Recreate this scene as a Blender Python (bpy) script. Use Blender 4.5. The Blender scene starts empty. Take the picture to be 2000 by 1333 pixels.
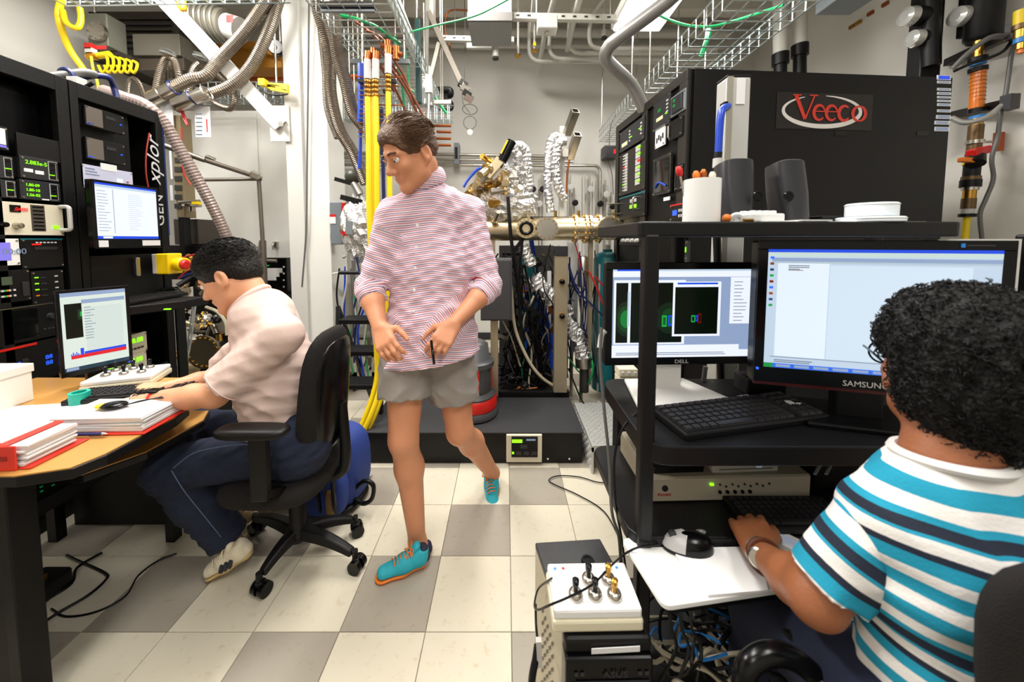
import bpy, math, random
import numpy as np
from mathutils import Vector, Matrix, Euler
random.seed(7)
PI = math.pi
SC = bpy.context.scene
COL = SC.collection
HC = 1.388                      # camera height above the floor
PITCH = math.atan(44/700)
# ------------------------------------------------------------------ camera
cam = bpy.data.objects.new('camera', bpy.data.cameras.new('camera'))
COL.objects.link(cam)
cam.location = (0, 0, HC)
cam.rotation_euler = (PI/2-PITCH, 0, 0)
cam.data.sensor_width = 36; cam.data.lens = 12.6
cam.data.shift_x = 12/2000; cam.data.shift_y = -154.5/2000
cam.data.clip_start = 0.02
cam.data.dof.use_dof = True; cam.data.dof.focus_distance = 1.6; cam.data.dof.aperture_fstop = 2.6
SC.camera = cam
# ------------------------------------------------------------------ world, lights, exposure
W = bpy.data.worlds.new('world'); SC.world = W; W.use_nodes = True
W.node_tree.nodes['Background'].inputs[0].default_value = (1.0, .96, .9, 1)
W.node_tree.nodes['Background'].inputs[1].default_value = .15
def area(name, loc, sx, sy, power, col=(1, .97, .92)):
    l = bpy.data.lights.new(name, 'AREA'); l.shape = 'RECTANGLE'; l.size = sx; l.size_y = sy
    l.energy = power; l.color = col
    o = bpy.data.objects.new(name, l); o.location = loc; COL.objects.link(o); return o
LIGHTS = [(1.2, 2.75, 3.32, .42, 1.35, 55), (-.4, 1.1, 3.47, .42, 1.35, 46), (1.2, -.35, 3.47, .42, 1.35, 38),
          (-.3, 2.75, 3.9, .42, 1.35, 60), (-2.2, 1.95, 3.35, .42, 1.35, 90), (-.7, -1.2, 3.47, .42, 1.35, 22)]  # machine and door fixtures are unseen, added to light those areas
for i, (x, y, z, sx, sy, p) in enumerate(LIGHTS):
    area('ceiling_lamp_light', (x, y, z-.03), sx, sy, p)
SC.view_settings.view_transform = 'Standard'; SC.view_settings.look = 'None'
SC.view_settings.gamma = 1; SC.view_settings.use_curve_mapping = False
SC.view_settings.exposure = .13
# ------------------------------------------------------------------ pixel helpers (photo pixels to points in the room)
def ray(px, py):
    a = (px-988)/700; b = (512-py)/700
    return Vector((a, math.cos(PITCH)+b*math.sin(PITCH), -math.sin(PITCH)+b*math.cos(PITCH)))
def P(px, py, D):
    r = ray(px, py); return Vector((0, 0, HC))+r*(D/r.y)
def G(px, py, z=0):
    r = ray(px, py); return Vector((0, 0, HC))+r*((z-HC)/r.z)
def X(px, py, x):
    r = ray(px, py); return Vector((0, 0, HC))+r*(x/r.x)
# ------------------------------------------------------------------ materials
MATS = {}
def s2l(c):
    return tuple(((v/255)/12.92 if v/255 <= .04045 else ((v/255+.055)/1.055)**2.4) for v in c)
def mat(name, rgb, rough=.5, metal=0, var=0, vscale=8, bump=0, bscale=40, emit=0, coat=0, trans=0, obvar=0, sub=0):
    if name in MATS: return MATS[name]
    m = bpy.data.materials.new(name); m.use_nodes = True; MATS[name] = m
    nt = m.node_tree; n = nt.nodes; b = n['Principled BSDF']
    c = s2l(rgb)
    b.inputs['Base Color'].default_value = (*c, 1)
    b.inputs['Roughness'].default_value = rough; b.inputs['Metallic'].default_value = metal
    b.inputs['Coat Weight'].default_value = coat
    if max(rgb) < 36 and not coat: b.inputs['Specular IOR Level'].default_value = .28
    b.inputs['Transmission Weight'].default_value = trans
    if sub:
        b.inputs['Subsurface Weight'].default_value = sub; b.inputs['Subsurface Radius'].default_value = (.02, .008, .004)
    m.diffuse_color = (*c, 1)
    tc = n.new('ShaderNodeTexCoord')
    if emit:
        b.inputs['Base Color'].default_value = (*[v*.06 for v in c], 1)
        b.inputs['Emission Color'].default_value = (*c, 1); b.inputs['Emission Strength'].default_value = emit
    if var or obvar:
        hs = n.new('ShaderNodeHueSaturation'); hs.inputs['Color'].default_value = (*c, 1)
        nt.links.new(hs.outputs[0], b.inputs['Base Color'])
        mr = n.new('ShaderNodeMapRange'); mr.inputs[3].default_value = 1-var; mr.inputs[4].default_value = 1+var
        nz = n.new('ShaderNodeTexNoise'); nz.inputs['Scale'].default_value = vscale; nz.inputs['Detail'].default_value = 6
        nt.links.new(tc.outputs['Object'], nz.inputs['Vector']); nt.links.new(nz.outputs[0], mr.inputs[0])
        if obvar:
            oi = n.new('ShaderNodeObjectInfo'); mo = n.new('ShaderNodeMapRange')
            mo.inputs[3].default_value = 1-obvar; mo.inputs[4].default_value = 1+obvar
            nt.links.new(oi.outputs['Random'], mo.inputs[0])
            mm = n.new('ShaderNodeMath'); mm.operation = 'MULTIPLY'
            nt.links.new(mr.outputs[0], mm.inputs[0]); nt.links.new(mo.outputs[0], mm.inputs[1])
            nt.links.new(mm.outputs[0], hs.inputs['Value'])
        else: nt.links.new(mr.outputs[0], hs.inputs['Value'])
    if bump:
        nb = n.new('ShaderNodeTexNoise'); nb.inputs['Scale'].default_value = bscale; nb.inputs['Detail'].default_value = 5
        bm = n.new('ShaderNodeBump'); bm.inputs['Strength'].default_value = bump; bm.inputs['Distance'].default_value = .01
        nt.links.new(tc.outputs['Object'], nb.inputs['Vector']); nt.links.new(nb.outputs[0], bm.inputs['Height'])
        nt.links.new(bm.outputs[0], b.inputs['Normal'])
    return m
def mesh_fabric(name, rgb, scale=400):
    """woven fabric: crossed wave bump"""
    if name in MATS: return MATS[name]
    m = mat(name, rgb, .95, var=.12, vscale=30)
    nt = m.node_tree; n = nt.nodes
    tc = n.new('ShaderNodeTexCoord'); w = n.new('ShaderNodeTexVoronoi'); w.inputs['Scale'].default_value = scale
    bm = n.new('ShaderNodeBump'); bm.inputs['Strength'].default_value = .5; bm.inputs['Distance'].default_value = .002
    nt.links.new(tc.outputs['Object'], w.inputs['Vector']); nt.links.new(w.outputs[0], bm.inputs['Height'])
    nt.links.new(bm.outputs[0], n['Principled BSDF'].inputs['Normal'])
    return m
BLK = mat('black_paint', (9, 8, 8), .45, bump=.08, bscale=300)
BLKG = mat('black_gloss_plastic', (8, 8, 9), .22)
BLKP = mat('black_plastic', (14, 13, 14), .42, bump=.1, bscale=500)
CHAR = mat('charcoal_plastic', (38, 38, 42), .38)
DGREY = mat('dark_grey_metal', (62, 60, 57), .45, .3)
RACKB = mat('rack_black', (13, 12, 11), .5, bump=.12, bscale=250)
WHITE = mat('white_paint', (228, 226, 220), .55, var=.03)
WALL = mat('wall_paint', (214, 211, 204), .7, var=.03, vscale=2)
CEIL = mat('ceiling_paint', (206, 202, 192), .8, var=.05)
PIPEW = mat('white_pipe', (206, 203, 195), .5)
STEEL = mat('stainless_steel', (190, 184, 174), .28, 1, var=.1, vscale=14)
GALV = mat('galvanised_wire', (186, 196, 196), .32, .85)
ALU = mat('anodised_aluminium', (176, 172, 158), .38, .75, var=.06)
FLEX = mat('steel_flex_hose', (128, 118, 106), .36, .85)
GOLD = mat('straw_tinted_steel', (224, 208, 172), .3, .95, var=.06, vscale=16)
BRASS = mat('brass', (196, 150, 70), .3, 1)
COPPER = mat('copper', (176, 100, 58), .35, 1)
FOIL = mat('aluminium_foil', (225, 225, 225), .22, 1, bump=.9, bscale=90)
YEL = mat('yellow_hose', (240, 208, 22), .4)
BLUE = mat('blue_hose', (24, 66, 186), .35)
NAVY = mat('navy_cable', (22, 34, 92), .4)
GREEN = mat('green_wire', (18, 150, 84), .4)
RED = mat('red_plastic', (196, 28, 22), .35)
ORANGE = mat('orange_plastic', (226, 120, 30), .4)
TEAL = mat('teal_paint', (14, 104, 112), .4)
GREYP = mat('grey_paint', (120, 126, 130), .45)
LGREY = mat('light_grey_plastic', (196, 194, 190), .4)
BEIGE = mat('beige_plastic', (222, 214, 190), .45)
PAPER = mat('paper', (226, 226, 226), .8)
WPLA = mat('white_plastic', (236, 236, 234), .35)
CBLK = mat('black_cable', (9, 9, 10), .4)
CGREY = mat('grey_cable', (92, 90, 88), .45)
CTAN = mat('beige_cable', (190, 180, 156), .5)
CBLU = mat('blue_network_cable', (40, 130, 210), .4)
CRED = mat('red_cable', (200, 44, 44), .4)
WOOD = mat('pale_wood_laminate', (186, 136, 70), .4, var=.12, vscale=6)
SCRW = mat('screen_white', (236, 242, 255), .3, emit=.95)
SCRB = mat('screen_pale_blue', (200, 219, 238), .3, emit=.85)
SCRG = mat('screen_grey_green', (214, 226, 216), .3, emit=.95)
SCRK = mat('screen_black', (8, 20, 8), .3, emit=.6)
SCRBL = mat('screen_blue', (24, 74, 222), .3, emit=.95)
SCRSL = mat('screen_slate_blue', (150, 170, 206), .3, emit=.85)
SCRLN = mat('screen_text_grey', (146, 160, 184), .3, emit=.6)
SCRGN = mat('screen_green', (24, 170, 70), .3, emit=.9)
SCRGD = mat('screen_dim_green', (14, 100, 44), .3, emit=.7)
SCRRD = mat('screen_red', (226, 32, 40), .3, emit=.9)
LEDG = mat('green_led', (140, 255, 20), .3, emit=1.6)
LEDR = mat('red_led', (255, 30, 30), .3, emit=1.6)
LEDB = mat('blue_display', (40, 90, 255), .3, emit=1.5)
LEDV = mat('violet_display', (142, 130, 238), .3, emit=.9)
SILK = mat('silkscreen_white', (200, 200, 200), .6)
GLASSK = mat('dark_glass', (8, 9, 10), .08, coat=1)
GLASSC = mat('clear_plastic', (225, 230, 230), .12, trans=.85)
# ------------------------------------------------------------------ mesh builder
def catmull(pts, sub):
    pts = [Vector(p) for p in pts]
    if len(pts) < 3 or sub <= 1: return pts
    out = []
    e = [2*pts[0]-pts[1]]+pts+[2*pts[-1]-pts[-2]]
    for i in range(1, len(e)-2):
        a, b, c, d = e[i-1:i+3]
        for k in range(sub):
            t = k/sub
            out.append(.5*((2*b)+(c-a)*t+(2*a-5*b+4*c-d)*t*t+(3*b-a-3*c+d)*t**3))
    out.append(pts[-1]); return out
def frame_to(d):
    d = Vector(d).normalized()
    a = Vector((0, 0, 1)) if abs(d.z) < .9 else Vector((1, 0, 0))
    u = d.cross(a).normalized(); v = d.cross(u).normalized()
    return u, v
class MB:
    def __init__(s): s.v = []; s.f = []
    def add(s, vs, fs, M=None):
        o = len(s.v)
        s.v += [tuple(M @ Vector(p)) if M else tuple(p) for p in vs]
        s.f += [tuple(i+o for i in f) for f in fs]; return s
    def box(s, x0, y0, z0, x1, y1, z1, M=None):
        x0, x1 = min(x0, x1), max(x0, x1); y0, y1 = min(y0, y1), max(y0, y1); z0, z1 = min(z0, z1), max(z0, z1)
        return s.add([(x0, y0, z0), (x1, y0, z0), (x1, y1, z0), (x0, y1, z0), (x0, y0, z1), (x1, y0, z1), (x1, y1, z1), (x0, y1, z1)],
              [(3, 2, 1, 0), (4, 5, 6, 7), (0, 1, 5, 4), (1, 2, 6, 5), (2, 3, 7, 6), (3, 0, 4, 7)], M)
    def cb(s, c, sz, rot=(0, 0, 0)):
        M = Matrix.Translation(Vector(c)) @ Euler(rot).to_matrix().to_4x4()
        h = [a/2 for a in sz]; return s.box(-h[0], -h[1], -h[2], h[0], h[1], h[2], M)
    def bar(s, p, q, w, h, roll=0):
        p, q = Vector(p), Vector(q); d = (q-p).normalized(); u, v = frame_to(d)
        if roll: R = Matrix.Rotation(roll, 3, d); u, v = R @ u, R @ v
        vs = [a+u*i*w/2+v*j*h/2 for a in (p, q) for i, j in ((-1, -1), (1, -1), (1, 1), (-1, 1))]
        return s.add(vs, [(3, 2, 1, 0), (4, 5, 6, 7), (0, 1, 5, 4), (1, 2, 6, 5), (2, 3, 7, 6), (3, 0, 4, 7)])
    def cyl(s, p, q, r, r2=None, n=12):
        r2 = r if r2 is None else r2
        p, q = Vector(p), Vector(q); u, v = frame_to(q-p)
        vs = []
        for c, rr in ((p, r), (q, r2)):
            for i in range(n):
                a = 2*PI*i/n; vs.append(c+(u*math.cos(a)+v*math.sin(a))*rr)
        fs = [(i, (i+1) % n, n+(i+1) % n, n+i) for i in range(n)]
        fs += [tuple(range(n))[::-1], tuple(range(n, 2*n))]
        return s.add(vs, fs)
    def ring(s, c, d, R, r, n=20, m=6):
        u, v = frame_to(d); d = Vector(d).normalized(); c = Vector(c); vs = []; fs = []
        for i in range(n):
            a = 2*PI*i/n; e = u*math.cos(a)+v*math.sin(a)
            for j in range(m):
                b = 2*PI*j/m; vs.append(c+e*(R+r*math.cos(b))+d*r*math.sin(b))
                fs.append((i*m+j, i*m+(j+1) % m, ((i+1) % n)*m+(j+1) % m, ((i+1) % n)*m+j))
        return s.add(vs, fs)
    def tube(s, pts, r, n=8, sub=6, corr=0, pitch=.012, jit=0, r2=None):
        c = catmull(pts, sub)
        if corr:
            L = sum((c[i+1]-c[i]).length for i in range(len(c)-1)); k = max(2, int(L/pitch*2))
            # resample
            acc = [0]
            for i in range(len(c)-1): acc.append(acc[-1]+(c[i+1]-c[i]).length)
            out = []; j = 0
            for i in range(k+1):
                t = L*i/k
                while j < len(c)-2 and acc[j+1] < t: j += 1
                w = (t-acc[j])/max(1e-9, acc[j+1]-acc[j]); out.append(c[j].lerp(c[j+1], min(1, max(0, w))))
            c = out
        vs = []; fs = []; N = len(c); u = None
        for i, p in enumerate(c):
            d = (c[min(i+1, N-1)]-c[max(i-1, 0)])
            if d.length < 1e-9: d = Vector((0, 0, 1))
            d.normalize()
            if u is None: u, v = frame_to(d)
            else:
                u = (u-d*u.dot(d)); u.normalize(); v = d.cross(u)
            rr = r if r2 is None else r+(r2-r)*i/(N-1)
            if corr: rr *= 1-corr*(i % 2)
            for j in range(n):
                a = 2*PI*j/n; q = rr*(1+random.uniform(-jit, jit)); vs.append(p+(u*math.cos(a)+v*math.sin(a))*q)
        for i in range(N-1):
            for j in range(n):
                fs.append((i*n+j, i*n+(j+1) % n, (i+1)*n+(j+1) % n, (i+1)*n+j))
        fs += [tuple(range(n))[::-1], tuple(range((N-1)*n, N*n))]
        return s.add(vs, fs)
    def lathe(s, prof, c=(0, 0, 0), d=(0, 0, 1), n=20):
        c = Vector(c); d = Vector(d).normalized(); u, v = frame_to(d); vs = []; fs = []
        for r, z in prof:
            for i in range(n):
                a = 2*PI*i/n; vs.append(c+d*z+(u*math.cos(a)+v*math.sin(a))*r)
        for k in range(len(prof)-1):
            for i in range(n): fs.append((k*n+i, k*n+(i+1) % n, (k+1)*n+(i+1) % n, (k+1)*n+i))
        fs += [tuple(range(n)), tuple(range((len(prof)-1)*n, len(prof)*n))[::-1]]
        return s.add(vs, fs)
    def prism(s, poly, z0, z1, M=None):
        n = len(poly); vs = [(x, y, z0) for x, y in poly]+[(x, y, z1) for x, y in poly]
        fs = [tuple(range(n))[::-1], tuple(range(n, 2*n))]+[(i, (i+1) % n, n+(i+1) % n, n+i) for i in range(n)]
        return s.add(vs, fs, M)
    def sph(s, c, r, n=12, m=8, sc=(1, 1, 1), R=None):
        vs = []; fs = []; c = Vector(c)
        for j in range(m+1):
            t = PI*j/m
            for i in range(n):
                a = 2*PI*i/n; p = Vector((math.sin(t)*math.cos(a)*sc[0]*r, math.sin(t)*math.sin(a)*sc[1]*r, math.cos(t)*sc[2]*r))
                if R: p = R @ p
                vs.append(c+p)
        for j in range(m):
            for i in range(n): fs.append((j*n+i, (j+1)*n+i, (j+1)*n+(i+1) % n, j*n+(i+1) % n))
        return s.add(vs, fs)
    def build(s, name, m, parent=None, world=False, smooth=False, bevel=0, kind=None, label=None):
        return link(name, s.v, s.f, m, parent, world, smooth, bevel, kind, label)
def winv(o):
    ch = []
    while o: ch.append(o); o = o.parent
    M = Matrix.Identity(4)
    for q in reversed(ch): M = M @ (Matrix.Translation(q.location) @ q.rotation_euler.to_matrix().to_4x4())
    return M.inverted()
def link(name, vs, fs, m, parent=None, world=False, smooth=False, bevel=0, kind=None, label=None):
    vs = [Vector(p) for p in vs]
    loc = None
    if parent is not None and world:
        M = winv(parent); vs = [M @ p for p in vs]
    if parent is None:
        xs = [p.x for p in vs]; ys = [p.y for p in vs]; zs = [p.z for p in vs]
        loc = Vector(((min(xs)+max(xs))/2, (min(ys)+max(ys))/2, min(zs))); vs = [p-loc for p in vs]
    me = bpy.data.meshes.new(name); me.from_pydata([tuple(p) for p in vs], [], fs); me.update()
    me.materials.append(m)
    if smooth: me.polygons.foreach_set('use_smooth', [True]*len(me.polygons))
    o = bpy.data.objects.new(name, me); COL.objects.link(o)
    if loc is not None: o.location = loc
    if parent is not None: o.parent = parent
    if bevel:
        b = o.modifiers.new('bevel', 'BEVEL'); b.width = bevel; b.segments = 2; b.limit_method = 'ANGLE'; b.angle_limit = .6
    if smooth:
        try: me.set_sharp_from_angle(angle=math.radians(50))
        except Exception: pass
    if kind: o['kind'] = kind
    if label: o['label'] = label
    return o
def thing(name, label, cat, loc=(0, 0, 0), rz=0, group=None, rot=None):
    o = bpy.data.objects.new(name, None); COL.objects.link(o); o.empty_display_size = .1
    o.location = loc; o.rotation_euler = rot if rot else (0, 0, rz); o['label'] = label; o['category'] = cat
    if group: o['group'] = group
    return o
def tag(o, label, cat, group=None):
    o['label'] = label; o['category'] = cat
    if group: o['group'] = group
    return o
def struct(o): o['kind'] = 'structure'; return o
def bx(name, m, parent, x0, y0, z0, x1, y1, z1, bevel=0, label=None, smooth=False):
    return MB().box(x0, y0, z0, x1, y1, z1).build(name, m, parent, bevel=bevel, label=label, smooth=smooth)
def txt(name, s, m, parent, loc, size, rot=(PI/2, 0, 0), ext=.0006, align='LEFT', world=False, sx=1, label=None, shear=0):
    cu = bpy.data.curves.new(name, 'FONT'); cu.body = s; cu.size = size; cu.extrude = ext; cu.align_x = align; cu.shear = shear
    cu.resolution_u = 3
    t = bpy.data.objects.new('tmp', cu); COL.objects.link(t)
    dg = bpy.context.evaluated_depsgraph_get(); me = bpy.data.meshes.new_from_object(t.evaluated_get(dg))
    bpy.data.objects.remove(t); bpy.data.curves.remove(cu)
    M = Matrix.Translation(Vector(loc)) @ (rot.to_4x4() if isinstance(rot, Matrix) else Euler(rot).to_matrix().to_4x4()) @ Matrix.Diagonal((sx, 1, 1, 1))
    if world: M = winv(parent) @ M
    me.transform(M); me.materials.clear(); me.materials.append(m)
    o = bpy.data.objects.new(name, me); COL.objects.link(o); o.parent = parent
    if label: o['label'] = label
    return o
def dup(root, loc=None, rz=None, label=None, group=None):
    r = root.copy(); COL.objects.link(r)
    if loc is not None: r.location = loc
    if rz is not None: r.rotation_euler = (0, 0, rz)
    if label: r['label'] = label
    if group: r['group'] = group
    for ch in list(root.children):
        c = ch.copy(); COL.objects.link(c); c.parent = r
        for g in list(ch.children):
            d = g.copy(); COL.objects.link(d); d.parent = c
    return r
def cable(name, label, cat, m, pts, r, group=None, n=6, sub=6, **k):
    o = MB().tube(pts, r, n=n, sub=sub, **k).build(name, m, None, smooth=True)
    return tag(o, label, cat, group)
# ================================================================== the setting
T = .305
fl = struct(MB().box(-4.2, -2.4, -.06, 4.2, 5.2, -.004).build('floor', mat('grout', (120, 112, 98), .8)))
tm = bpy.data.meshes.new('floor_tile')
def tile_mesh(m):
    mb = MB(); e = .0012; b = .003
    x = T/2-e
    mb.add([(-x, -x, -.004), (x, -x, -.004), (x, x, -.004), (-x, x, -.004), (-x, -x, -b*.5), (x, -x, -b*.5), (x, x, -b*.5), (-x, x, -b*.5),
            (-x+b*.4, -x+b*.4, 0), (x-b*.4, -x+b*.4, 0), (x-b*.4, x-b*.4, 0), (-x+b*.4, x-b*.4, 0)],
           [(3, 2, 1, 0), (0, 1, 5, 4), (1, 2, 6, 5), (2, 3, 7, 6), (3, 0, 4, 7), (4, 5, 9, 8), (5, 6, 10, 9), (6, 7, 11, 10), (7, 4, 8, 11), (8, 9, 10, 11)])
    me = bpy.data.meshes.new('floor_tile'); me.from_pydata(mb.v, [], mb.f); me.materials.append(m); return me
def tile_material(name, rgb):
    m = mat(name, rgb, .32, var=.05, vscale=5, obvar=.035)
    nt = m.node_tree; n = nt.nodes; b = n['Principled BSDF']
    src = b.inputs['Base Color'].links[0].from_socket
    tc = n.new('ShaderNodeTexCoord'); oi = n.new('ShaderNodeObjectInfo'); va = n.new('ShaderNodeVectorMath'); va.operation = 'ADD'
    nt.links.new(tc.outputs['Object'], va.inputs[0]); nt.links.new(oi.outputs['Location'], va.inputs[1])
    nz = n.new('ShaderNodeTexNoise'); nz.inputs['Scale'].default_value = 26; nz.inputs['Detail'].default_value = 8; nz.inputs['Roughness'].default_value = .7
    nt.links.new(va.outputs[0], nz.inputs['Vector'])
    cr = n.new('ShaderNodeValToRGB'); cr.color_ramp.elements[0].position = .3; cr.color_ramp.elements[0].color = (.72, .62, .46, 1)
    cr.color_ramp.elements[1].position = .44; cr.color_ramp.elements[1].color = (1, 1, 1, 1)
    nt.links.new(nz.outputs[0], cr.inputs[0])
    mx = n.new('ShaderNodeMix'); mx.data_type = 'RGBA'; mx.blend_type = 'MULTIPLY'; mx.inputs[0].default_value = .55
    nt.links.new(src, mx.inputs[6]); nt.links.new(cr.outputs[0], mx.inputs[7]); nt.links.new(mx.outputs[2], b.inputs['Base Color'])
    return m
TL = tile_mesh(tile_material('floor_tile_cream', (212, 204, 184)))
TD = tile_mesh(tile_material('floor_tile_taupe', (160, 152, 139)))
for r in range(-3, 12):
    for c in range(-9, 10):
        if abs(c*T) > 1.0+1.0*(1.49+r*T+.4) and r < 4: continue
        dark = (c-r+1) % 3 == 0
        o = bpy.data.objects.new('floor_tile', TD if dark else TL); COL.objects.link(o)
        o.location = Vector((.020+(c+.5)*T, 1.49+(r+.5)*T, 0))-fl.location; o.parent = fl; o['kind'] = 'structure'
for nm, b in (('wall_back', (-4.2, 4.9, 0, 3.4, 5.0, 4.2)), ('wall_left', (-3.7, -2.4, 0, -3.6, 4.9, 4.2)), ('wall_right', (3.3, -2.4, 0, 3.4, 5.0, 4.2)),
              ('wall_rear', (-3.7, -2.5, 0, 3.4, -2.4, 4.2))):
    struct(MB().box(*b).build(nm, WALL))
struct(MB().box(-3.7, -2.5, 4.2, 3.4, 5.0, 4.3).build('ceiling', CEIL))
struct(MB().box(-3.6, 4.885, 0, 3.3, 4.899, .1).build('baseboard_back', CHAR))
# steel deck ribs and beams
db = struct(MB().box(-3.6, 4.2, 3.98, 3.3, 4.36, 4.19).build('trim_1', CEIL))
struct(MB().box(-3.6, 2.6, 3.9, 3.3, 2.78, 4.19).build('trim_2', CEIL))
# partition with white doors behind the seated person
wd = struct(MB().box(-3.2, 3.52, 0, -1.62, 3.6, 2.62).build('wall_partition', WHITE))
for i, (a, b) in enumerate(((389, 503), (511, 566))):
    p0 = P(a, 300, 3.5); p1 = P(b, 300, 3.5)
    d = struct(MB().box(p0.x, 3.5, .1, p1.x, 3.52, 2.58).build('door_%d' % (i+1), WHITE, bevel=.003))
for a, b in ((508, 480), (537, 478)):
    p = P(a, b, 3.47); h = thing('door_latch', 'small chrome latch on the %s white door' % ('left' if a < 520 else 'right'), 'latch', p)
    MB().box(-.02, .0, -.03, .02, .03, .03).build('latch_body', STEEL, h, bevel=.004)
    MB().tube([(0, -.0, .02), (0, -.03, .0), (0, -.03, -.05)], .007).build('latch_hook', STEEL, h, smooth=True)
# column: white steel column with flange strip
cx0, cx1 = P(566, 300, 3.0).x, P(641, 300, 3.0).x
struct(MB().box(cx0, 3.0, 0, cx1, 3.3, 4.2).build('column', WHITE, bevel=.006))
struct(MB().box(cx0-.012, 2.97, 0, cx0+.12, 3.0, 4.2).build('trim_3', mat('column_strip', (206, 204, 198), .5), bevel=.003))
# diagonal brace beam (box channel) fixed to a gusset plate on the column
br = thing('brace_beam', 'white diagonal steel brace running up left from the column', 'beam', P(545, 240, 2.9))
mb = MB(); a, b = P(548, 245, 2.92), P(250, -75, 2.75)
mb.bar(a, b, .012, .10, roll=0); mb.build('web_plate', WHITE, br, 1)
d = (b-a).normalized(); u, v = frame_to(d)
for s in (-1, 1):
    MB().bar(a+v*s*.05+u*.02, b+v*s*.05+u*.02, .05, .01).build('flange', WHITE, br, 1)
p0, p1 = P(527, 207, 2.96), P(567, 277, 2.96)
MB().box(p0.x, 2.95, p1.z, p1.x, 2.965, p0.z).build('gusset_plate', WHITE, br, 1, bevel=.002)
MB().cyl(P(548, 242, 2.95), P(548, 242, 2.88), .02).build('bolt', PIPEW, br, 1)
# ceiling fixtures
for i, (x, y, z, sx, sy, p) in enumerate(LIGHTS):
    lab = ['long white fluorescent fixture lit above the right cabinet', 'lit white fluorescent fixture above the near aisle', 'lit white fluorescent fixture above the near right cart',
           'unseen lit white fluorescent fixture added to light the vacuum machine', 'unseen lit white fluorescent fixture added to light the white doors', 'lit white fluorescent fixture behind the camera'][i]
    t = thing('ceiling_light', lab, 'light', (x, y, z), 0, 'fluorescent ceiling lights')
    MB().box(-sx/2-.02, -sy/2-.02, .0, sx/2+.02, sy/2+.02, .09).build('housing', WHITE, t, bevel=.01)
    MB().box(-sx/2, -sy/2, -.02, sx/2, sy/2, .0).build('diffuser', mat('lamp_diffuser', (255, 252, 244), .4, emit=4), t, bevel=.005)
    for q in (-1, 1): MB().cyl((0, q*sy*.35, .09), (0, q*sy*.35, .7), .004, n=6).build('hanger_rod', STEEL, t)
# ------------------------------------------------------------------ overhead pipes near the back
def pipe(label, m, pts, r, cat='pipe', name='ceiling_pipe', group=None, sub=1, n=10):
    return cable(name, label, cat, m, pts, r, group, n=n, sub=sub)
def elbow(pts, k=.08):
    """round the corners of a polyline"""
    pts = [Vector(p) for p in pts]; out = [pts[0]]
    for i in range(1, len(pts)-1):
        a, b, c = pts[i-1], pts[i], pts[i+1]
        d1 = (a-b); d2 = (c-b); kk = min(k, d1.length*.45, d2.length*.45); d1.normalize(); d2.normalize()
        for t in (0, .25, .5, .75, 1):
            p, q = b+d1*kk, b+d2*kk
            out.append(p*(1-t)**2+b*2*t*(1-t)+q*t*t)
    return out+[pts[-1]]
gp = 'white painted pipes bending down at the back wall'
for i, (xa, ya, xb, yb, xt) in enumerate(((1033, 120, 1400, 123, 1050), (1072, 115, 1400, 116, 1085), (1110, 104, 1400, 104, 1135), (1150, 95, 1400, 95, 1190))):
    D = 4.3-.1*i
    pts = [P(xt+15, -40, 3.4), P(xa+2, 20+6*i, D-.1), P(xa, ya, D), P(xb, yb, D)]
    pipe('%s thin white ceiling pipe dropping and turning right, %s' % (['lowest', 'second lowest', 'third lowest', 'highest'][i], ['leftmost bend', 'bend next to the leftmost', 'bend under the grey conduit', 'rightmost bend'][i]),
         PIPEW, elbow(pts, .14), .022, group=gp)
pipe('wide white duct pipe along the back wall under the ceiling', PIPEW, [P(645, 62, 4.7), P(1420, 66, 4.7)], .06)
pipe('white sprinkler main running across the ceiling at the back', PIPEW, [P(640, 88, 4.75), P(1420, 92, 4.75)], .03)
pipe('thin brown copper line crossing below the ceiling', COPPER, elbow([P(880, 95, 4.0), P(868, 60, 4.0), P(872, 18, 4.0), P(1420, 50, 3.6)], .1), .009)
pipe('white slanting pipe left of the lit fixture, beside the junction box', PIPEW, [P(1090, -30, 3.2), P(1066, 55, 3.9), P(1050, 148, 4.6)], .026)
pipe('white slanting conduit crossing the white strut channel', PIPEW, [P(1140, -30, 3.0), P(1120, 40, 3.6), P(1108, 98, 4.2)], .03)
pipe('long white sloping pipe on the left of the pipe group', PIPEW, [P(1045, -30, 3.2), P(1038, 60, 3.9)], .02)
def strut(label, a, b, w=.05, h=.05, m=PIPEW, holes=True):
    t = thing('strut_channel', label, 'strut', a); a = Vector(a); b = Vector(b)
    MB().bar(a, b, w, h).build('channel', m, t, 1)
    for q in (.2, .8):
        c = a.lerp(b, q); MB().cyl(c, (c.x, c.y, 4.19), .006, n=6).build('hanger_rod', STEEL, t, 1)
    if holes:
        d = b-a; L = d.length; d.normalize(); k = int(L/.1)
        for i in range(k):
            c = a+d*(.05+i*.1); MB().cb(c-Vector((0, h*.52, 0)), (.03, .004, .014)).build('slot', DGREY, t, 1)
    return t
strut('white slotted strut spanning left of the lit fixture', P(1000, 33, 3.3), P(1240, 38, 3.3), .05, .05)
strut('white slotted strut below the grey ceiling box', P(860, 76, 3.9), P(1004, 79, 3.9), .05, .05)
strut('short white strut hung beneath the other struts', P(912, 90, 3.8), P(960, 91, 3.8), .04, .05, holes=False)
t = thing('junction_box', 'small white junction box hanging on the white strut', 'box', P(1068, 50, 3.25))
MB().cb((0, 0, 0), (.17, .12, .11)).build('box_body', WHITE, t, bevel=.006); MB().cb((0, -.062, 0), (.16, .006, .1)).build('cover_plate', PIPEW, t, bevel=.002)
MB().cyl((-.0, 0, -.05), (0, 0, -.08), .02).build('conduit_nut', STEEL, t)
t = thing('ceiling_fan_unit', 'grey metal ventilation box hanging near the ceiling centre', 'box', P(955, 20, 3.2))
p0, p1 = P(913, -30, 3.2), P(1000, 42, 3.2)
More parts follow.
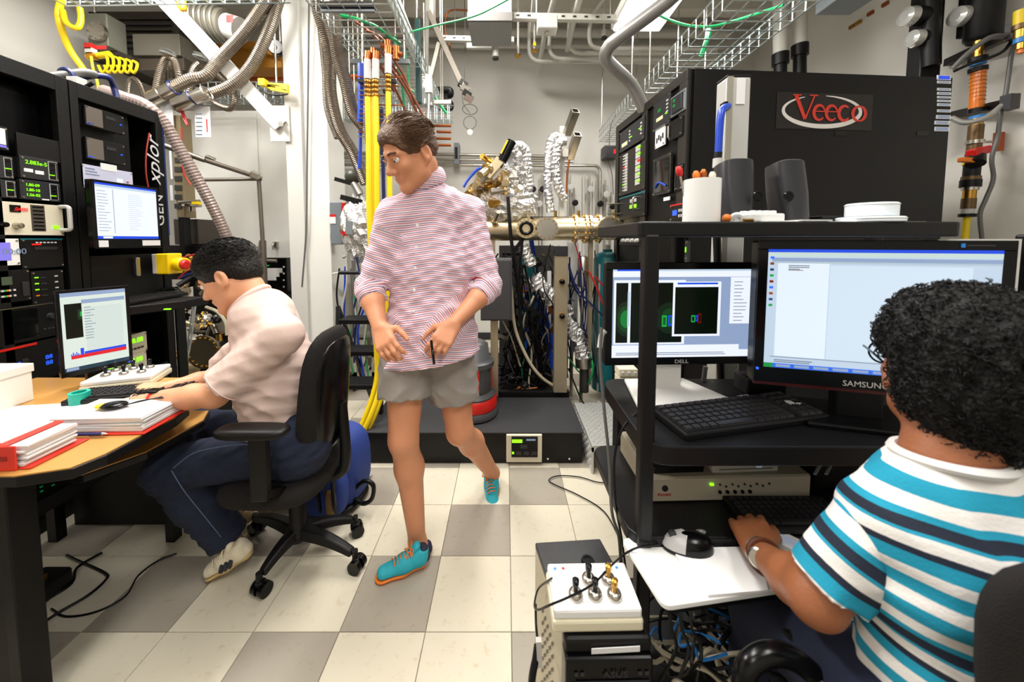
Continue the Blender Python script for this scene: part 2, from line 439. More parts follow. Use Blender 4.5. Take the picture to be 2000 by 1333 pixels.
MB().box(p0.x, 3.2, p1.z, p1.x, 3.6, p0.z).build('casing', mat('duct_grey', (150, 150, 148), .5, .4), t, 1, bevel=.005)
MB().box(p0.x-.005, 3.19, p1.z, p1.x+.005, 3.21, p1.z+.075).build('bottom_flange', mat('duct_dark', (104, 100, 96), .5, .4), t, 1, bevel=.003)
for i, (a, b, c) in enumerate(((968, 55, 120), (1012, 60, 115), (1044, 60, 105), (1180, 60, 80))):
    t = thing('sprinkler_head', 'white drop with %s hanging from the ceiling' % ['a wide grey sleeve below the slotted strut', 'a small brass sprinkler tip', 'a yellow tagged brass sprinkler', 'a stubby grey cap by the conduit'][i], 'sprinkler', P(a, c, 4.0))
    MB().cyl(P(a, b, 4.0), P(a, c-8, 4.0), [.035, .012, .012, .03][i]).build('drop_pipe', PIPEW if i else LGREY, t, 1, smooth=True)
    MB().cyl(P(a, b, 4.0), Vector((P(a, b, 4.0).x, 4.0, 4.19)), .012).build('riser', PIPEW, t, 1)
    MB().lathe([(.012, .03), (.03, .02), (.035, 0), (.01, -.01)], P(a, c-4, 4.0)).build('sprinkler_cap', [DGREY, BRASS, BRASS, DGREY][i], t, world=True, smooth=True)
    if i == 2: MB().cb(P(a, 86, 3.97), (.03, .01, .04)).build('tag', YEL, t, 1)
# two vertical white drain pipes with black couplings beside the right wall
for i, (px, py) in enumerate(((1524, 105), (1562, 88))):
    t = thing('vertical_pipe', 'white vertical pipe with black coupling behind the big black cabinet, %s one' % ('shorter left' if i == 0 else 'taller right'), 'pipe', P(px, py+30, 3.35))
    MB().cyl(P(px, py, 3.35), P(px, -60, 3.35), .055, n=20).build('pipe_run', PIPEW, t, 1, smooth=True)
    MB().cyl(P(px, py, 3.35), P(px, py+22, 3.35), .066, n=20).build('coupling', BLKP, t, 1, smooth=True)
    MB().cyl(P(px, py+22, 3.35), P(px, py+90, 3.35), .05, n=20).build('lower_pipe', BLKP, t, 1, smooth=True)
# small fixtures on the right wall
p0 = P(1650, 8, 2.7)
t = thing('wall_speaker_box', 'grey metal box high on the right wall', 'box', p0)
MB().cb((0, 0, .03), (.26, .2, .1)).build('box_body', GREYP, t, bevel=.008)
for i, (a, b) in enumerate(((1729, 8), (1700, 26), (1677, 44), (1664, 52))):
    p = X(a, b, 3.29); tag(MB().cb(p, (.02, .05, .03)).build('pipe_clip', COPPER if i < 2 else BRASS), 'small brown pipe clip on the right wall, %s of four in a slanting row' % ['highest', 'second highest', 'third highest', 'lowest'][i], 'clip', 'pipe clips on the right wall')
# ================================================================== left rack line (faces +x)
RX = -2.19
def rackface(root, D0):
    def f(px, py):
        q = X(px, py, RX); return q.y-D0, q.z
    return f
def rect(f, a, b, c, d):
    """pixel corners (left, top, right, bottom) on a rack face -> local x0, z0, x1, z1"""
    x0 = f(a, (b+d)/2)[0]; x1 = f(c, (b+d)/2)[0]; m = (a+c)/2
    return x0, f(m, d)[1], x1, f(m, b)[1]
def plate(name, m, parent, r, y0=-.01, y1=.01, bevel=.0015, label=None):
    return bx(name, m, parent, r[0], y0, r[1], r[2], y1, r[3], bevel=bevel, label=label)
def instrument(name, label, rk, f, px, body=.30, m=BLKP, group=None, cat='instrument'):
    """a rack unit: thing standing in the rack with a body and a front plate; returns (thing, rect)"""
    r = rect(f, *px)
    t = thing(name, label, cat, (rk.matrix_basis if False else Matrix.Translation(rk.location) @ rk.rotation_euler.to_matrix().to_4x4()) @ Vector((r[0], 0, r[1])), 0, group)
    t.rotation_euler = rk.rotation_euler
    w, h = r[2]-r[0], r[3]-r[1]
    bx('chassis', DGREY, t, .01, .012, .006, w-.01, body, h-.006)
    bx('front_plate', m, t, 0, -.004, 0.001, w, .012, h-.001, bevel=.0015)
    for i in (0, 1):
        for j in (0, 1):
            MB().cyl((.008+(w-.016)*i, -.004, .01+(h-.02)*j), (.008+(w-.016)*i, -.008, .01+(h-.02)*j), .004, n=8).build('screw', STEEL, t)
    return t, (w, h)
def knob(t, x, z, r=.009, m=BLKG, L=.016, y=-.004):
    MB().lathe([(r*1.1, 0), (r, .003), (r*.9, L), (r*.5, L+.001)], (x, y, z), (0, -1, 0), 14).build('knob', m, t, smooth=True)
def lamp(t, x, z, m=LEDG, w=.008, h=.006, name='indicator_lamp', y=-.006):
    return bx(name, m, t, x-w/2, y-.002, z-h/2, x+w/2, y+.003, z+h/2)
def button_(t, x, z, w=.012, h=.008, m=LGREY):
    return bx('button', m, t, x-w/2, -.008, z-h/2, x+w/2, -.003, z+h/2, bevel=.001)
def rack(label, D0, D1, H, openings):
    t = thing('equipment_rack', label, 'rack', (RX, D0, 0), PI/2, 'tall black racks on the left')
    w = D1-D0; d = .72
    bx('side_panel', RACKB, t, 0, .03, 0, .012, d, H); bx('side_panel', RACKB, t, w-.012, .03, 0, w, d, H)
    bx('top_panel', RACKB, t, 0, .0, H-.02, w, d, H, bevel=.003); bx('back_panel', RACKB, t, 0, d-.01, 0, w, d, H)
    bx('bottom_panel', RACKB, t, 0, 0, 0, w, d, .06)
    bx('front_post', RACKB, t, 0, -.004, .06, .035, .03, H, bevel=.003); bx('front_post', RACKB, t, w-.05, -.004, .06, w, .03, H, bevel=.003)
    bx('top_rail', RACKB, t, .035, -.004, H-.075, w-.05, .03, H-.0, bevel=.003)
    return t
D_a = X(-40, 154, RX).y; D_b = X(131, 154, RX).y; D_c = X(316, 222, RX).y; HT = X(129, 154, RX).z
r1 = rack('tall black equipment rack of instruments nearest on the left', D_a, D_b-.003, HT, None)
r2 = rack('tall black rack with two screens, farther along on the left', D_b+.003, D_c, HT, None)
f1 = rackface(r1, D_a); f2 = rackface(r2, D_b+.003)
bx('blank_panel', RACKB, r1, *(lambda r: (r[0], .0, r[1], r[2], .012, r[3]))(rect(f1, 34, 268, 118, 312)), bevel=.002)
bx('recess_back', BLKG, r1, .035, .1, HT-.5, D_b-D_a-.05, .11, HT-.08)
# --- instruments in the first rack
t, (w, h) = instrument('gauge_display', 'grey meter with white label and violet strip high at the far left edge', r1, f1, (-25, 245, 14, 292))
bx('label_plate', WPLA, t, .02, -.007, .025, w-.01, -.003, h-.01); bx('violet_strip', LEDV, t, .02, -.008, .012, w-.01, -.004, .022)
for nm, lb, pb, rows in (('gauge_controller', 'black gauge controller with one green digital reading', (38, 309, 112, 352), 1),
                     ('gauge_controller', 'black gauge controller with three rows of green digits', (38, 354, 116, 392), 3)):
    t, (w, h) = instrument(nm, lb, r1, f1, pb, m=CHAR)
    for k in range(rows):
        txt('reading', ['2.883e-5', '1.80-09', '1.80-10', '1.56-02'][k+(rows > 1)], LEDG, t, (w*.12, -.0065, h*(.66 if rows == 1 else .68-.25*k)), h*(.24 if rows == 1 else .2), sx=.9)
    bx('white_label', WPLA, t, w*.08, -.007, h*.3, w*.3, -.003, h*.45) if rows == 1 else None
    bx('white_label', WPLA, t, w*.36, -.007, h*.26, w*.58, -.003, h*.42) if rows == 1 else bx('white_label', WPLA, t, w*.5, -.007, h*.04, w*.68, -.003, h*.1)
    bx('module_outline', SILK, t, w*.72, -.0055, h*.08, w*.93, -.003, h*.92); bx('module_face', BLKP, t, w*.735, -.0065, h*.1, w*.915, -.003, h*.9)
    for q in range(3): button_(t, w*.82, h*(.75-.2*q), .014, .007, BLKG)
    lamp(t, w*.8, h*.3, LEDG, .02, .004)
for i, (pb) in enumerate(((-25, 303, 24, 348), (-25, 350, 30, 386))):
    t, (w, h) = instrument('gauge_controller', 'black controller half cut by the left edge of the photo, %s one' % ['upper', 'lower'][i], r1, f1, pb, m=CHAR)
    bx('module_outline', SILK, t, w*.62, -.0055, h*.08, w*.93, -.003, h*.92); bx('module_face', BLKP, t, w*.64, -.0065, h*.1, w*.91, -.003, h*.9)
    lamp(t, w*.76, h*.45, LEDG, .02, .004)
    for q in range(2): button_(t, w*.78, h*(.78-.5*q), .014, .008, BLKG)
# beige power supply with handle
t, (w, h) = instrument('power_supply', 'beige rack power supply with red display, silver knob and grab handle', r1, f1, (-30, 396, 122, 460), m=BEIGE)
def at(r, x, z): return (x-r[0], z-r[1])
rr = rect(f1, -30, 396, 122, 460)
def loc(px, py): a = f1(px, py); return a[0]-rr[0], a[1]-rr[1]
a, b = loc(16, 400), loc(38, 415)
bx('display_window', BLKG, t, a[0], -.008, b[1], b[0], -.002, a[1]); txt('red_reading', '.0488', LEDR, t, (a[0]+.01, -.009, b[1]+.006), .022)
a = loc(30, 441); knob(t, a[0], a[1], .014, STEEL, .022); knob(t, loc(2, 439)[0], loc(2, 439)[1], .012, BLKG, .02)
a, b = loc(57, 400), loc(88, 452); bx('vent_plate', mat('vent_brown', (70, 62, 54), .6), t, a[0], -.006, b[1], b[0], -.002, a[1])
n = 7
for i in range(n):
    z = b[1]+(a[1]-b[1])*(i+.5)/n; bx('vent_slot', BLKG, t, a[0]+.006, -.008, z-.0035, b[0]-.006, -.004, z+.002)
a = loc(107, 444); lamp(t, a[0], a[1], LEDG, .02, .016, 'green_switch')
for i in range(3): bx('marking', SILK, t, loc(100+i*2, 0)[0], -.0055, loc(0+100, 408+i*9)[1], loc(108, 0)[0], -.003, loc(100, 410+i*9)[1])
a, b = loc(115, 404), loc(128, 450)
MB().tube(elbow([(a[0], -.004, a[1]), (a[0], -.05, a[1]), (a[0], -.05, b[1]), (a[0], -.004, b[1])], .015), .009, n=8, sub=1).build('grab_handle', LGREY, t, smooth=True)
t, (w, h) = instrument('touch_display', 'small white framed violet screen at the left edge', r1, f1, (-25, 466, 37, 520), m=WPLA)
bx('screen', LEDV, t, .02, -.006, h*.2, w-.03, -.003, h*.85); txt('reading', '00:00', SCRLN, t, (w*.4, -.0075, h*.42), h*.3)
t, (w, h) = instrument('flow_controller', 'black teal-edged flow controller under the beige power supply', r1, f1, (40, 466, 122, 524), m=BLKP)
bx('teal_edge', TEAL, t, 0, -.006, h-.006, w, -.002, h); bx('tray_slot', CHAR, t, w*.3, -.007, h*.62, w*.85, -.003, h*.72); lamp(t, w*.35, h*.8, LEDR, .03, .006)
for q in range(6): button_(t, w*(.36+.09*q), h*.86, .008, .006)
t, (w, h) = instrument('radio_module', 'black module with small dim screen and many coloured keys', r1, f1, (-25, 528, 58, 592), m=BLKP)
bx('screen', mat('dim_lcd', (70, 84, 66), .3), t, w*.3, -.006, h*.55, w*.55, -.003, h*.8)
for q in range(12): button_(t, w*(.3+.055*(q % 6)), h*(.38-.17*(q//6)), .01, .008, [LGREY, SCRGN, ORANGE, LGREY, CHAR, LGREY][q % 6])
bx('side_socket', CHAR, t, w*.78, -.009, h*.15, w*.95, -.003, h*.6, bevel=.002)
t, (w, h) = instrument('switch_module', 'black module with a column of green and amber lamps', r1, f1, (60, 528, 124, 592), m=BLKP)
for q in range(4):
    lamp(t, w*.15, h*(.8-.18*q), LEDG if q < 3 else ORANGE, .012, .005); button_(t, w*.35, h*(.78-.18*q), .022, .006, CHAR); button_(t, w*.75, h*(.8-.18*q), .012, .006, LGREY)
t, (w, h) = instrument('oscilloscope', 'black instrument with dark blank screen in the left rack', r1, f1, (-25, 597, 124, 668), m=BLKP)
bx('screen', GLASSK, t, w*.28, -.007, h*.1, w*.62, -.003, h*.92, bevel=.002); knob(t, w*.8, h*.6, .014, CHAR)
for q in range(4): button_(t, w*(.7+.06*q), h*.25, .012, .008, CHAR)
bx('trim_line', STEEL, t, .01, -.006, h*.96, w-.02, -.003, h*.98)
t, (w, h) = instrument('furnace_controller', 'black controller with a red top stripe and blue glowing displays', r1, f1, (-25, 672, 124, 752), m=BLKP)
bx('red_stripe', RED, t, .01, -.007, h*.93, w*.62, -.002, h*.985)
for a, b, c in ((.1, .3, .5), (.72, .86, .5)):
    for k in range(2): txt('blue_reading', '1234.5' if a < .5 else '88', LEDB, t, (w*a, -.0065, h*(c-.15*k)), h*.15)
for q in range(6): button_(t, w*(.12+.035*q), h*.2, .013, .012, CHAR)
for q in range(2): button_(t, w*.45, h*(.35+.25*q), .02, .016, CHAR)
bx('lower_blank_panel', RACKB, r1, .04, 0, .06, D_b-D_a-.055, .012, f1(60, 756)[1], bevel=.002)
# --- second rack
bx('recess_frame', RACKB, r2, *(lambda r: (r[0], .05, r[1], r[2], .06, r[3]))(rect(f2, 148, 205, 268, 330)))
for i, pb in enumerate(((165, 216, 240, 254), (167, 275, 242, 317))):
    t, (w, h) = instrument('temperature_controller', '%s of two dark controllers with a grey plate in the upper recess' % ['higher', 'lower'][i], r2, f2, pb, m=BLKP, group='recessed controllers')
    bx('grey_plate', mat('grey_brown_plate', (96, 88, 80), .5), t, w*.02, -.008, h*.05, w*.42, -.003, h*.95, bevel=.002)
    bx('button_strip', CHAR, t, w*.5, -.007, h*.6, w*.75, -.003, h*.75); lamp(t, w*.9, h*.5, LEDB, .008, .006); lamp(t, w*.1, h*.12, LEDB, .03, .004)
t, (w, h) = instrument('status_panel', 'pale lavender front panel partly hidden behind the upper screen', r2, f2, (157, 328, 258, 372), m=mat('lavender_panel', (196, 198, 222), .4))
for q in range(3): bx('printed_line', SCRLN, t, w*.08, -.0055, h*(.82-.12*q), w*(.25+.04*q), -.003, h*(.86-.12*q))
bx('panel_screen', SCRW, t, w*.66, -.006, h*.3, w*.78, -.003, h*.6); lamp(t, w*.88, h*.5, RED, .01, .006)
bx('paper_label', PAPER, r2, *(lambda r: (r[0], -.006, r[1], r[2], -.003, r[3]))(rect(f2, 195, 321, 226, 334)))
# vertical lettering on the rack's right post
x0 = f2(306, 440)[0]; z0 = f2(306, 442)[1]
txt('lettering', 'GEN', SILK, r2, (x0+.044, -.006, z0), .08, (PI/2, -PI/2, 0), sx=1.25)
txt('lettering', 'xplor', SILK, r2, (x0+.035, -.006, f2(306, 362)[1]), .115, (PI/2, -PI/2, 0), sx=1.15, shear=.4)
q = [(f2(290, 260)), (f2(284, 300)), (f2(284, 340)), (f2(291, 380))]
MB().tube([(a[0], -.005, a[1]) for a in q], .004, n=6).build('red_curve_print', mat('dark_red_print', (150, 40, 28), .5), r2, smooth=True)
bx('blue_edge_print', mat('dark_blue_print', (24, 44, 96), .5), r2, D_c-D_b-.012, -.007, f2(316, 460)[1], D_c-D_b-.003, -.0, f2(316, 240)[1])
bx('blank_panel', RACKB, r2, .04, 0, f2(200, 600)[1], D_c-D_b-.06, .012, f2(200, 500)[1], bevel=.002)
bx('blank_panel', RACKB, r2, .04, 0, .06, D_c-D_b-.06, .012, f2(200, 752)[1], bevel=.002)
bx('door_handle', STEEL, r2, *(lambda r: (r[0], -.03, r[1], r[2], .0, r[3]))(rect(f2, 258, 503, 266, 540)), bevel=.006)
# small meters visible right of the lower monitor
for i, pb in enumerate(((246, 652, 286, 690), (244, 690, 286, 730), (200, 700, 246, 742))):
    t, (w, h) = instrument('bench_meter', 'beige meter with green digits %s' % ['right of the lower monitor, upper', 'right of the lower monitor, lower', 'peeking under the lower monitor'][i], r2, f2, pb, m=BEIGE, body=.2)
    txt('reading', '88.88', LEDG, t, (w*.1, -.0065, h*.55), h*.35, sx=.9)
    for q in range(4): button_(t, w*(.2+.18*q), h*.25, .014, .01, CHAR)
# --------------------------------------------------------------- monitors
def monitor(label, tl, tr, h, name='monitor', bez=.014, bot=.022, depth=.035, bm=BLKG, group=None):
    """tl, tr: world points of the top corners; hangs h downward. local x along the screen, z up from bottom"""
    d = tr-tl; w = Vector((d.x, d.y, 0)).length; rz = math.atan2(d.y, d.x)
    t = thing(name, label, 'monitor', (tl.x, tl.y, (tl.z+tr.z)/2-h), rz, group)
    bx('housing', bm, t, 0, .0, 0, w, depth, h, bevel=.006)
    bx('bezel', bm, t, 0, -.004, h-bez, w, .002, h, bevel=.0015); bx('bezel', bm, t, 0, -.004, 0, w, .002, bot, bevel=.0015)
    bx('bezel', bm, t, 0, -.004, bot, bez, .002, h-bez, bevel=.0015); bx('bezel', bm, t, w-bez, -.004, bot, w, .002, h-bez, bevel=.0015)
    s = bx('screen', SCRW, t, bez, -.001, bot, w-bez, .001, h-bez)
    def win(nm, x0, z0, x1, z1, m, lay=1):
        W_, H_ = w-2*bez, h-bez-bot
        return bx(nm, m, s, bez+W_*x0, -.001-.0004*lay, bot+H_*(1-z1), bez+W_*x1, -.0008, bot+H_*(1-z0))
    return t, win, w
def lines(win, x0, x1, z0, z1, n, m=SCRLN, lay=3, seed=1):
    rnd = random.Random(seed)
    for i in range(n):
        z = z0+(z1-z0)*i/max(1, n-1); win('text_line', x0, z, x0+(x1-x0)*rnd.uniform(.5, 1), z+.008, m, lay)
tl = X(177, 353, -2.04); tr = X(307, 365, -2.04)
m1, win, w = monitor('small black monitor with a white file list hung on the left rack', tl, tr, .345, bez=.012, bot=.05)
win('title_bar', 0, 0, 1, .035, SCRBL, 2); win('menu_bar', 0, .035, 1, .08, SCRB, 2); win('divider', .26, .1, .265, .9, SCRLN, 3)
lines(win, .03, .22, .14, .85, 14, seed=3); lines(win, .5, .75, .16, .82, 18, SCRB, seed=5)
win('taskbar', 0, .95, 1, 1, SCRBL, 2); win('taskbar_button', .08, .957, .22, .993, SCRW, 3)
bx('sticker', PAPER, m1, .012, -.006, .008, .055, -.004, .042); bx('sticker', PAPER, m1, w-.11, -.006, .012, w-.008, -.004, .042)
bx('wall_bracket', BLK, m1, w*.4, .035, .1, w*.6, .15, .22)
# lower monitor on the desk
tl = P(106, 570, 1.47); tr = P(250, 557, 1.66)
m2, win, w = monitor('black desk monitor with dark picture pane and red and blue graph', tl, tr, .37, bez=.012, bot=.02)
win('page', 0, 0, 1, 1, SCRG, 1); win('title_bar', 0, 0, 1, .05, SCRSL, 2); win('tool_bar', .3, .1, .98, .15, SCRSL, 3)
win('image_pane', .05, .14, .3, .58, SCRK, 3); win('glow_spot', .27, .25, .3, .31, SCRGN, 4); win('glow_ring', .235, .22, .3, .35, mat('screen_dim_green_b', (10, 58, 26), .3, emit=.6), 3.5)
lines(win, .33, .5, .2, .6, 12, seed=8); win('plot_pane', .34, .2, .93, .86, mat('screen_pane', (214, 228, 222), .3, emit=.85), 2.5)
win('blue_trace', .3, .77, .96, .8, SCRBL, 4); win('red_trace', .1, .8, .96, .845, SCRRD, 4); win('blue_block', .24, .72, .29, .81, SCRBL, 4)
for q in range(5): win('blue_bar', .1+.025*q, .78-.02*(q % 2), .115+.025*q, .81, SCRBL, 4)
win('taskbar', 0, .95, 1, 1, mat('screen_dark_teal', (20, 60, 80), .3, emit=.7), 2); win('start_button', .02, .955, .2, .99, SCRSL, 3)
lamp(m2, w-.012, .012, LEDB, .008, .006)
bx('stand_neck', BLKP, m2, w*.36, .03, -.12, w*.64, .07, .12, bevel=.004); bx('stand_base', BLKP, m2, w*.15, -.05, -.14, w*.85, .13, -.12, bevel=.005)
m2['z'] = 0
# ------------------------------------------------------------------ pull-out shelf with keyboard and mouse
zs = 1.045
sh = thing('keyboard_shelf', 'black pull-out shelf with a green lamp on the left rack', 'shelf', (0, 0, 0))
a, b, c, e = G(250, 598, zs), G(402, 580, zs), G(398, 572, zs), G(262, 572, zs)
px = [(RX+.0, a.y-.05), (a.x, a.y-.05), (b.x-.02, b.y-.16), (b.x, b.y-.13), (b.x, b.y+.02), (RX, b.y+.02)]
MB().prism(px, zs-.045, zs).build('shelf_board', BLKP, sh, bevel=.004)
p = Vector(((a.x+b.x)/2+.08, 0, zs-.022))
q = P(326, 592, b.y-.25)
MB().cb((q.x+.02, q.y-.02, zs-.022), (.03, .012, .006)).build('indicator_lamp', LEDG, sh)
def keyboard(label, loc, rz, w=.43, d=.14, m=BLKP, km=BLKP, tilt=.05, cols=18, group=None, keyobj=True, z=.02):
    t = thing('keyboard', label, 'keyboard', loc, rz, group)
    t.rotation_euler = (tilt, 0, rz)
    bx('case', m, t, -w/2, -d/2, 0, w/2, d/2, z, bevel=.005)
    kx = (w-.02)/cols; ky = (d-.025)/6
    me = None
    for r in range(6):
        c = 0
        while c < cols:
            L = 5 if (r == 0 and c == 4) else 1
            if c in (14,) and r < 6: c += 1; continue
            x = -w/2+.01+kx*(c+L/2); y = -d/2+.01+ky*(r+.5)+(.004 if r == 5 else 0)
            if L == 1 and me is not None:
                o = bpy.data.objects.new('key', me); COL.objects.link(o); o.parent = t
            else:
                mb = MB(); hx, hy = kx*L/2-.001, ky/2-.001
                mb.add([(-hx, -hy, 0), (hx, -hy, 0), (hx, hy, 0), (-hx, hy, 0), (-hx+.002, -hy+.002, .007), (hx-.002, -hy+.002, .007), (hx-.002, hy-.002, .007), (-hx+.002, hy-.002, .007)],
                       [(4, 5, 6, 7), (0, 1, 5, 4), (1, 2, 6, 5), (2, 3, 7, 6), (3, 0, 4, 7)])
                o = mb.build('key', km, t)
                if L == 1: me = o.data
            o.location = (x, y, z); c += L
    return t
KEYM = mat('keycap_dark', (34, 33, 34), .35)
keyboard('black keyboard on the rack shelf beside the black mouse', (-2.02, 2.0, zs+.001), PI/2, .36, .15, km=KEYM, tilt=0)
def mouse(label, loc, rz, m, m2, s=1, group=None, light=None):
    t = thing('computer_mouse', label, 'mouse', loc, rz, group)
    vs = []; fs = []; n = 24; prof = [(1.0, 0), (1.0, .008), (.97, .016), (.86, .026), (.6, .034), (.25, .038), (0.01, .0385)]
    for k, (q, z) in enumerate(prof):
        for i in range(n):
            a = 2*PI*i/n; x = math.cos(a)*.031*q*(1-.1*math.sin(a)); y = math.sin(a)*.058*q
            vs.append((x*s, y*s, z*s*(1-.15*math.sin(a)*q)))
    for k in range(len(prof)-1):
        for i in range(n): fs.append((k*n+i, k*n+(i+1) % n, (k+1)*n+(i+1) % n, (k+1)*n+i))
    fs.append(tuple(range(n))[::-1])
    link('shell', vs, fs, m, t, smooth=True)
    fb = [(k*n+i, k*n+(i+1) % n, (k+1)*n+(i+1) % n, (k+1)*n+i) for k in range(1, 5) for i in range(1, 11)]
    vv = [(x*1.01, y*1.01+.0, z+.001) for x, y, z in vs]
    link('buttons', vv, fb, m2, t, smooth=True)
    MB().cyl((-.004*s, .035*s, .033*s), (.004*s, .035*s, .033*s), .009*s, n=10).build('scroll_wheel', CHAR, t)
    return t
mouse('black mouse on the rack shelf below the emergency stop', G(352, 570, zs)+Vector((0, -.06, .001)), -PI/2, BLKP, BLKG)
# emergency stop
p = P(331, 515, 2.22)
t = thing('emergency_stop', 'yellow emergency stop box with red button beside the left rack', 'switch', p)
MB().cb((-.045, 0, 0), (.03, .1, .12)).build('mounting_block', LGREY, t, bevel=.004)
MB().cb((0, 0, 0), (.075, .1, .125)).build('box_body', mat('safety_yellow', (244, 204, 10), .35), t, bevel=.006)
MB().lathe([(.034, 0), (.03, .03), (.042, .035), (.042, .075), (.036, .08)], (.035, 0, -.005), (1, -.25, 0)).build('shroud', MATS['safety_yellow'], t, smooth=True)
MB().lathe([(.02, .0), (.03, .01), (.031, .025), (.02, .033)], (.10, -.02, -.005), (1, -.25, 0)).build('red_button', RED, t, smooth=True)
MB().bar((-.05, 0, 0), (RX-p.x+.02, .06, 0), .02, .03).build('bracket', BLK, t)
# right pillar of the rack line below the shelf
t = thing('rack_extension', 'black cabinet side below the keyboard shelf with a silver connector', 'cabinet', (RX, D_c, 0))
b = P(347, 600, 2.35)
MB().box(RX, D_c+.004, 0, b.x, D_c+.07, zs-.05).build('cabinet_body', RACKB, t, 1, bevel=.004)
q = P(310, 730, D_c)
for k in range(3): MB().cyl((q.x, D_c+.004, q.z+.05-.04*k), (q.x, D_c-.025, q.z+.05-.04*k), .012, n=12).build('connector', STEEL, t, 1, smooth=True)
MB().box(q.x-.03, D_c-.003, q.z+.2, q.x+.03, D_c+.006, q.z+.3).build('vent_plate', DGREY, t, 1)
# ================================================================== the desk on the left
zt = .75
dk = thing('computer_desk', 'black desk with pale wood top and raised binder shelf, front left', 'desk', (-1.6, 1.2, 0))
poly = [(-2.17, .93), (-1.33, .93), (-1.22, .965), (-1.195, 1.03), (-1.19, 1.25), (-1.215, 1.33), (-1.3, 1.40), (-1.42, 1.46), (-1.5, 1.62), (-2.17, 1.62)]
MB().prism(poly, zt-.004, zt).build('wood_top', WOOD, dk, 1)
MB().prism([(x*1.0+(.006 if x > -1.6 else 0), y) for x, y in poly], zt-.034, zt-.004).build('top_edge', BLKP, dk, 1, bevel=.003)
tray = [(-1.98, 1.02), (-1.33, 1.08), (-1.25, 1.2), (-1.235, 1.42), (-1.28, 1.5), (-1.98, 1.5)]
MB().prism(tray, .648, .652).build('keyboard_tray_top', WOOD, dk, 1)
MB().prism([(x+.005, y) for x, y in tray], .625, .648).build('keyboard_tray', BLKP, dk, 1, bevel=.003)
MB().box(-1.7, 1.1, .652, -1.66, 1.45, .716).build('tray_rail', BLK, dk, 1)
MB().prism([(-1.4, .935), (-1.365, .935), (-1.365, 1.0), (-1.4, 1.0)], 0, zt-.034).build('leg', BLK, dk, 1, bevel=.003)
MB().box(-2.1, .94, 0, -1.4, .965, zt-.034).build('end_panel', RACKB, dk, 1, bevel=.002)
a = G(88, 1327, 0)
MB().box(-1.62, .955, 0, -1.2, 1.0, .04).build('foot', BLK, dk, 1, bevel=.008)
for q in range(5):
    for r in range(4):
        pass
MB().box(-1.62, 1.0, .45, -1.58, 1.6, .5).build('cross_rail', BLK, dk, 1)
MB().box(-2.1, 1.56, 0, -2.06, 1.6, zt-.034).build('leg', BLK, dk, 1); MB().box(-1.56, 1.56, 0, -1.52, 1.6, zt-.034).build('leg', BLK, dk, 1)
# black computer cabinet under the desk
t = thing('under_desk_cabinet', 'black equipment cabinet standing under the desk in the shade', 'cabinet', (-1.8, 1.75, 0))
MB().box(-2.1, 1.66, 0.0, -1.5, 1.95, .6).build('cabinet_body', BLK, t, 1, bevel=.005)
MB().box(-2.0, 1.652, .1, -1.55, 1.66, .5).build('front_panel', RACKB, t, 1)
t = thing('network_switch', 'black network switch with dim green lamps under the desk', 'switch', (-1.95, 1.2, .4))
bx('case', BLKP, t, -.12, -.1, 0, .15, .25, .045, bevel=.003)
for i in range(8):
    for k in range(2): MB().cb((.152, -.08+i*.035, .014+.018*k), (.004, .008, .004)).build('indicator_lamp', SCRGD, t)
bx('port_plate', LGREY, t, .15, .26, -.02, .155, .3, .04)
bx('hanger_arm', BLK, t, -.1, .0, .045, -.06, .04, .31)
t = thing('power_adapter', 'black power adapter lying on the floor beside the desk leg', 'adapter', G(80, 1165, 0))
MB().box(-.06, -.05, 0, .06, .06, .07).build('adapter_body', BLKP, t, bevel=.012)
for k in range(2): MB().cyl((-.02+.04*k, .0, .07), (-.02+.04*k, .0, .085), .009).build('plug_pin', BRASS, t)
# objects on the desk
def pages(t, name, x0, x1, y0, y1, z0, n, seed=0, m=PAPER, th=.004, jit=.004):
    rnd = random.Random(seed); z = z0
    for i in range(n):
        a, b, c = rnd.uniform(-jit, jit), rnd.uniform(-jit, jit), rnd.uniform(-.03, .03)
        MB().cb(((x0+x1)/2+a, (y0+y1)/2+b, z+th/2), (x1-x0, y1-y0, th*.92), (0, 0, c)).build(name, m, t); z += th
    return z
REDB = mat('red_binder_cover', (222, 52, 36), .4)
c = G(60, 900, zt)
t = thing('ring_binder', 'closed red ring binder with loose pages, front left on the desk', 'binder', (-1.35, .955, zt), math.radians(3), 'red ring binders')
bx('cover', REDB, t, -.30, 0, 0.001, .03, .15, .005, bevel=.002); bx('cover', REDB, t, -.30, 0, .066, -.03, .14, .071, bevel=.002)
bx('spine', REDB, t, -.30, -.006, .0, .0, 0, .071, bevel=.003)
pages(t, 'page_block', -.29, .012, .005, .13, .0065, 12, 3, th=.0048, jit=.006); bx('sheet', PAPER, t, -.29, .01, .0715, -.05, .13, .074)
bx('printed_label', mat('red_dark_print', (150, 30, 22), .5), t, -.08, -.0075, .03, -.02, -.0055, .042)
t = thing('ring_binder', 'open red ring binder holding a thick white paper stack', 'binder', (-1.34, 1.21, zt), math.radians(3), 'red ring binders')
bx('cover', REDB, t, -.02, -.085, .001, .155, .085, .006, bevel=.002)
z = pages(t, 'page_block', -.145, .14, -.07, .08, .007, 11, 9, th=.0042, jit=.005)
for q in (-.03, .06): MB().ring((q, .08, z), (1, 0, 0), .014, .002).build('binder_ring', STEEL, t, smooth=True)
tm_ = thing('stopwatch', 'black and yellow stopwatch lying on the white paper stack', 'stopwatch', Vector((-1.36, 1.21, zt+z+.004)), .1)
MB().sph((0, 0, .008), .032, sc=(1.3, .9, .28)).build('stopwatch_body', BLKG, tm_, smooth=True)
MB().sph((-.035, -.006, .008), .016, sc=(1, 1, .5)).build('yellow_end', YEL, tm_, smooth=True)
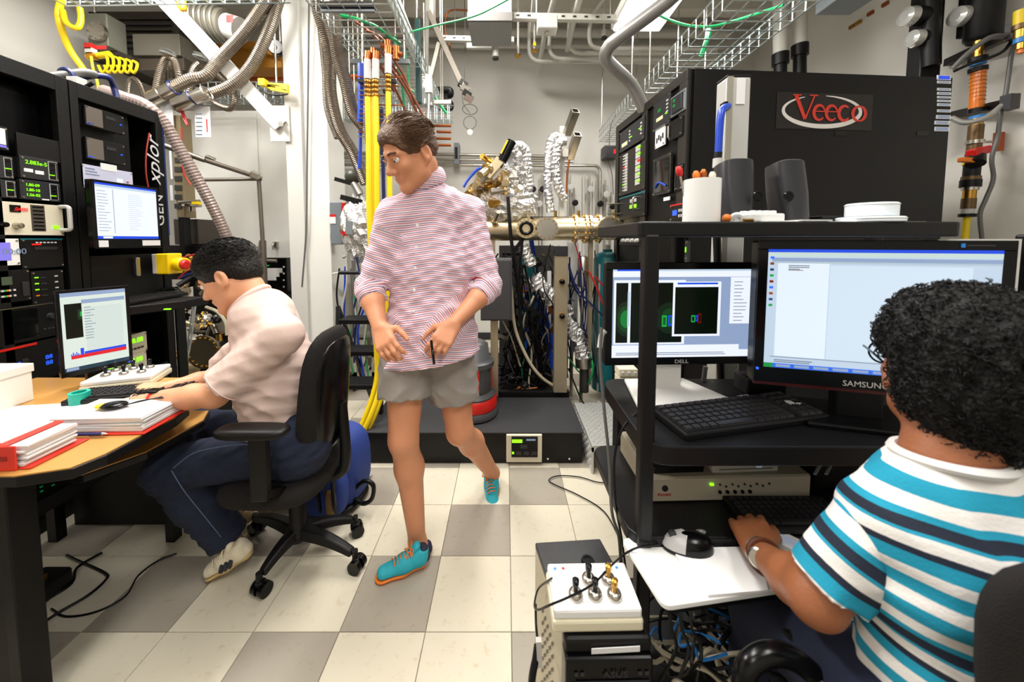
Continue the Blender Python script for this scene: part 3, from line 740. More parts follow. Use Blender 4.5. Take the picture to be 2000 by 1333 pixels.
MB().tube([(.04, 0, .006), (.08, .02, .012), (.13, .05, .006), (.165, .075, .008)], .0022).build('lanyard', CBLK, tm_, smooth=True)
MB().tube([(.04, .004, .006), (.09, .035, .008), (.14, .065, .01), (.165, .075, .008)], .0022).build('lanyard', CBLK, tm_, smooth=True)
MB().cyl((.16, .07, .01), (.19, .085, .01), .006).build('clip', STEEL, tm_, smooth=True)
pe = thing('pen', 'blue pen lying along the edge of the paper stack', 'pen', (-1.36, 1.115, zt+.012), .05)
MB().cyl((-.07, 0, 0), (.06, 0, 0), .005).build('barrel', NAVY, pe, smooth=True); MB().cyl((.06, 0, 0), (.075, 0, 0), .005, .001).build('tip', STEEL, pe)
t = thing('paper_sheet', 'loose white sheet on the wood desk behind the closed binder', 'paper', (-1.75, 1.25, zt+.001), .15)
bx('sheet', PAPER, t, -.16, -.1, 0, .16, .1, .0012)
t = thing('storage_box', 'dented white cardboard box standing at the left end of the desk', 'box', (-2.0, 1.30, zt), .03)
bx('box_body', mat('white_card', (226, 222, 212), .8, var=.05), t, -.12, -.09, 0, .12, .09, .14, bevel=.003)
bx('lid', MATS['white_card'], t, -.125, -.095, .115, .125, .095, .148, bevel=.003)
t = thing('plug_bundle', 'grey plug with black cable lying before the white box', 'plug', G(45, 842, zt)+Vector((.06, -.05, 0)))
MB().cyl((0, 0, .014), (.06, .01, .014), .013).build('plug_body', CTAN, t, smooth=True); MB().ring((.09, .01, .008), (0, 0, 1), .022, .006).build('cable_coil', CBLK, t, smooth=True)
t = thing('tape_roll', 'teal tape roll on the desk under the lower monitor', 'tape', G(138, 795, zt)+Vector((0, .03, 0)))
MB().lathe([(.03, 0), (.03, .045), (.02, .045), (.02, 0)], n=24).build('tape_body', mat('teal_tape', (24, 170, 150), .4), t, smooth=True)
def joystick_box(label, loc, rz, w, d, h, ks, tilt=.0, group=None):
    t = thing('control_box', label, 'control box', loc, rz, group); t.rotation_euler = (tilt, 0, rz)
    bx('lower_case', mat('cream_plastic', (222, 214, 186), .45), t, -w/2, -d/2, 0, w/2, d/2, h*.55, bevel=.006)
    bx('upper_case', WPLA, t, -w/2+.003, -d/2+.003, h*.55, w/2-.003, d/2-.003, h, bevel=.006)
    bx('face_plate', PAPER, t, -w/2+.02, -d/2+.02, h, w/2-.02, d/2-.02, h+.0015)
    for i, (x, y, m) in enumerate(ks):
        j = MB().lathe([(.017, 0), (.017, .006), (.014, .012), (.009, .014)], (x, y, h+.001)).build('joystick_base', STEEL, t, smooth=True)
        MB().lathe([(.006, .01), (.005, .02), (.008, .03), (.008, .04), (.004, .043)], (x, y, h+.001)).build('joystick_knob', m, j, smooth=True)
    for q, mm in ((-.4, CBLU), (-.3, CRED), (.36, CBLU)):
        MB().cyl((w*q, d*.33, h), (w*q, d*.33, h+.002), .004).build('marking', mm, t)
    return t
joystick_box('cream six-stick control box on the desk behind the hands', G(238, 752, zt)+Vector((0, .03, 0)), .35, .24, .17, .045,
    [(x, y, BLKG) for x in (-.06, 0, .06) for y in (-.03, .035)])
keyboard('black keyboard under the hands of the seated person in pink', (-1.52, 1.44, zt+.001), .25, .4, .13, km=KEYM, tilt=0)
# cables on the floor by the desk
def fl_cable(label, pts, r=.0035, m=CBLK, grp=None):
    return cable('floor_cable', label, 'cable', m, [G(a, b, r*1.2) for a, b in pts], r, grp)
fl_cable('thin black cable curving across the tiles from the desk leg', [(60, 1235), (110, 1200), (170, 1165), (205, 1135), (205, 1120), (150, 1095), (130, 1085)], .005)
fl_cable('thin black cable sweeping right past the dark floor tile', [(100, 1190), (130, 1205), (190, 1195), (245, 1165), (270, 1125), (310, 1095), (345, 1082)], .0035)
fl_cable('black cable running back under the desk near the adapter', [(95, 1170), (140, 1140), (150, 1110), (190, 1085), (200, 1080)], .005)
# ================================================================== big black cabinet with the round logo (right)
c0 = P(1350, 128, 1.93); top = c0.z
rt = thing('equipment_cabinet', 'big black instrument cabinet with red and silver logo on its side', 'cabinet', (c0.x, 1.96, 0), math.radians(4.2))
RL = 1.0; RW = 1.535          # length away from the camera, width to the right
EBK = mat('espresso_black', (6, 4, 4), .5, bump=.1, bscale=260)
bx('body', EBK, rt, .012, .0, 0.0, RW, RL, top, bevel=.004)
bx('end_panel', EBK, rt, .03, -.012, .02, RW-.004, .0, top-.004, bevel=.003)
bx('seam_strip', BLKG, rt, .022, -.013, .02, .03, -.002, top-.01)
# frame of the instrument face (faces -x), local x = -depth
EF = mat('rack_frame_brown', (36, 31, 27), .42, bump=.1, bscale=300)
bx('front_frame', EF, rt, -.004, 0, top-.055, .012, RL, top, bevel=.002)
for y0, y1 in ((0, .075), (.455, .53), (.94, 1.0)): bx('front_frame', EF, rt, -.004, y0, 0, .012, y1, top-.055, bevel=.002)
# logo plate
def loc_rt(px, py):
    r = ray(px, py); M = winv(rt); o = M @ Vector((0, 0, HC)); d = (M @ (Vector((0, 0, HC))+r))-o
    q = o+d*((-.012-o.y)/d.y); return q.x, q.z
a = loc_rt(1518, 180); b = loc_rt(1700, 256)
pl = bx('logo_plate', mat('logo_plate_black', (34, 30, 29), .4), rt, a[0], -.016, b[1], b[0], -.012, a[1], bevel=.001)
def stroke(pts, ws, y, m, name):
    vs = []; fs = []; N = len(pts)
    for i, (p, w) in enumerate(zip(pts, ws)):
        q0 = Vector(pts[max(0, i-1)]); q1 = Vector(pts[min(N-1, i+1)]); d = (q1-q0).normalized(); n_ = Vector((-d.y, d.x))
        for sgn in (-1, 1):
            e = Vector(p)+n_*sgn*w/2
            for yy in (y, y+.002): vs.append((e.x, yy, e.y))
    for i in range(N-1):
        k = i*4; fs += [(k, k+2, k+6, k+4), (k+1, k+5, k+7, k+3), (k, k+4, k+5, k+1), (k+2, k+3, k+7, k+6)]
    fs += [(0, 1, 3, 2), (4*N-4, 4*N-2, 4*N-1, 4*N-3)]
    return link(name, vs, fs, m, pl)
LRED = mat('logo_red', (196, 48, 32), .4); LSIL = mat('logo_silver', (212, 208, 202), .35)
u = (loc_rt(1690, 220)[0]-loc_rt(1548, 220)[0])/142.0     # metres per photo pixel on the plate
ox, oz = loc_rt(1608, 218)
def LP(x, y): return (ox+(x-1608)*u, oz-(y-218)*u)
# silver ellipse with tapering stroke
pts = []; ws = []
for i in range(61):
    a = math.radians(118+i*(352-0)/60*.93); pts.append(LP(1604+75*math.cos(a), 218-27*math.sin(a)*1.0)); t_ = i/60
    ws.append(u*(1+7*math.sin(PI*min(1, t_))**.8))
stroke(pts, ws, -.0185, LSIL, 'logo_ring')
def seg(pts, w0, w1=None, wm=None, nm='logo_letter', y=-.020):
    w1 = w0 if w1 is None else w1; n = len(pts)
    ws = [u*((w0+(w1-w0)*i/(n-1)) if wm is None else (w0+(wm-w0)*math.sin(PI*i/(n-1)))) for i in range(n)]
    return stroke([LP(*p) for p in pts], ws, y, LRED, nm)
seg([(1552, 192), (1571, 233)], 7, 6); seg([(1587, 192), (1571, 233)], 2.5, 2.5, y=-.0205); seg([(1546, 191), (1562, 191)], 2.2); seg([(1578, 191), (1594, 191)], 2.2)
def arc(cx, cy, rx, ry, a0, a1, n=16): return [(cx+rx*math.cos(math.radians(a0+(a1-a0)*i/n)), cy-ry*math.sin(math.radians(a0+(a1-a0)*i/n))) for i in range(n+1)]
for cx in (1598, 1622):
    seg(arc(cx, 221, 10.5, 13, 10, 320), 2, 2, 6); seg([(cx-9, 219), (cx+10, 219)], 2, y=-.0205)
seg(arc(1647, 221, 11, 13, 50, 320), 3, 2, 6.5)
seg(arc(1676, 221, 12.5, 13, 90, 270), 2.5, 2.5, 6); seg(arc(1676, 221, 12.5, 13, -90, 90), 2.5, 2.5, 6)
for a, b in ((1630, 265), (1790, 265)):
    p = loc_rt(a, b); bx('slot_handle', BLKG, rt, p[0], -.014, p[1], p[0]+.07, -.0115, p[1]+.025)
# stickers down the right edge
for i, (y0, y1) in enumerate(((147, 157), (158, 164), (172, 178), (180, 186), (188, 193), (195, 200), (202, 208), (214, 220), (225, 233), (236, 244), (248, 257))):
    a = loc_rt(1828+(2 if i < 8 else -3 if i > 8 else 0), y0); b = loc_rt(1856+(-3 if i > 8 else 0), y1)
    s = bx('sticker', PAPER, rt, a[0], -.0145, b[1], b[0], -.0118, a[1])
    bx('barcode', SCRLN if i else SCRBL, s, a[0]+.008, -.0152, b[1]+.003, b[0]-.008, -.0142, a[1]-.003)
# instruments on the face: local frame facing -x of the cabinet. x_l runs towards the camera
face = Matrix.Translation(rt.location) @ Matrix.Rotation(math.radians(4.2), 4, 'Z')
def f3(px, py):
    Mi = winv(rt); o = Mi @ Vector((0, 0, HC)); d = (Mi @ (Vector((0, 0, HC))+ray(px, py)))-o
    q = o+d*((-.004-o.x)/d.x); return -q.y, q.z            # local x' = -y
class RK: pass
fk = thing('instrument_bay', 'tmp', 'tmp'); fk.location = face @ Vector((-.0, 0, 0)); fk.rotation_euler = (0, 0, math.radians(4.2)-PI/2)
def inst3(name, label, px, m=BLKP, group=None):
    # pixel rect along a receding face: left = far
    return instrument(name, label, fk, f3, px, body=-.0+.015, m=m, group=group)
def inst3b(name, label, px, m=BLKP, group=None):
    r = rect(f3, *px); t = thing(name, label, 'instrument', (face @ Vector((-.006, 0, 0)))+Vector((0, 0, 0)), 0, group)
    t.location = fk.matrix_basis @ Vector((0, 0, 0)) if False else (Matrix.Translation(fk.location) @ fk.rotation_euler.to_matrix().to_4x4()) @ Vector((r[0], -.008, r[1]))
    t.rotation_euler = fk.rotation_euler
    w, h = r[2]-r[0], r[3]-r[1]
    bx('chassis', DGREY, t, .004, .0, .004, w-.004, .012, h-.004)
    bx('front_plate', m, t, 0, -.004, .0, w, .004, h, bevel=.0015)
    for i in (0, 1):
        for j in (0, 1): MB().cyl((.01+(w-.02)*i, -.004, .012+(h-.024)*j), (.01+(w-.02)*i, -.009, .012+(h-.024)*j), .005, n=8).build('screw', STEEL, t)
    return t, (w, h)
t, (w, h) = inst3b('gauge_controller', 'grey two-part gauge unit at the top of the near bay, round black cabinet', (1279, 193, 1311, 250), m=CHAR)
txt('green_reading', '8.8', SCRGN, t, (w*.3, -.006, h*.6), h*.16); bx('yellow_label', mat('label_cream', (240, 232, 190), .6), t, w*.2, -.006, h*.3, w*.6, -.003, h*.42)
lamp(t, w*.8, h*.4, LEDG, .02, .005); [button_(t, w*.85, h*(.8-.12*q), .02, .01, LGREY) for q in range(4)]
t, (w, h) = inst3b('meter_unit', 'clear fronted meter with green digits at the cabinet top near corner', (1313, 182, 1341, 222), m=GREYP)
bx('clear_cover', CHAR, t, .02, -.014, .012, w-.02, -.004, h-.012, bevel=.003); [txt('green_reading', '88', SCRGN, t, (w*.3, -.016, h*(.62-.25*q)), h*.2) for q in range(2)]
t, (w, h) = inst3b('graph_display', 'white printed schematic plate on the near bay of the black cabinet', (1282, 247, 1301, 287), m=WPLA)
for q in range(4): bx('drawn_box', BLKP, t, w*(.15+.2*q), -.0055, h*(.25+.1*(q % 2)), w*(.27+.2*q), -.003, h*(.5+.1*(q % 2)))
t, (w, h) = inst3b('hinged_cover', 'small black hinged cover with silver studs and rod on the near bay', (1309, 233, 1335, 270), m=BLKP)
MB().cyl((.01, -.012, .02), (.01, -.012, h-.02), .006).build('rod', STEEL, t, smooth=True)
t, (w, h) = inst3b('window_panel', 'dark glass window panel with a blue cable behind it', (1278, 305, 1312, 380), m=EF)
bx('dark_window', GLASSK, t, .02, -.006, .02, w-.02, -.003, h-.02); MB().tube([(.04, -.008, .05), (w*.4, -.009, .075), (w-.04, -.008, .045)], .006).build('blue_cable', BLUE, t, smooth=True)
t, (w, h) = inst3b('key_recess', 'narrow black rectangular opening right of the dark window panel', (1322, 322, 1336, 372), m=BLKG)
bx('opening_frame', EF, t, -.006, -.006, 0, .004, -.003, h)
bx('paper_label', PAPER, rt, *(lambda r: (-.008, -r[2], r[1], -.003, -r[0], r[3]))(rect(f3, 1297, 385, 1309, 392)))
t, (w, h) = inst3b('pump_controller', 'black unit with red top edge and blue display behind the white cup', (1312, 398, 1346, 432), m=BLKP)
bx('red_edge', RED, t, 0, -.007, h-.008, w, -.003, h); bx('blue_display', LEDB, t, w*.15, -.006, h*.35, w*.4, -.003, h*.65); [button_(t, w*(.55+.12*(q % 3)), h*(.3+.3*(q//3)), .012, .016) for q in range(6)]
t, (w, h) = inst3b('lower_controller', 'controller with green display and white knob below the top shelf', (1316, 470, 1346, 515), m=CHAR)
bx('green_display', LEDG, t, w*.15, -.007, h*.5, w*.9, -.003, h*.72); knob(t, w*.35, h*.2, .02, WPLA); knob(t, w*.75, h*.2, .01, WPLA); lamp(t, w*.3, h*.85, LEDR, .03, .01)
t, (w, h) = inst3b('gauge_controller', 'grey double gauge unit at the top of the far bay of the black cabinet', (1213, 243, 1260, 285), m=CHAR)
bx('yellow_label', MATS['label_cream'], t, w*.1, -.006, h*.2, w*.35, -.003, h*.38); lamp(t, w*.5, h*.45, LEDG, .03, .006); lamp(t, w*.85, h*.55, LEDG, .03, .006)
[button_(t, w*.45, h*(.3+.15*q), .02, .012) for q in range(4)]; [button_(t, w*.9, h*(.3+.15*q), .02, .012) for q in range(4)]
t, (w, h) = inst3b('lamp_panel', 'black panel with two columns of small white and red lit switches', (1212, 290, 1262, 376), m=EF)
for q in range(13): button_(t, w*.3, h*(.92-.068*q), .05, .018, LGREY); lamp(t, w*.22, h*(.92-.068*q), LEDR if q in (4,) else LEDG if q == 10 else SILK, .03, .008, y=-.01)
for q in range(6): button_(t, w*.75, h*(.92-.145*q), .07, .04, LGREY); lamp(t, w*.8, h*(.94-.145*q), LEDR if q == 2 else LEDG, .04, .012, y=-.01)
t, (w, h) = inst3b('flow_unit', 'teal-edged unit with silver handle in the far bay just above the shelf', (1212, 380, 1262, 425), m=BLKP)
bx('teal_edge', TEAL, t, 0, -.007, h-.01, w, -.003, h); bx('display', LEDG, t, w*.45, -.007, h*.4, w*.7, -.003, h*.55); bx('plate', LGREY, t, w*.45, -.006, h*.65, w*.7, -.003, h*.8)
MB().tube(elbow([(w*.8, 0, h*.8), (w*.8, -.05, h*.8), (w*.8, -.05, h*.3), (w*.8, 0, h*.3)], .02), .007, sub=1).build('grab_handle', STEEL, t, smooth=True)
MB().cyl((w*.1, -.004, h*.7), (w*.1, -.12, h*.7), .006).build('pull_rod', STEEL, t); MB().cyl((w*.1, -.004, h*.25), (w*.1, -.12, h*.25), .006).build('pull_rod', STEEL, t)
t, (w, h) = inst3b('flow_unit', 'unit of small valves below the shelf edge in the far bay', (1212, 460, 1258, 480), m=BLKP)
for q in range(4): knob(t, w*(.2+.2*q), h*.5, .015, LGREY, .02)
bpy.data.objects.remove(fk)
# aluminium stand post with blue cable before the cabinet
t = thing('aluminium_post', 'tall pale aluminium post with a paper sticker, blue cable plugged in', 'post', P(1440, 440, 1.35))
p0, p1 = P(1421, 150, 1.35), P(1461, 310, 1.35)
mb = MB(); mb.box(p0.x, 1.35, .1, p1.x, 1.42, p0.z)
mb.build('extrusion', mat('pale_aluminium', (196, 196, 192), .4, .35), t, 1, bevel=.006)
MB().box(p0.x, 1.345, .1, p0.x+.02, 1.352, p0.z).build('edge_strip', ALU, t, 1)
MB().box(p0.x, 1.35, p0.z, p1.x, 1.42, p0.z+.008).build('end_cap', BLKP, t, 1, bevel=.002)
q0, q1 = P(1440, 152, 1.345), P(1455, 203, 1.345); MB().box(q0.x, 1.346, q1.z, q1.x, 1.351, q0.z).build('sticker', PAPER, t, 1)
MB().box(p0.x-.06, 1.3, .0, p1.x+.06, 1.5, .02).build('foot_plate', DGREY, t, 1); MB().box(p0.x, 1.35, 0, p1.x, 1.42, .1).build('post_foot', DGREY, t, 1)
MB().box(p0.x-.012, 1.34, P(1,200,1.35).z, p0.x, 1.37, P(1, 214, 1.35).z+.0).build('socket', BLKP, t, 1)
t = thing('blue_cable', 'thick blue coated cable plugged into the aluminium post', 'cable', P(1405, 340, 1.33))
MB().tube([P(1422, 208, 1.35), P(1413, 212, 1.33), P(1408, 225, 1.32), P(1405, 260, 1.32), P(1403, 300, 1.32)], .0125, n=10).build('blue_sleeve', BLUE, t, 1, smooth=True)
MB().tube([P(1403, 298, 1.32), P(1400, 340, 1.32), P(1399, 430, 1.32), P(1402, 520, 1.32), P(1410, 800, 1.32)], .0135, n=10).build('black_end', BLKP, t, 1, smooth=True)
MB().cyl(P(1402, 310, 1.32), P(1401, 328, 1.32), .016).build('clear_collar', LGREY, t, 1, smooth=True)
# ================================================================== the black cart
ct = thing('equipment_cart', 'black cart with three plastic shelves carrying the right monitors', 'cart', (.8, 1.05, 0))
def shelf(name, z, th, x0, x1, y0, y1, lip=.0, r=.05):
    poly = []
    for cx, cy, a0 in ((x1-r, y1-r, 0), (x0+r, y1-r, 90), (x0+r, y0+r, 180), (x1-r, y0+r, 270)):
        for k in range(5): a = math.radians(a0+22.5*k); poly.append((cx+r*math.cos(a), cy+r*math.sin(a)))
    MB().prism(poly, z-th, z).build(name, BLKP, ct, world=True, bevel=.004)
tz = P(1268, 433, .86).z
yb = 1.27
shelf('top_shelf', tz, .036, P(1250, 440, .86).x, P(1885, 450, .86).x, .86, yb, r=.02)
mz = .885
shelf('middle_shelf', mz, .05, P(1258, 880, .86).x, 1.30, .84, yb, r=.06)
lz = .635
shelf('lower_shelf', lz, .035, .315, 1.3, .86, yb, r=.05)
shelf('bottom_shelf', .12, .03, .33, 1.3, .88, yb, r=.05)
xl = P(1266, 700, .87).x
for x, y in ((xl, .875), (.60, yb-.02), (1.28, .875), (1.28, yb-.02)):
    MB().box(x-.018, y-.018, .06, x+.018, y+.018, tz-.03).build('post', BLKP, ct, 1, bevel=.006)
    MB().cyl((x-.012, y, .03), (x+.012, y, .03), .03, n=14).build('caster', CHAR, ct, 1, smooth=True)
# --- items on the top shelf
t = thing('tool_cup', 'white plastic cylinder cup full of small tools on the cart top', 'cup', P(1369, 431, .95)+Vector((0, 0, 0)))
t.location.z = tz
MB().lathe([(.0445, 0), (.0445, .113), (.041, .113), (.041, .004)], n=28).build('cup_wall', WPLA, t, smooth=True)
tl = [('screwdriver', 'red and clear handled screwdriver sticking left out of the cup', (-.03, 0), (-.055, .02), .148, RED), ('screwdriver', 'orange ball handled driver in the white cup', (-.008, 0), (-.012, .01), .13, ORANGE),
      ('paint_brush', 'small copper ringed brush in the white cup', (.006, .01), (.008, .01), .135, COPPER), ('screwdriver', 'cream ball handled driver at the right of the white cup', (.022, 0), (.026, 0), .125, BEIGE)]
for nm, lb, a, b, h, m in tl:
    o = thing(nm, lb, 'tool', t.location+Vector((a[0], a[1], .006)), 0, 'tools in the white cup')
    e = Vector((b[0]-a[0], b[1]-a[1], h)); MB().cyl((0, 0, 0), e*.8, .003, n=6).build('shaft', STEEL, o)
    MB().lathe([(.004, 0), (.008, .006), (.009, .02), (.005, .028)], e*.8, e, 12).build('handle', m, o, smooth=True)
def speaker(label, px0, px1, pt, D, flip):
    a, b = P(px0, 431, D), P(px1, pt, D); w = b.x-a.x; h = b.z-tz
    t = thing('desktop_speaker', label, 'speaker', ((a.x+b.x)/2, D, tz), 0, 'desktop speakers')
    vs = []; fs = []; n = 20; K = 9
    for k in range(K):
        q = k/(K-1); z = h*q; ww = w/2*(.78+.22*min(1, q*1.8)) if not flip else w/2*(.8+.2*min(1, q*2)); dd = .045*(1-.2*q); sh = (-.0+.006*(1-q))*(1 if flip else -1)
        if q > .9: ww *= .96
        for i in range(n):
            a_ = 2*PI*i/n; cx, cy = math.cos(a_), math.sin(a_)
            vs.append((sh+ww*math.copysign(abs(cx)**.6, cx), dd*math.copysign(abs(cy)**.6, cy)+.02*q, z+(-.008*cy if k == K-1 else 0)))
    for k in range(K-1):
        for i in range(n): fs.append((k*n+i, k*n+(i+1) % n, (k+1)*n+(i+1) % n, (k+1)*n+i))
    fs += [tuple(range(n))[::-1], tuple(range((K-1)*n, K*n))]
    link('housing', vs, fs, CHAR, t, smooth=True)
    vv = [(x*.93, y*.93+.001, z+.0015) for x, y, z in vs[-n:]]; link('top_cap', vv+[(x, y, z-.003) for x, y, z in vv], [tuple(range(n))]+[(i, (i+1) % n, n+(i+1) % n, n+i) for i in range(n)], mat('speaker_top_grey', (140, 140, 142), .4), t)
    s = .3 if not flip else -.42
    MB().ring((w*s, -.046, h*.43), (0, 1, .0), .010, .004).build('bass_port', BLKG, t, smooth=True)
    MB().cyl((w*s, -.042, h*.43), (w*s, -.0475, h*.43), .009).build('port_hole', BLKG, t, smooth=True)
    return t
speaker('dark grey desktop speaker standing right behind the white cup', 1405, 1473, 318, 1.0, False)
speaker('dark grey desktop speaker standing alone in front of the logo', 1508, 1572, 320, 1.0, True)
def on_top(px, D): v = P(px, 432, D); v.z = tz; return v
t = thing('ping_pong_ball', 'small orange ball cap on the cart top before the left speaker', 'ball', on_top(1419, .9)); MB().sph((0, 0, .0105), .0105).build('ball_body', ORANGE, t, smooth=True)
t = thing('adhesive_roll', 'small white ring of tape beside the orange ball', 'tape', on_top(1438, .93)); MB().ring((0, 0, .009), (.3, 1, .3), .012, .007).build('ring_body', WPLA, t, smooth=True)
t = thing('plastic_tray', 'clear white plastic tray of small parts between the speakers', 'tray', on_top(1482, .92), .1)
bx('tray_body', mat('milky_plastic', (226, 228, 226), .3), t, -.045, -.03, 0, .045, .03, .022, bevel=.004)
for i in range(9): MB().cb((-.035+.009*i, (-1)**i*.01, .026), (.012, .014, .008), (0, 0, i*.7)).build('plastic_bit', MATS['milky_plastic'], t, bevel=.002)
t = thing('brass_fitting', 'tiny brass fitting lying before the plastic tray', 'fitting', on_top(1462, .87)); MB().cyl((-.012, 0, .004), (.012, .002, .004), .004, n=6).build('hex_body', BRASS, t)
t = thing('paper_sheet', 'crumpled white paper sheets lying on the cart top right of the tray', 'paper', on_top(1560, .93), .1)
bx('sheet', PAPER, t, -.13, -.05, 0, .12, .04, .002); bx('sheet', PAPER, t, -.05, -.06, .002, .03, .0, .005)
t = thing('black_tape_case', 'flat black plastic case behind the white dishes', 'case', on_top(1620, .98), 0)
bx('case_lower', BLKG, t, -.05, -.03, 0, .05, .03, .012, bevel=.002); bx('case_upper', BLKP, t, -.045, -.028, .012, .02, .028, .02, bevel=.002)
def dish(label, px, D, z, r, h):
    t = thing('plastic_dish', label, 'dish', on_top(px, D)+Vector((0, 0, z)), 0, 'white round dishes')
    MB().lathe([(r*.9, 0), (r, .002), (r, h-.003), (r*.97, h), (r*.5, h+.0005)], n=30).build('dish_body', mat('dish_white', (228, 236, 242), .35), t, smooth=True)
    MB().ring((0, 0, h-.004), (0, 0, 1), r, .0015, n=30).build('rim', WPLA, t, smooth=True)
dish('lower wide white round dish of the stack on the cart', 1697, .92, .0, .066, .0135)
dish('upper white round dish of the stack on the cart', 1700, .92, .0145, .05, .034)
t = thing('metal_ruler', 'short steel strip lying before the white dishes', 'ruler', on_top(1800, .9), 0); bx('strip', STEEL, t, -.06, -.01, 0, .0, .01, .002)
# --- monitors on the middle shelf
tl_, tr_ = P(1184, 514, 1.14), P(1483, 512, 1.16)
m3, win, w = monitor('widescreen black monitor with green and black picture windows on white stand', tl_, tr_, .334, bez=.022, bot=.025)
win('desktop', 0, 0, 1, 1, SCRSL, 1); win('title_bar', 0, 0, 1, .025, SCRB, 2); win('menu_bar', 0, .02, 1, .085, SCRW, 2.5); win('title_blue', .03, 0, .2, .018, SCRBL, 3)
win('image_window', 0.01, .12, .52, .85, SCRW, 2); win('dark_pane', .025, .15, .11, .83, SCRK, 3); win('dark_pane', .13, .15, .5, .83, SCRK, 3)
gm = mat('screen_green_blob', (12, 130, 52), .3, emit=.8)
def disc(x, z, rx, rz, x0, x1, m, lay):
    W_, H_ = w-.044, .334-.047; pts = []
    for k in range(28): a_ = 2*PI*k/28; pts.append((.022+W_*min(x1, max(x0, x+rx*math.cos(a_))), .025+H_*(1-(z+rz*math.sin(a_)))))
    MB().prism(pts, .0008, .001+.0004*lay, Matrix.Rotation(PI/2, 4, 'X')).build('glow_spot', m, m3)
g2 = mat('screen_green_mid', (10, 70, 28), .3, emit=.7)
for k, (q, mm) in enumerate(((1, mat('screen_green_dark', (8, 42, 16), .3, emit=.6)), (.75, g2), (.5, gm))): disc(.10, .56, .085*q, .2*q, .027, .108, mm, 3.3+.3*k)
for k, (q, mm) in enumerate(((1, MATS['screen_green_dark']), (.6, g2))): disc(.41, .55, .1*q, .18*q, .13, .425, mm, 3.3+.3*k)
win('slider_bar', .107, .25, .122, .64, SCRB, 4.5)
for a, b, m, y0, y1 in ((.355, .39, SCRGN, .52, .65), (.4, .43, SCRBL, .52, .64)):
    win('region_marker', a, y0, b, y1, m, 4); win('marker_inside', a+.008, y0+.02, b-.008, y1-.02, SCRGD, 4.5)
win('front_window', .43, .14, .775, .76, SCRW, 5); win('window_title', .46, .15, .75, .17, SCRBL, 5.5); win('dark_pane', .445, .2, .755, .735, SCRK, 6)
for a, b, m, y0, y1 in ((.565, .592, SCRGN, .52, .6), (.595, .613, SCRBL, .52, .59), (.613, .638, RED, .5, .61)):
    win('region_marker', a, y0, b, y1, m, 7); win('marker_inside', a+.006, y0+.015, b-.006, y1-.015, SCRK, 7.5)
win('side_panel', .845, .09, .99, .62, SCRW, 3); lines(win, .87, .97, .14, .58, 12, SCRLN, 4, 4)
win('lower_bar', 0, .86, .92, .92, SCRW, 3); win('status_bar', 0, .92, 1, 1, SCRW, 3.2); lines(win, .03, .9, .945, .965, 2, SCRLN, 4, 6)
txt('maker_name', 'DELL', SILK, m3, (w*.455, -.0055, .006), .016, sx=1.3)
sx_, sy_ = w*.42, .035
WST = mat('white_stand', (218, 216, 212), .4)
bx('stand_neck', WST, m3, w*.335, .01, -.125, w*.52, .03, .03, bevel=.003)
zb = mz-m3.location.z
bs = MB().prism([(w*.13, -.11), (w*.78, -.13), (w*.62, .09), (w*.2, .09)], zb+.001, zb+.014).build('stand_base', WST, m3, bevel=.004)
m3['ok'] = 1
# big monitor
a, b = P(1482, 470, 1.0), P(1988, 470, .86)
b2 = Vector((b.x, b.y, a.z))
m4, win, w = monitor('large black monitor with pale blue page in front of the striped shirt person', a, b2, .405, bez=.024, bot=.05, depth=.05)
win('page', 0, 0, 1, 1, SCRB, 1); win('title_bar', 0, 0, 1, .025, SCRBL, 3); win('tool_bar', 0, .025, 1, .06, mat('screen_mint', (204, 226, 222), .3, emit=.85), 2)
win('ribbon', .02, .07, 1, .1, SCRSL, 2); win('ribbon', .02, .1, 1, .115, mat('screen_mist', (184, 204, 216), .3, emit=.85), 2)
win('left_page', .05, .115, .29, .9, mat('screen_white_blue', (226, 238, 250), .3, emit=.95), 2); win('centre_page', .295, .13, .9, .9, mat('screen_ice', (212, 229, 244), .3, emit=.9), 2)
win('right_strip', .89, .13, .97, .9, SCRB, 2.5)
lines(win, .1, .2, .13, .16, 3, SCRLN, 3, 2); win('red_line', .1, .17, .17, .175, CRED, 3)
for q in range(9): win('side_icon', .012, .06+.05*q, .03, .08+.05*q, [LEDB, ORANGE, CBLU, SCRGN, CRED][q % 5], 3)
win('status_row', .03, .905, 1, .91, SCRLN, 3); lines(win, .05, .3, .93, .945, 2, SCRLN, 3, 9)
win('taskbar', 0, .963, 1, 1, mat('screen_task_blue', (50, 110, 230), .3, emit=.95), 3); win('start_button', 0, .963, .045, 1, mat('screen_start_green', (30, 150, 70), .3, emit=.9), 4)
for q in range(7): win('task_button', .06+.09*q, .97, .13+.09*q, .992, SCRSL, 4)
txt('maker_name', 'SAMSUNG', LGREY, m4, (w*.385, -.006, .016), .021, sx=1.05)
bx('silver_edge', LGREY, m4, w-.001, -.004, 0, w+.004, .05, .405); bx('silver_edge', LGREY, m4, w*.72, -.004, .405, w+.004, .05, .409)
bx('blue_sticker', CBLU, m4, w*.8, -.006, .388, w*.815, -.003, .398); bx('sticker_text', CHAR, m4, w*.82, -.0055, .391, w*.92, -.003, .395)
bx('dark_red_strip', mat('dark_red_gloss', (60, 10, 8), .2), m4, .0, -.005, .0, w, -.001, .008)  # dark red gloss strip along the bottom bezel
bx('stand_neck', BLKP, m4, w*.4, .03, -.1, w*.6, .07, .1, bevel=.004)
zb = mz-m4.location.z; bx('stand_base', BLKG, m4, w*.22, -.04, zb, w*.8, .14, zb+.015, bevel=.005)
lamp(m4, .008, .045, LEDB, .006, .006)
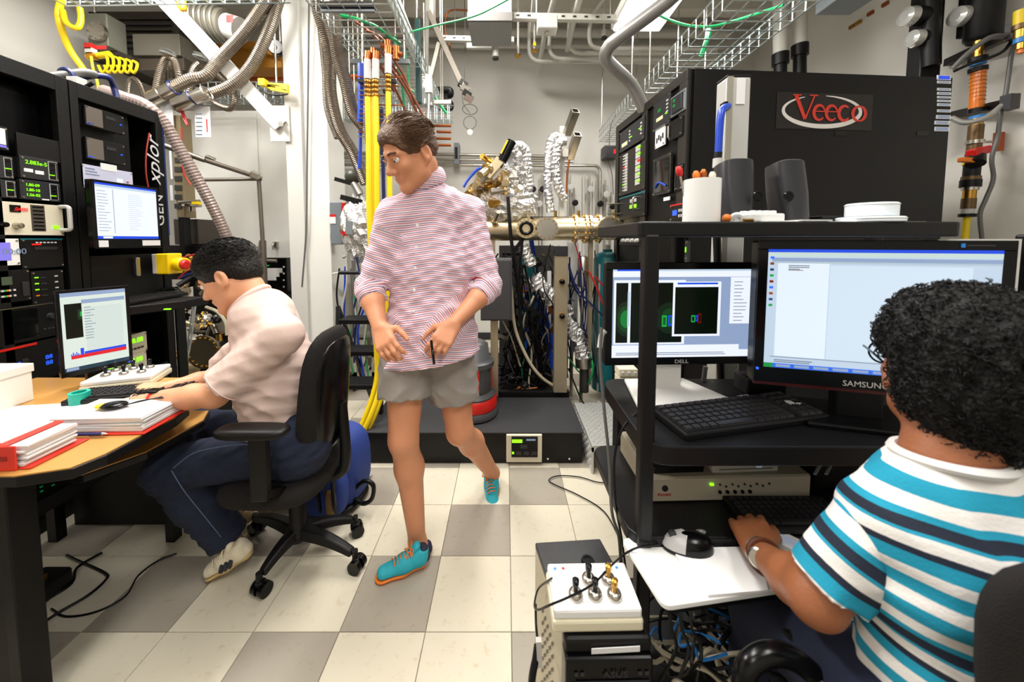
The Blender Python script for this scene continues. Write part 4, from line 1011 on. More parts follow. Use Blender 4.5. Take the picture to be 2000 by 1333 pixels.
# keyboard on the middle shelf and small things
a, b = G(1300, 862, mz+.02), G(1590, 815, mz+.02)
cx = (a+b)/2
kb = keyboard('wide black keyboard on the middle shelf under the monitors', (.655, .985, mz+.001), .22, .46, .15, km=KEYM, tilt=.03, group='black keyboards on the cart')
bx('white_sticker', PAPER, kb, .07, .062, .02, .11, .072, .0215)
t = thing('desk_phone_box', 'small black box standing behind the wide keyboard', 'box', P(1490, 805, 1.15)); t.location.z = mz
bx('box_body', CHAR, t, -.07, -.02, 0, .06, .05, .055, bevel=.004); bx('front_mesh', BLKP, t, -.065, -.023, .005, .055, -.019, .05, bevel=.002)
t = thing('usb_plug', 'small white plug lying below the large monitor', 'plug', P(1545, 800, 1.02)); t.location.z = mz+.0
bx('plug_body', LGREY, t, -.015, -.01, 0, .005, .01, .03, bevel=.003); bx('label', PAPER, t, .006, -.01, .0, .02, -.008, .03)
cable('video_cable', 'black cable arching behind the white monitor stand', 'cable', CBLK, [P(1470, 745, 1.2), P(1440, 755, 1.2), P(1415, 780, 1.2), P(1408, 812, 1.2)], .006)
cable('video_cable', 'grey cable dropping behind the left monitor to the shelf', 'cable', CGREY, [P(1378, 716, 1.25), P(1372, 750, 1.25), P(1355, 790, 1.25)], .008)
# --- lower shelf
t = thing('disc_recorder', 'wide beige unit with one green lamp on the lower cart shelf', 'unit', (.415, .985, lz), .03)
bx('case', mat('putty_beige', (176, 166, 144), .5), t, 0, 0, 0, .47, .25, .072, bevel=.004); bx('front_plate', mat('putty_light', (190, 180, 158), .5), t, .003, -.003, .003, .467, .001, .069, bevel=.001)
lamp(t, .175, .052, LEDG, .01, .005)
for q in range(9): MB().cyl((.2+.018*q, -.003, .05-.006*(q % 2)), (.2+.018*q, -.006, .05-.006*(q % 2)), .003, n=8).build('socket', CHAR, t)
for q in range(5): MB().cyl((.2+.022*q, -.003, .028), (.2+.022*q, -.007, .028), .005, n=10).build('round_button', BLKG, t)
MB().cyl((.04, -.003, .042), (.04, -.0055, .042), .009, n=14).build('emblem', CHAR, t); txt('maker_name', 'Accent', RED, t, (.018, -.0045, .02), .013, sx=1.1)
t = thing('router_box', 'slim white router box on top of the beige unit', 'router', (.60, 1.0, lz+.0725), .05)
bx('case', mat('grey_white', (176, 172, 160), .45), t, 0, 0, 0, .2, .13, .026, bevel=.006); bx('front_groove', CHAR, t, .02, -.001, .012, .18, .001, .014); txt('small_print', 'router', SCRLN, t, (.13, -.001, .016), .007)
t = thing('external_drive', 'pair of stacked black boxes at the left end on the beige unit', 'drive', (.43, 1.0, lz+.0725), .05)
bx('lower_drive', BLKG, t, 0, 0, 0, .15, .14, .022, bevel=.003); bx('upper_drive', BLKP, t, .005, .0, .022, .15, .14, .042, bevel=.003)
keyboard('second black keyboard lying on the lower shelf by the hand', (.80, .97, lz+.0), .0, .36, .12, km=KEYM, tilt=0, group='black keyboards on the cart').location = (.80, .925, lz+.001)
t = thing('crumpled_wrapper', 'crumpled clear wrapper below the beige unit', 'wrapper', (.50, .875, lz+.0)); MB().sph((0, 0, .004), .012, n=8, m=5, sc=(1.2, .5, .35)).build('wrapper_body', GLASSC, t)
for k in range(2):
    t = thing('metal_strip', 'thin silver strip on the dark unit below the middle shelf, %s of two' % ['left', 'right'][k], 'strip', (.83+.03*k, .93, lz+.12)); bx('strip', LGREY, t, 0, 0, 0, .006, .09, .002); t.rotation_euler = (0, 0, -.9)
t = thing('dark_unit', 'wide black unit on the lower shelf right of the beige unit', 'unit', (.97, 1.04, lz)); bx('case', BLK, t, -.04, 0, 0, .3, .2, .119, bevel=.003)
# --- white board table in front of the cart
bz = .61
q1, q2, q3, q4 = G(1212, 1053, bz), G(1297, 1186, bz), G(1700, 1150, bz), G(1620, 1010, bz)
t = thing('laminate_board', 'white rounded laminate board jutting out below the cart', 'board', (.6, .75, bz-.012))
def rpoly(ps, r):
    e = elbow([Vector((p.x, p.y, 0)) for p in ps+[ps[0], ps[1]]], r); return [(v.x, v.y) for v in e[1:-2]]
vv = [q1, q2, Vector((q2.x+.72, q2.y+.10, 0)), Vector((q1.x+.75, q1.y+.12, 0))]
MB().prism(rpoly(vv, .02)[:20], bz-.012, bz).build('board_top', WPLA, t, 1, bevel=.002)
MB().prism([(p.x*.97+.025, p.y+.012*(1 if p.y < .8 else 0)) for p in vv], bz-.03, bz-.0125).build('under_frame', BLK, t, 1)
lg = G(1410, 1300, .1)
for x, y in ((lg.x-.02, lg.y+.0), (lg.x+.42, lg.y+.1)):
    MB().box(x-.018, y+.02, .05, x+.018, y+.056, bz-.03).build('leg', BLK, t, 1, bevel=.003)
MB().bar((lg.x-.19, lg.y+.038, .42), (lg.x+.4, lg.y+.13, .42), .035, .04).build('stretcher', BLK, t, 1)
MB().box(lg.x-.05, lg.y-.12, .0, lg.x-.01, lg.y+.2, .05).build('foot', BLK, t, 1); MB().box(lg.x+.39, lg.y-.05, .0, lg.x+.43, lg.y+.3, .05).build('foot', BLK, t, 1)
PP = mat('paper_bright', (250, 250, 250), .8)
def sheet(label, pts, z, th=.0012, m=PP, group='paper sheets on the white board'):
    c = sum((G(a, b, z) for a, b in pts), Vector())/len(pts)
    o = MB().prism([(G(a, b, z).x, G(a, b, z).y) for a, b in pts][::-1], z, z+th).build('paper_sheet', m); tag(o, label, 'paper', group); return o
sheet('white sheet pad in front of the hand on the laminate board', [(1311, 1076), (1383, 1168), (1500, 1158), (1480, 1072)], bz+.001, .006)
sheet('white sheet tucked under the far edge of the board by the cart post', [(1240, 1035), (1242, 1052), (1400, 1055), (1395, 1036)], bz+.002, .002)
sheet('torn white sheet behind the mouse and hand', [(1400, 1036), (1395, 1062), (1470, 1062), (1470, 1028)], bz+.004, .002)
sheet('large handwritten sheet right of the hand under the notebook', [(1470, 1012), (1500, 1110), (1720, 1110), (1700, 1010)], bz+.0065, .002)
sheet('white sheet below the elbow by the shirt', [(1615, 1150), (1640, 1210), (1760, 1225), (1740, 1150)], bz+.001, .002)
for k in range(5):
    sheet('pencil scribble line on the handwritten sheet, %s row' % ['top', 'second', 'middle', 'fourth', 'bottom'][k], [(1560+6*k, 1028+5*k), (1560+6*k, 1029.5+5*k), (1640, 1031+5*k), (1640, 1029.5+5*k)], bz+.0086, .0002, SCRLN, 'pencil scribbles on the sheet')
t = thing('spiral_notebook', 'small stack of striped cards on a metal ring beside the wrist', 'notebook', G(1540, 1070, bz+.012), 0)
for k in range(5): MB().cb((.0, 0, .004*k), (.05, .11, .003), (0, 0, .55+.05*k)).build('card', LGREY if k % 2 else PAPER, t)
for k in range(4): MB().cb((-.018+.01*k, .0, .0186), (.003, .1, .0006), (0, 0, .75)).build('printed_stripe', SCRLN, t)
MB().ring((.0, .06, .02), (.3, 0, 1), .02, .0015, n=24).build('binder_ring', STEEL, t, smooth=True)
mouse('black and silver optical mouse on the white board', G(1335, 1072, bz+.003)+Vector((.01, 0, 0)), math.radians(83), BLKG, mat('mouse_silver', (186, 184, 184), .3), 1.05)
ms = G(1290, 1066, bz+.01)
cable('mouse_cable', 'thin black mouse cable looping over the control box and tower', 'cable', CBLK,
      [G(1286, 1063, bz+.012), G(1240, 1072, bz+.01), G(1205, 1095, .585), G(1160, 1140, .585), G(1115, 1165, .585), G(1080, 1180, .575), P(1050, 1192, .80), P(1044, 1180, .86), P(1052, 1150, .9), G(1078, 1130, .575)], .0025)
# ================================================================== PC tower with control box
th = .505
A, B, C_, D_ = G(1045, 1060, th), G(1172, 1052, th), G(1262, 1215, th), G(1098, 1218, th)
t = thing('computer_tower', 'beige and black computer tower on the floor before the cart', 'computer', ((A.x+C_.x)/2, (A.y+C_.y)/2, 0))
qd = [(p.x, p.y) for p in (D_, C_, B, A)]
MB().prism(qd, .02, th-.02).build('case', mat('tower_beige', (188, 178, 152), .45), t, 1, bevel=.004)
MB().prism(qd, th-.02, th).build('top_panel', mat('tower_top', (46, 46, 48), .3, var=.3, vscale=60), t, 1, bevel=.004)
f0, f1_ = Vector((D_.x, D_.y, 0)), Vector((C_.x, C_.y, 0)); fd = (f1_-f0).normalized(); fn = Vector((fd.y, -fd.x, 0))
qf = [f0+fn*.045, f1_+fn*.045, f1_, f0]
MB().prism([(p.x, p.y) for p in qf], .02, th-.035).build('front_bezel', BLKG, t, 1, bevel=.006)
mb = MB(); mb.prism([(p.x, p.y) for p in [f0+fn*.035, f1_+fn*.035, f1_, f0]], th-.035, th).build('bezel_top', BLKP, t, 1, bevel=.008)
rm = Matrix(((fd.x, 0, fn.x), (fd.y, 0, fn.y), (0, 1, 0)))
W_ = (f1_-f0).length
pf = f0+fn*.0465
def onf(u_, z): return pf+fd*(W_*u_)+Vector((0, 0, z))
def frect(nm, u0, u1, z0, z1, m, th_=.002): MB().add([onf(u0, z0), onf(u1, z0), onf(u1, z1), onf(u0, z1)]+[p+fn*th_ for p in (onf(u0, z0), onf(u1, z0), onf(u1, z1), onf(u0, z1))], [(4, 5, 6, 7), (0, 1, 5, 4), (1, 2, 6, 5), (2, 3, 7, 6), (3, 0, 4, 7)]).build(nm, m, t, world=True)
frect('bezel_groove', .12, .95, th-.088, th-.084, CHAR); frect('drive_bay', .08, .92, th-.16, th-.10, BLKP); frect('drive_bay', .08, .92, th-.23, th-.17, BLKP)
txt('maker_name', 'ASUS', CHAR, t, onf(.42, th-.074)+fn*.002, .02, rm.to_4x4(), world=True, sx=1.2)
for q in (.1, .17, .82, .9): frect('led_label', q, q+.04, th-.07, th-.063, CHAR)
pt_ = f0+fn*.037
MB().add([pt_+fd*(W_*a)+Vector((0, 0, th-.03+b)) for a, b in ((.3, 0), (.85, 0.004), (.85, .016), (.3, .012))]+[pt_+fn*.002+fd*(W_*a)+Vector((0, 0, th-.03+b)) for a, b in ((.3, 0), (.85, 0.004), (.85, .016), (.3, .012))], [(4, 5, 6, 7), (0, 1, 5, 4), (1, 2, 6, 5), (2, 3, 7, 6), (3, 0, 4, 7)]).build('white_label', PAPER, t, 1)
# vent grille on the left side
sd = Vector((A.x-D_.x, A.y-D_.y, 0)); SL = sd.length; sd.normalize(); sn = Vector((-sd.y, sd.x, 0))
for i in range(9):
    for j in range(5):
        c = Vector((D_.x, D_.y, 0))+sd*(SL*(.28+.09*j))+Vector((0, 0, .38-.035*i))+sn*.001
        MB().bar(c-sd*.007+Vector((0, 0, .01)), c+sd*.007-Vector((0, 0, .01)), .002, .006).build('vent_slot', mat('vent_shade', (92, 84, 70), .6), t, 1)
cc = (A*.45+B*.25+C_*.15+D_*.15); cc.z = th
MB().prism([(D_.x*.55+A.x*.45+.01, D_.y*.55+A.y*.45), (C_.x*.6+B.x*.4-.01, C_.y*.6+B.y*.4), (C_.x*.45+B.x*.55-.02, C_.y*.45+B.y*.55), (D_.x*.38+A.x*.62+.02, D_.y*.38+A.y*.62)], th, th+.003).build('sliding_cover', GREYP if False else CHAR, t, 1, bevel=.001)
pw = G(1148, 1096, th+.003); MB().lathe([(.018, 0), (.016, .004), (.01, .004), (.01, .002)], pw, (0, 0, 1), 18).build('power_button', BLKG, t, 1, smooth=True)
for x, y in ((A.x*.8+B.x*.2, A.y-.02), (B.x*.8+A.x*.2, B.y-.02), (D_.x*.8+C_.x*.2, D_.y+.02), (C_.x*.8+D_.x*.2, C_.y+.02)): MB().cyl((x, y, 0), (x, y, .02), .014).build('foot', BLKP, t, 1)
g1, g2 = G(1083, 1200, .56), G(1255, 1195, .56)
joystick_box('white control box with six joysticks on top of the computer tower', ((g1.x+g2.x)/2, (g1.y+g2.y)/2+.065, th+.0035), math.radians(1), .205, .125, .052,
    [(-.045, -.028, BLKG), (.0, -.028, BLKG), (.045, -.03, BRASS), (-.006, .008, BLKG), (.042, .008, BRASS), (-.02, .03, BLKG)][:5], tilt=0)
t = thing('cable_strap', 'black strap with white adapter hanging down the tower side', 'strap', P(1048, 1290, .78))
MB().tube([P(1050, 1262, .8), P(1046, 1290, .79), P(1040, 1320, .78), P(1034, 1380, .77)], .009, n=8).build('strap_body', CBLK, t, 1, smooth=True)
MB().bar(P(1052, 1250, .79), P(1054, 1300, .79), .012, .012).build('adapter', LGREY, t, 1); MB().tube([P(1046, 1180, .87), P(1047, 1220, .84), P(1050, 1250, .8)], .003).build('cord', CBLK, t, 1, smooth=True)
# ================================================================== cables on the floor under the board (right)
rnd = random.Random(11)
kinds = [('black cord coiled in the tangle under the white board', CBLK, .0042), ('beige cord lying in the tangle under the white board', CTAN, .0055), ('blue network cord looping in the tangle under the white board', CBLU, .0035), ('dark grey cord in the tangle under the white board', CGREY, .006)]
for i in range(64):
    lb, m, r = kinds[[0, 0, 1, 2, 0, 1, 3][i % 7]]
    cx_, cy_ = rnd.uniform(1290, 1660), rnd.uniform(1215, 1330)
    z = rnd.uniform(.02, .34)
    p = G(cx_, cy_, z); pts = []; a = rnd.uniform(0, 6.28); R = rnd.uniform(.03, .13)
    for k in range(7):
        a += rnd.uniform(.5, 1.2); pts.append(p+Vector((math.cos(a)*R*rnd.uniform(.6, 1.6), math.sin(a)*R*.7, rnd.uniform(-.05, .05)-k*.0)))
    for q in pts: q.z = max(q.z, .012); q.x = max(q.x, .355)
    cable('tangled_cord', lb, 'cord', m, pts, r, 'cords tangled under the white board', n=5, sub=5)
for i, (pts, m, r) in enumerate((([P(1175, 640, 1.0), P(1172, 700, .98), P(1180, 800, .96), P(1190, 900, .95), P(1195, 1000, .95), P(1210, 1060, .96), P(1215, 1200, 1.0), G(1225, 1300, .01)], CGREY, .0045),
    ([P(1250, 800, 1.0), P(1215, 840, .98), P(1200, 900, .97), P(1202, 980, .97), P(1215, 1060, .98), P(1230, 1180, 1.0)], CBLK, .0035),
    ([G(1215, 1060, .02), G(1180, 1000, .01), G(1130, 968, .01), G(1085, 948, .01), G(1072, 938, .01), G(1090, 930, .01), G(1130, 932, .01), G(1165, 942, .01), G(1190, 944, .01)], CBLK, .003),
    ([P(1240, 1000, 1.1), G(1220, 1020, .01), G(1213, 1080, .01), G(1225, 1150, .01)], CBLK, .0035),
    ([G(1222, 1120, .01), G(1218, 1160, .01), G(1228, 1200, .01), G(1245, 1230, .01)], CBLK, .004))):
    cable('hanging_cable', ['grey cable hanging from the left monitor to the floor', 'black cable draped off the cart shelf beside its post', 'thin black cable looping on the floor left of the cart', 'black cable curling on the floor at the cart post', 'black cable end between tower and cart'][i], 'cable', m, pts, r)
for k in range(3): cable('hanging_cable', 'black cord falling from the board edge down to the tangle, %s of three' % ['left', 'middle', 'right'][k], 'cable', CBLK, [G(1305+22*k, 1190, .58), P(1312+20*k, 1230, .80), P(1320+25*k, 1270, .82), P(1290+35*k, 1330, .84)], .004, 'cords hanging from the board')
t = thing('cable_connector', 'metal tipped plug at the head of the grey hanging cable', 'plug', P(1178, 640, 1.0))
MB().tube([P(1182, 646, 1.0), P(1175, 655, 1.0), P(1171, 680, .99)], .0075).build('plug_body', LGREY, t, 1, smooth=True)
# ================================================================== the vacuum machine in the middle
rnd = random.Random(5)
# black plinth with controller
a, b = P(715, 905, 2.14), P(1137, 905, 2.14); hz = G(1000, 846, 0).z
hz = P(1000, 846, 2.14).z
t = thing('plinth', 'low black equipment plinth on the floor with a framed controller', 'plinth', ((a.x+b.x)/2, 2.3, 0))
MB().box(a.x, 2.14, .004, b.x, 2.60, hz).build('plinth_body', BLKP, t, 1, bevel=.004)
MB().box(a.x-.01, 2.13, hz, b.x+.005, 2.62, hz+.008).build('top_mat', mat('rubber_mat', (44, 44, 46), .7, bump=.5, bscale=120, var=.15), t, 1, bevel=.002)
for px in (1070, 1112): MB().cyl(P(px, 897, 2.14), P(px, 897, 2.134), .006, n=8).build('screw', STEEL, t, 1)
t = thing('pump_controller', 'cream framed controller with green display set in the black plinth', 'controller', P(1023, 900, 2.13))
p0, p1 = P(989, 848, 2.13), P(1058, 901, 2.13)
MB().box(p0.x, 2.115, p1.z, p1.x, 2.145, p0.z).build('frame', BEIGE, t, 1, bevel=.004)
q0, q1 = P(999, 854, 2.11), P(1050, 894, 2.11); MB().box(q0.x, 2.111, q1.z, q1.x, 2.117, q0.z).build('face', BLKG, t, 1)
def wrect(t, nm, m, D, a, b, c, d, th=.003): p, q = P(a, b, D), P(c, d, D); return MB().box(p.x, D-th, q.z, q.x, D, p.z).build(nm, m, t, world=True)
wrect(t, 'green_display', LEDG, 2.111, 1000, 859, 1020, 865); wrect(t, 'green_lamp', LEDG, 2.111, 1000, 883, 1004, 887)
for q in range(3): wrect(t, 'button', CHAR, 2.111, 1008+15*q, 882, 1018+15*q, 889)
wrect(t, 'small_text', SCRLN, 2.111, 1028, 858, 1046, 861); wrect(t, 'emblem', CHAR, 2.111, 1016, 869, 1030, 876)
# rear base frame
t = thing('machine_plinth', 'dark base frame of the vacuum machine behind the plinth', 'base', (0, 3.0, 0))
p, q = P(945, 795, 2.64), P(1112, 795, 2.64)
MB().box(P(760, 790, 2.64).x, 2.64, .18, q.x, 2.69, .24).build('front_rail', BLKP, t, 1, bevel=.003)
MB().box(P(760, 790, 2.64).x, 2.69, .16, q.x, 3.7, .2).build('base_plate', BLK, t, 1)
for x in (P(760, 790, 2.64).x+.05, q.x-.05):
    for y in (2.72, 3.6): MB().cyl((x, y, 0), (x, y, .16), .03).build('foot', BLKP, t, 1)
# frame posts
FP = mat('champagne_aluminium', (176, 162, 136), .4, .6, var=.05)
t = thing('frame_post', 'tall champagne aluminium post with two black knobs, machine centre', 'post', P(1096, 785, 2.62))
p, q = P(1084, 500, 2.62), P(1107, 785, 2.62); MB().box(p.x, 2.62, .24, q.x, 2.69, p.z).build('post_profile', FP, t, 1, bevel=.003)
p2, _ = P(1083, 481, 2.62), 0; MB().box(p2.x, 2.61, p.z, P(1109, 500, 2.62).x, 2.70, p2.z).build('dark_bracket', CHAR, t, 1, bevel=.003)
for py in (550, 617):
    c = P(1097, py, 2.62); k = MB().lathe([(.022, 0), (.022, .015)], c, (0, -1, 0), 18).build('brass_ring', BRASS, t, 1, smooth=True)
    MB().lathe([(.018, .012), (.018, .04), (.012, .045)], c, (0, -1, 0), 18).build('black_knob', BLKG, t, 1, smooth=True)
# electrical box on a post
t = thing('electrical_box', 'dark grey closed electrical box on a post beside the walking person', 'box', P(965, 790, 2.5))
p, q = P(938, 506, 2.5), P(1000, 627, 2.5); MB().box(p.x, 2.5, q.z, q.x, 2.68, p.z).build('enclosure', mat('enclosure_grey', (64, 64, 66), .5), t, 1, bevel=.006)
MB().box(p.x+.01, 2.49, q.z+.01, q.x-.012, 2.5, p.z-.01).build('door', mat('enclosure_door', (56, 56, 58), .5), t, 1, bevel=.003)
p, q = P(958, 627, 2.55), P(973, 790, 2.55); MB().box(p.x, 2.55, .24, q.x, 2.6, p.z).build('post', FP, t, 1, bevel=.003)
# red and grey vacuum cleaner style pump
t = thing('vacuum_cleaner', 'red and grey round vacuum cleaner standing on the black plinth', 'vacuum cleaner', P(930, 810, 2.4))
c = P(925, 806, 2.38); c.z = hz+.008
VD = mat('vacuum_dark_grey', (72, 72, 74), .4)
MB().lathe([(.15, 0), (.165, .01), (.165, .045), (.15, .06)], c, n=32).build('base_ring', VD, t, 1, smooth=True)
MB().lathe([(.15, .055), (.158, .06), (.158, .12), (.145, .135)], c, n=32).build('red_band', RED, t, 1, smooth=True)
MB().lathe([(.145, .13), (.15, .145), (.13, .17)], c, n=32).build('dark_band', VD, t, 1, smooth=True)
MB().lathe([(.12, .165), (.125, .18), (.122, .33), (.14, .34), (.14, .37), (.11, .39), (.10, .48), (.07, .5)], c, n=32).build('grey_drum', VD, t, 1, smooth=True)
MB().box(c.x+.115, c.y-.02, c.z+.18, c.x+.128, c.y+.02, c.z+.33).build('red_strip', RED, t, 1); MB().box(c.x-.02, c.y-.13, c.z+.2, c.x+.05, c.y-.118, c.z+.34).build('red_panel', RED, t, 1, bevel=.002)
# the main chamber tube with flanges
def flange(t, c, d, R, th=.02, m=STEEL, bolts=14, bm=BRASS, face=None, hole=.62, nm='flange'):
    f = MB().lathe([(R*hole, -th/2), (R, -th/2), (R, th/2), (R*hole, th/2)], c, d, 30).build(nm, m, t, world=True, smooth=True)
    u, v = frame_to(d); d = Vector(d).normalized()
    for i in range(bolts):
        a = 2*PI*i/bolts; e = Vector(c)+(u*math.cos(a)+v*math.sin(a))*R*.86
        MB().cyl(e-d*(th*.5+.008), e+d*(th*.5+.01), .0062*(R/.09)**.5, n=6).build('bolt', bm, f, 1)
    if face: MB().cyl(Vector(c)-d*.004, Vector(c)+d*.004, R*hole, n=26).build('viewport_glass', face, f, 1, smooth=True)
    return f
mt = thing('vacuum_chamber', 'long horizontal straw coloured steel vacuum chamber tube with flanges', 'vacuum chamber', P(1080, 470, 2.9))
ya = 2.9; r_ = P(1000, 425, ya).z-P(1000, 448, ya).z
A_, B_ = P(905, 448, ya), P(1222, 446, ya)
MB().cyl(A_, B_, r_, n=36).build('main_tube', GOLD, mt, 1, smooth=True)
for px in (1122, 1142, 1150, 1168): flange(mt, P(px, 447, ya), (1, 0, 0), r_*1.28, .018, GOLD if px != 1150 else STEEL, 16)
for px, py, R, fc, mm in ((1028, 446, .075, LGREY, GOLD), (1068, 447, .085, mat('bright_viewport', (230, 226, 196), .05, 1), STEEL), (1190, 447, .088, CHAR, STEEL)):
    c = P(px, py, ya-.22 if px != 1190 else ya-.16); MB().cyl(c, c+Vector((0, .22, 0)), R*.66, n=24).build('side_port', GOLD, mt, 1, smooth=True)
    flange(mt, c, (0, -1, 0), R, .022, mm, 14, BRASS, fc)
c = P(1028, 446, ya-.26); MB().ring(c, (0, 1, 0), .042, .012, n=24, m=8).build('black_gasket', BLKG, mt, 1, smooth=True)
MB().box(P(990, 424, ya).x, ya-.02, A_.z+r_*1.0, P(1110, 424, ya).x, ya+.02, A_.z+r_*1.0+.006).build('mount_rail', BLKP, mt, 1)
for px in (1000, 1085, 1130, 1200): MB().cyl(P(px, 424, ya), P(px, 412, ya), .012, n=8).build('nipple', BRASS, mt, 1)
for px in (960, 1150): MB().box(P(px, 470, ya).x, ya-.03, .2, P(px+7, 470, ya).x, ya+.03, A_.z-r_*.8).build('support_leg', FP, mt, 1)
# valve cluster on the left of the tube: several gold flanges
t = thing('valve_cluster', 'golden cluster of small flanged valves above the person\'s shoulder', 'valve', P(955, 425, 2.8))
for i in range(16):
    px, py = [(925, 372), (940, 380), (950, 365), (960, 350), (972, 360), (985, 372), (995, 365), (930, 395), (945, 410), (952, 330), (960, 318), (966, 432), (1003, 380), (978, 396), (938, 358), (985, 345)][i]
    D = 2.75+rnd.uniform(-.08, .12); c = P(px, py, D); d = Vector((rnd.uniform(-1, 1), rnd.uniform(-1.2, -.3), rnd.uniform(-.5, .9)))
    R = rnd.uniform(.028, .055)
    MB().cyl(c, c+d.normalized()*.11, R*.6, n=14).build('valve_body', [GOLD, BRASS, STEEL][i % 3], t, world=True, smooth=True)
    flange(t, c, d, R, .018, [GOLD, STEEL, GOLD][i % 3], 8, BRASS, [GOLD, STEEL, LGREY, None][i % 4])
MB().bar(P(950, 345, 2.7), P(978, 312, 2.7), .045, .07).build('actuator_frame', GOLD, t, 1, bevel=.004); MB().bar(P(962, 350, 2.72), P(985, 322, 2.72), .02, .03).build('actuator_rod', STEEL, t, 1)
t = thing('linear_handle', 'black cylindrical handle with yellow stripe tilted above the chamber', 'handle', P(990, 320, 2.7))
a, b = P(980, 316, 2.7), P(1000, 276, 2.7); MB().cyl(a, b, .036, n=18).build('grip', BLKG, t, 1, smooth=True)
u_ = Vector((-.032, -.024, 0)); MB().bar(a.lerp(b, .35)+u_, a.lerp(b, 1)+u_, .022, .012).build('yellow_stripe', YEL, t, 1)
MB().cyl(P(975, 326, 2.7), a, .02).build('neck', BLKP, t, 1)
# foil wraps
def foilhose(label, pts, r, sub=5, group=None, jit=.14, m=FOIL):
    t = MB().tube(pts, r, n=14, sub=sub*3, jit=jit, corr=.13, pitch=.03).build('foil_hose', m); return tag(t, label, 'hose', group)
foilhose('foil wrapped hose arching over the black striped handle', [P(1000, 298, 2.72), P(1012, 284, 2.72), P(1026, 296, 2.74), P(1030, 330, 2.76), P(1033, 372, 2.8)], .036)
foilhose('left foil hose of the tall pair arching down from the strut', [P(1100, 272, 2.9), P(1082, 268, 2.9), P(1073, 290, 2.9), P(1071, 330, 2.9), P(1070, 370, 2.9), P(1076, 415, 2.9)], .036)
foilhose('right foil hose of the tall pair arching down from the strut', [P(1104, 276, 2.85), P(1092, 280, 2.84), P(1086, 300, 2.84), P(1086, 340, 2.85), P(1092, 372, 2.87), P(1104, 392, 2.9)], .036)
foilhose('foil wrapped bellows hanging under the chamber left of the post', [P(1022, 480, 2.7), P(1030, 500, 2.7), P(1038, 520, 2.7)], .042)
foilhose('crumpled foil bundle sloping behind the aluminium post', [P(1040, 540, 2.8), P(1052, 560, 2.8), P(1066, 572, 2.82), P(1078, 592, 2.82)], .07, jit=.22)
foilhose('long foil wrapped hose sloping down right of the aluminium post', [P(1102, 600, 2.75), P(1112, 630, 2.75), P(1130, 665, 2.75), P(1140, 700, 2.75)], .06, jit=.18)
t = thing('hose_collar', 'steel collar and pipe under the long foil hose', 'collar', P(1140, 740, 2.75))
MB().cyl(P(1140, 698, 2.75), P(1141, 716, 2.75), .068, n=20).build('collar_ring', STEEL, t, 1, smooth=True); MB().cyl(P(1141, 714, 2.75), P(1141, 765, 2.75), .035, n=16).build('down_pipe', DGREY, t, 1, smooth=True)
def blob(name, label, cat, c, sc, m, seed, n=26, amp=.2, group=None, R=None, fold=3):
    rr = np.random.RandomState(seed); ks = rr.normal(size=(10, 3))*fold; ph = rr.uniform(0, 6.28, 10)
    vs = []; fs = []; mm_ = n//2
    for j in range(mm_+1):
        t_ = PI*j/mm_
        for i in range(n):
            a = 2*PI*i/n; p = np.array([math.sin(t_)*math.cos(a), math.sin(t_)*math.sin(a), math.cos(t_)])
            q = 1+amp*np.mean(np.abs(np.sin(ks@p+ph)))*2-amp; e = Vector((p[0]*sc[0]*q, p[1]*sc[1]*q, p[2]*sc[2]*q))
            if R: e = R @ e
            vs.append(Vector(c)+e)
    for j in range(mm_):
        for i in range(n): fs.append((j*n+i, (j+1)*n+i, (j+1)*n+(i+1) % n, j*n+(i+1) % n))
    o = link(name, vs, fs, m); return tag(o, label, cat, group)
blob('foil_wrap', 'large crumpled foil cone over the valve cluster', 'foil', P(988, 398, 2.86), (.20, .12, .12), FOIL, 3, 40, .5, fold=6)
blob('foil_wrap', 'upper crumpled foil wrap below the striped handle', 'foil', P(1003, 338, 2.84), (.12, .1, .14), FOIL, 4, 40, .5, fold=6)
blob('foil_wrap', 'foil wrap trailing down right toward the blue hose', 'foil', P(1026, 385, 2.84), (.06, .07, .15), FOIL, 5, 36, .5, fold=6, R=Matrix.Rotation(-.3, 3, 'Y'))
blob('foil_wrap', 'crumpled foil ball left of the walking person', 'foil', P(702, 448, 2.9), (.12, .1, .22), FOIL, 6, 36, .5, fold=6)
# open strut ends above
for i, (a, b) in enumerate((((1107, 262), (1124, 216)), ((1113, 308), (1128, 262)))):
    p, q = P(*a, 2.95), P(*b, 2.8); t = thing('strut_channel', '%s open ended steel strut sticking up above the chamber' % ['upper', 'lower'][i], 'strut', p)
    d = (q-p).normalized(); u, v = frame_to(d); w = .026
    for s_, (x, y) in enumerate(((1, 0), (-1, 0), (0, 1), (0, -1))):
        o = (u*x+v*y)*w; wd, ht = (.004, .056) if x else (.056, .004)
        vs = [k+o+u*i_*wd/2+v*j*ht/2 for k in (p, q) for i_, j in ((-1, -1), (1, -1), (1, 1), (-1, 1))]
        MB().add(vs, [(3, 2, 1, 0), (4, 5, 6, 7), (0, 1, 5, 4), (1, 2, 6, 5), (2, 3, 7, 6), (3, 0, 4, 7)]).build('channel_wall', STEEL, t, 1)
t = thing('strut_post', 'thin steel upright carrying the tall foil hoses', 'post', P(1098, 425, 2.97))
p, q = P(1094, 246, 2.95), P(1102, 425, 2.95); MB().box(p.x, 2.95, q.z, q.x, 3.0, p.z).build('upright', PIPEW, t, 1)
MB().bar(P(1098, 300, 2.93), P(1115, 300, 2.93), .05, .06).build('clamp', STEEL, t, 1); MB().tube([P(1112, 312, 2.9), P(1108, 340, 2.9), P(1106, 380, 2.9)], .008).build('copper_line', COPPER, t, 1, smooth=True)
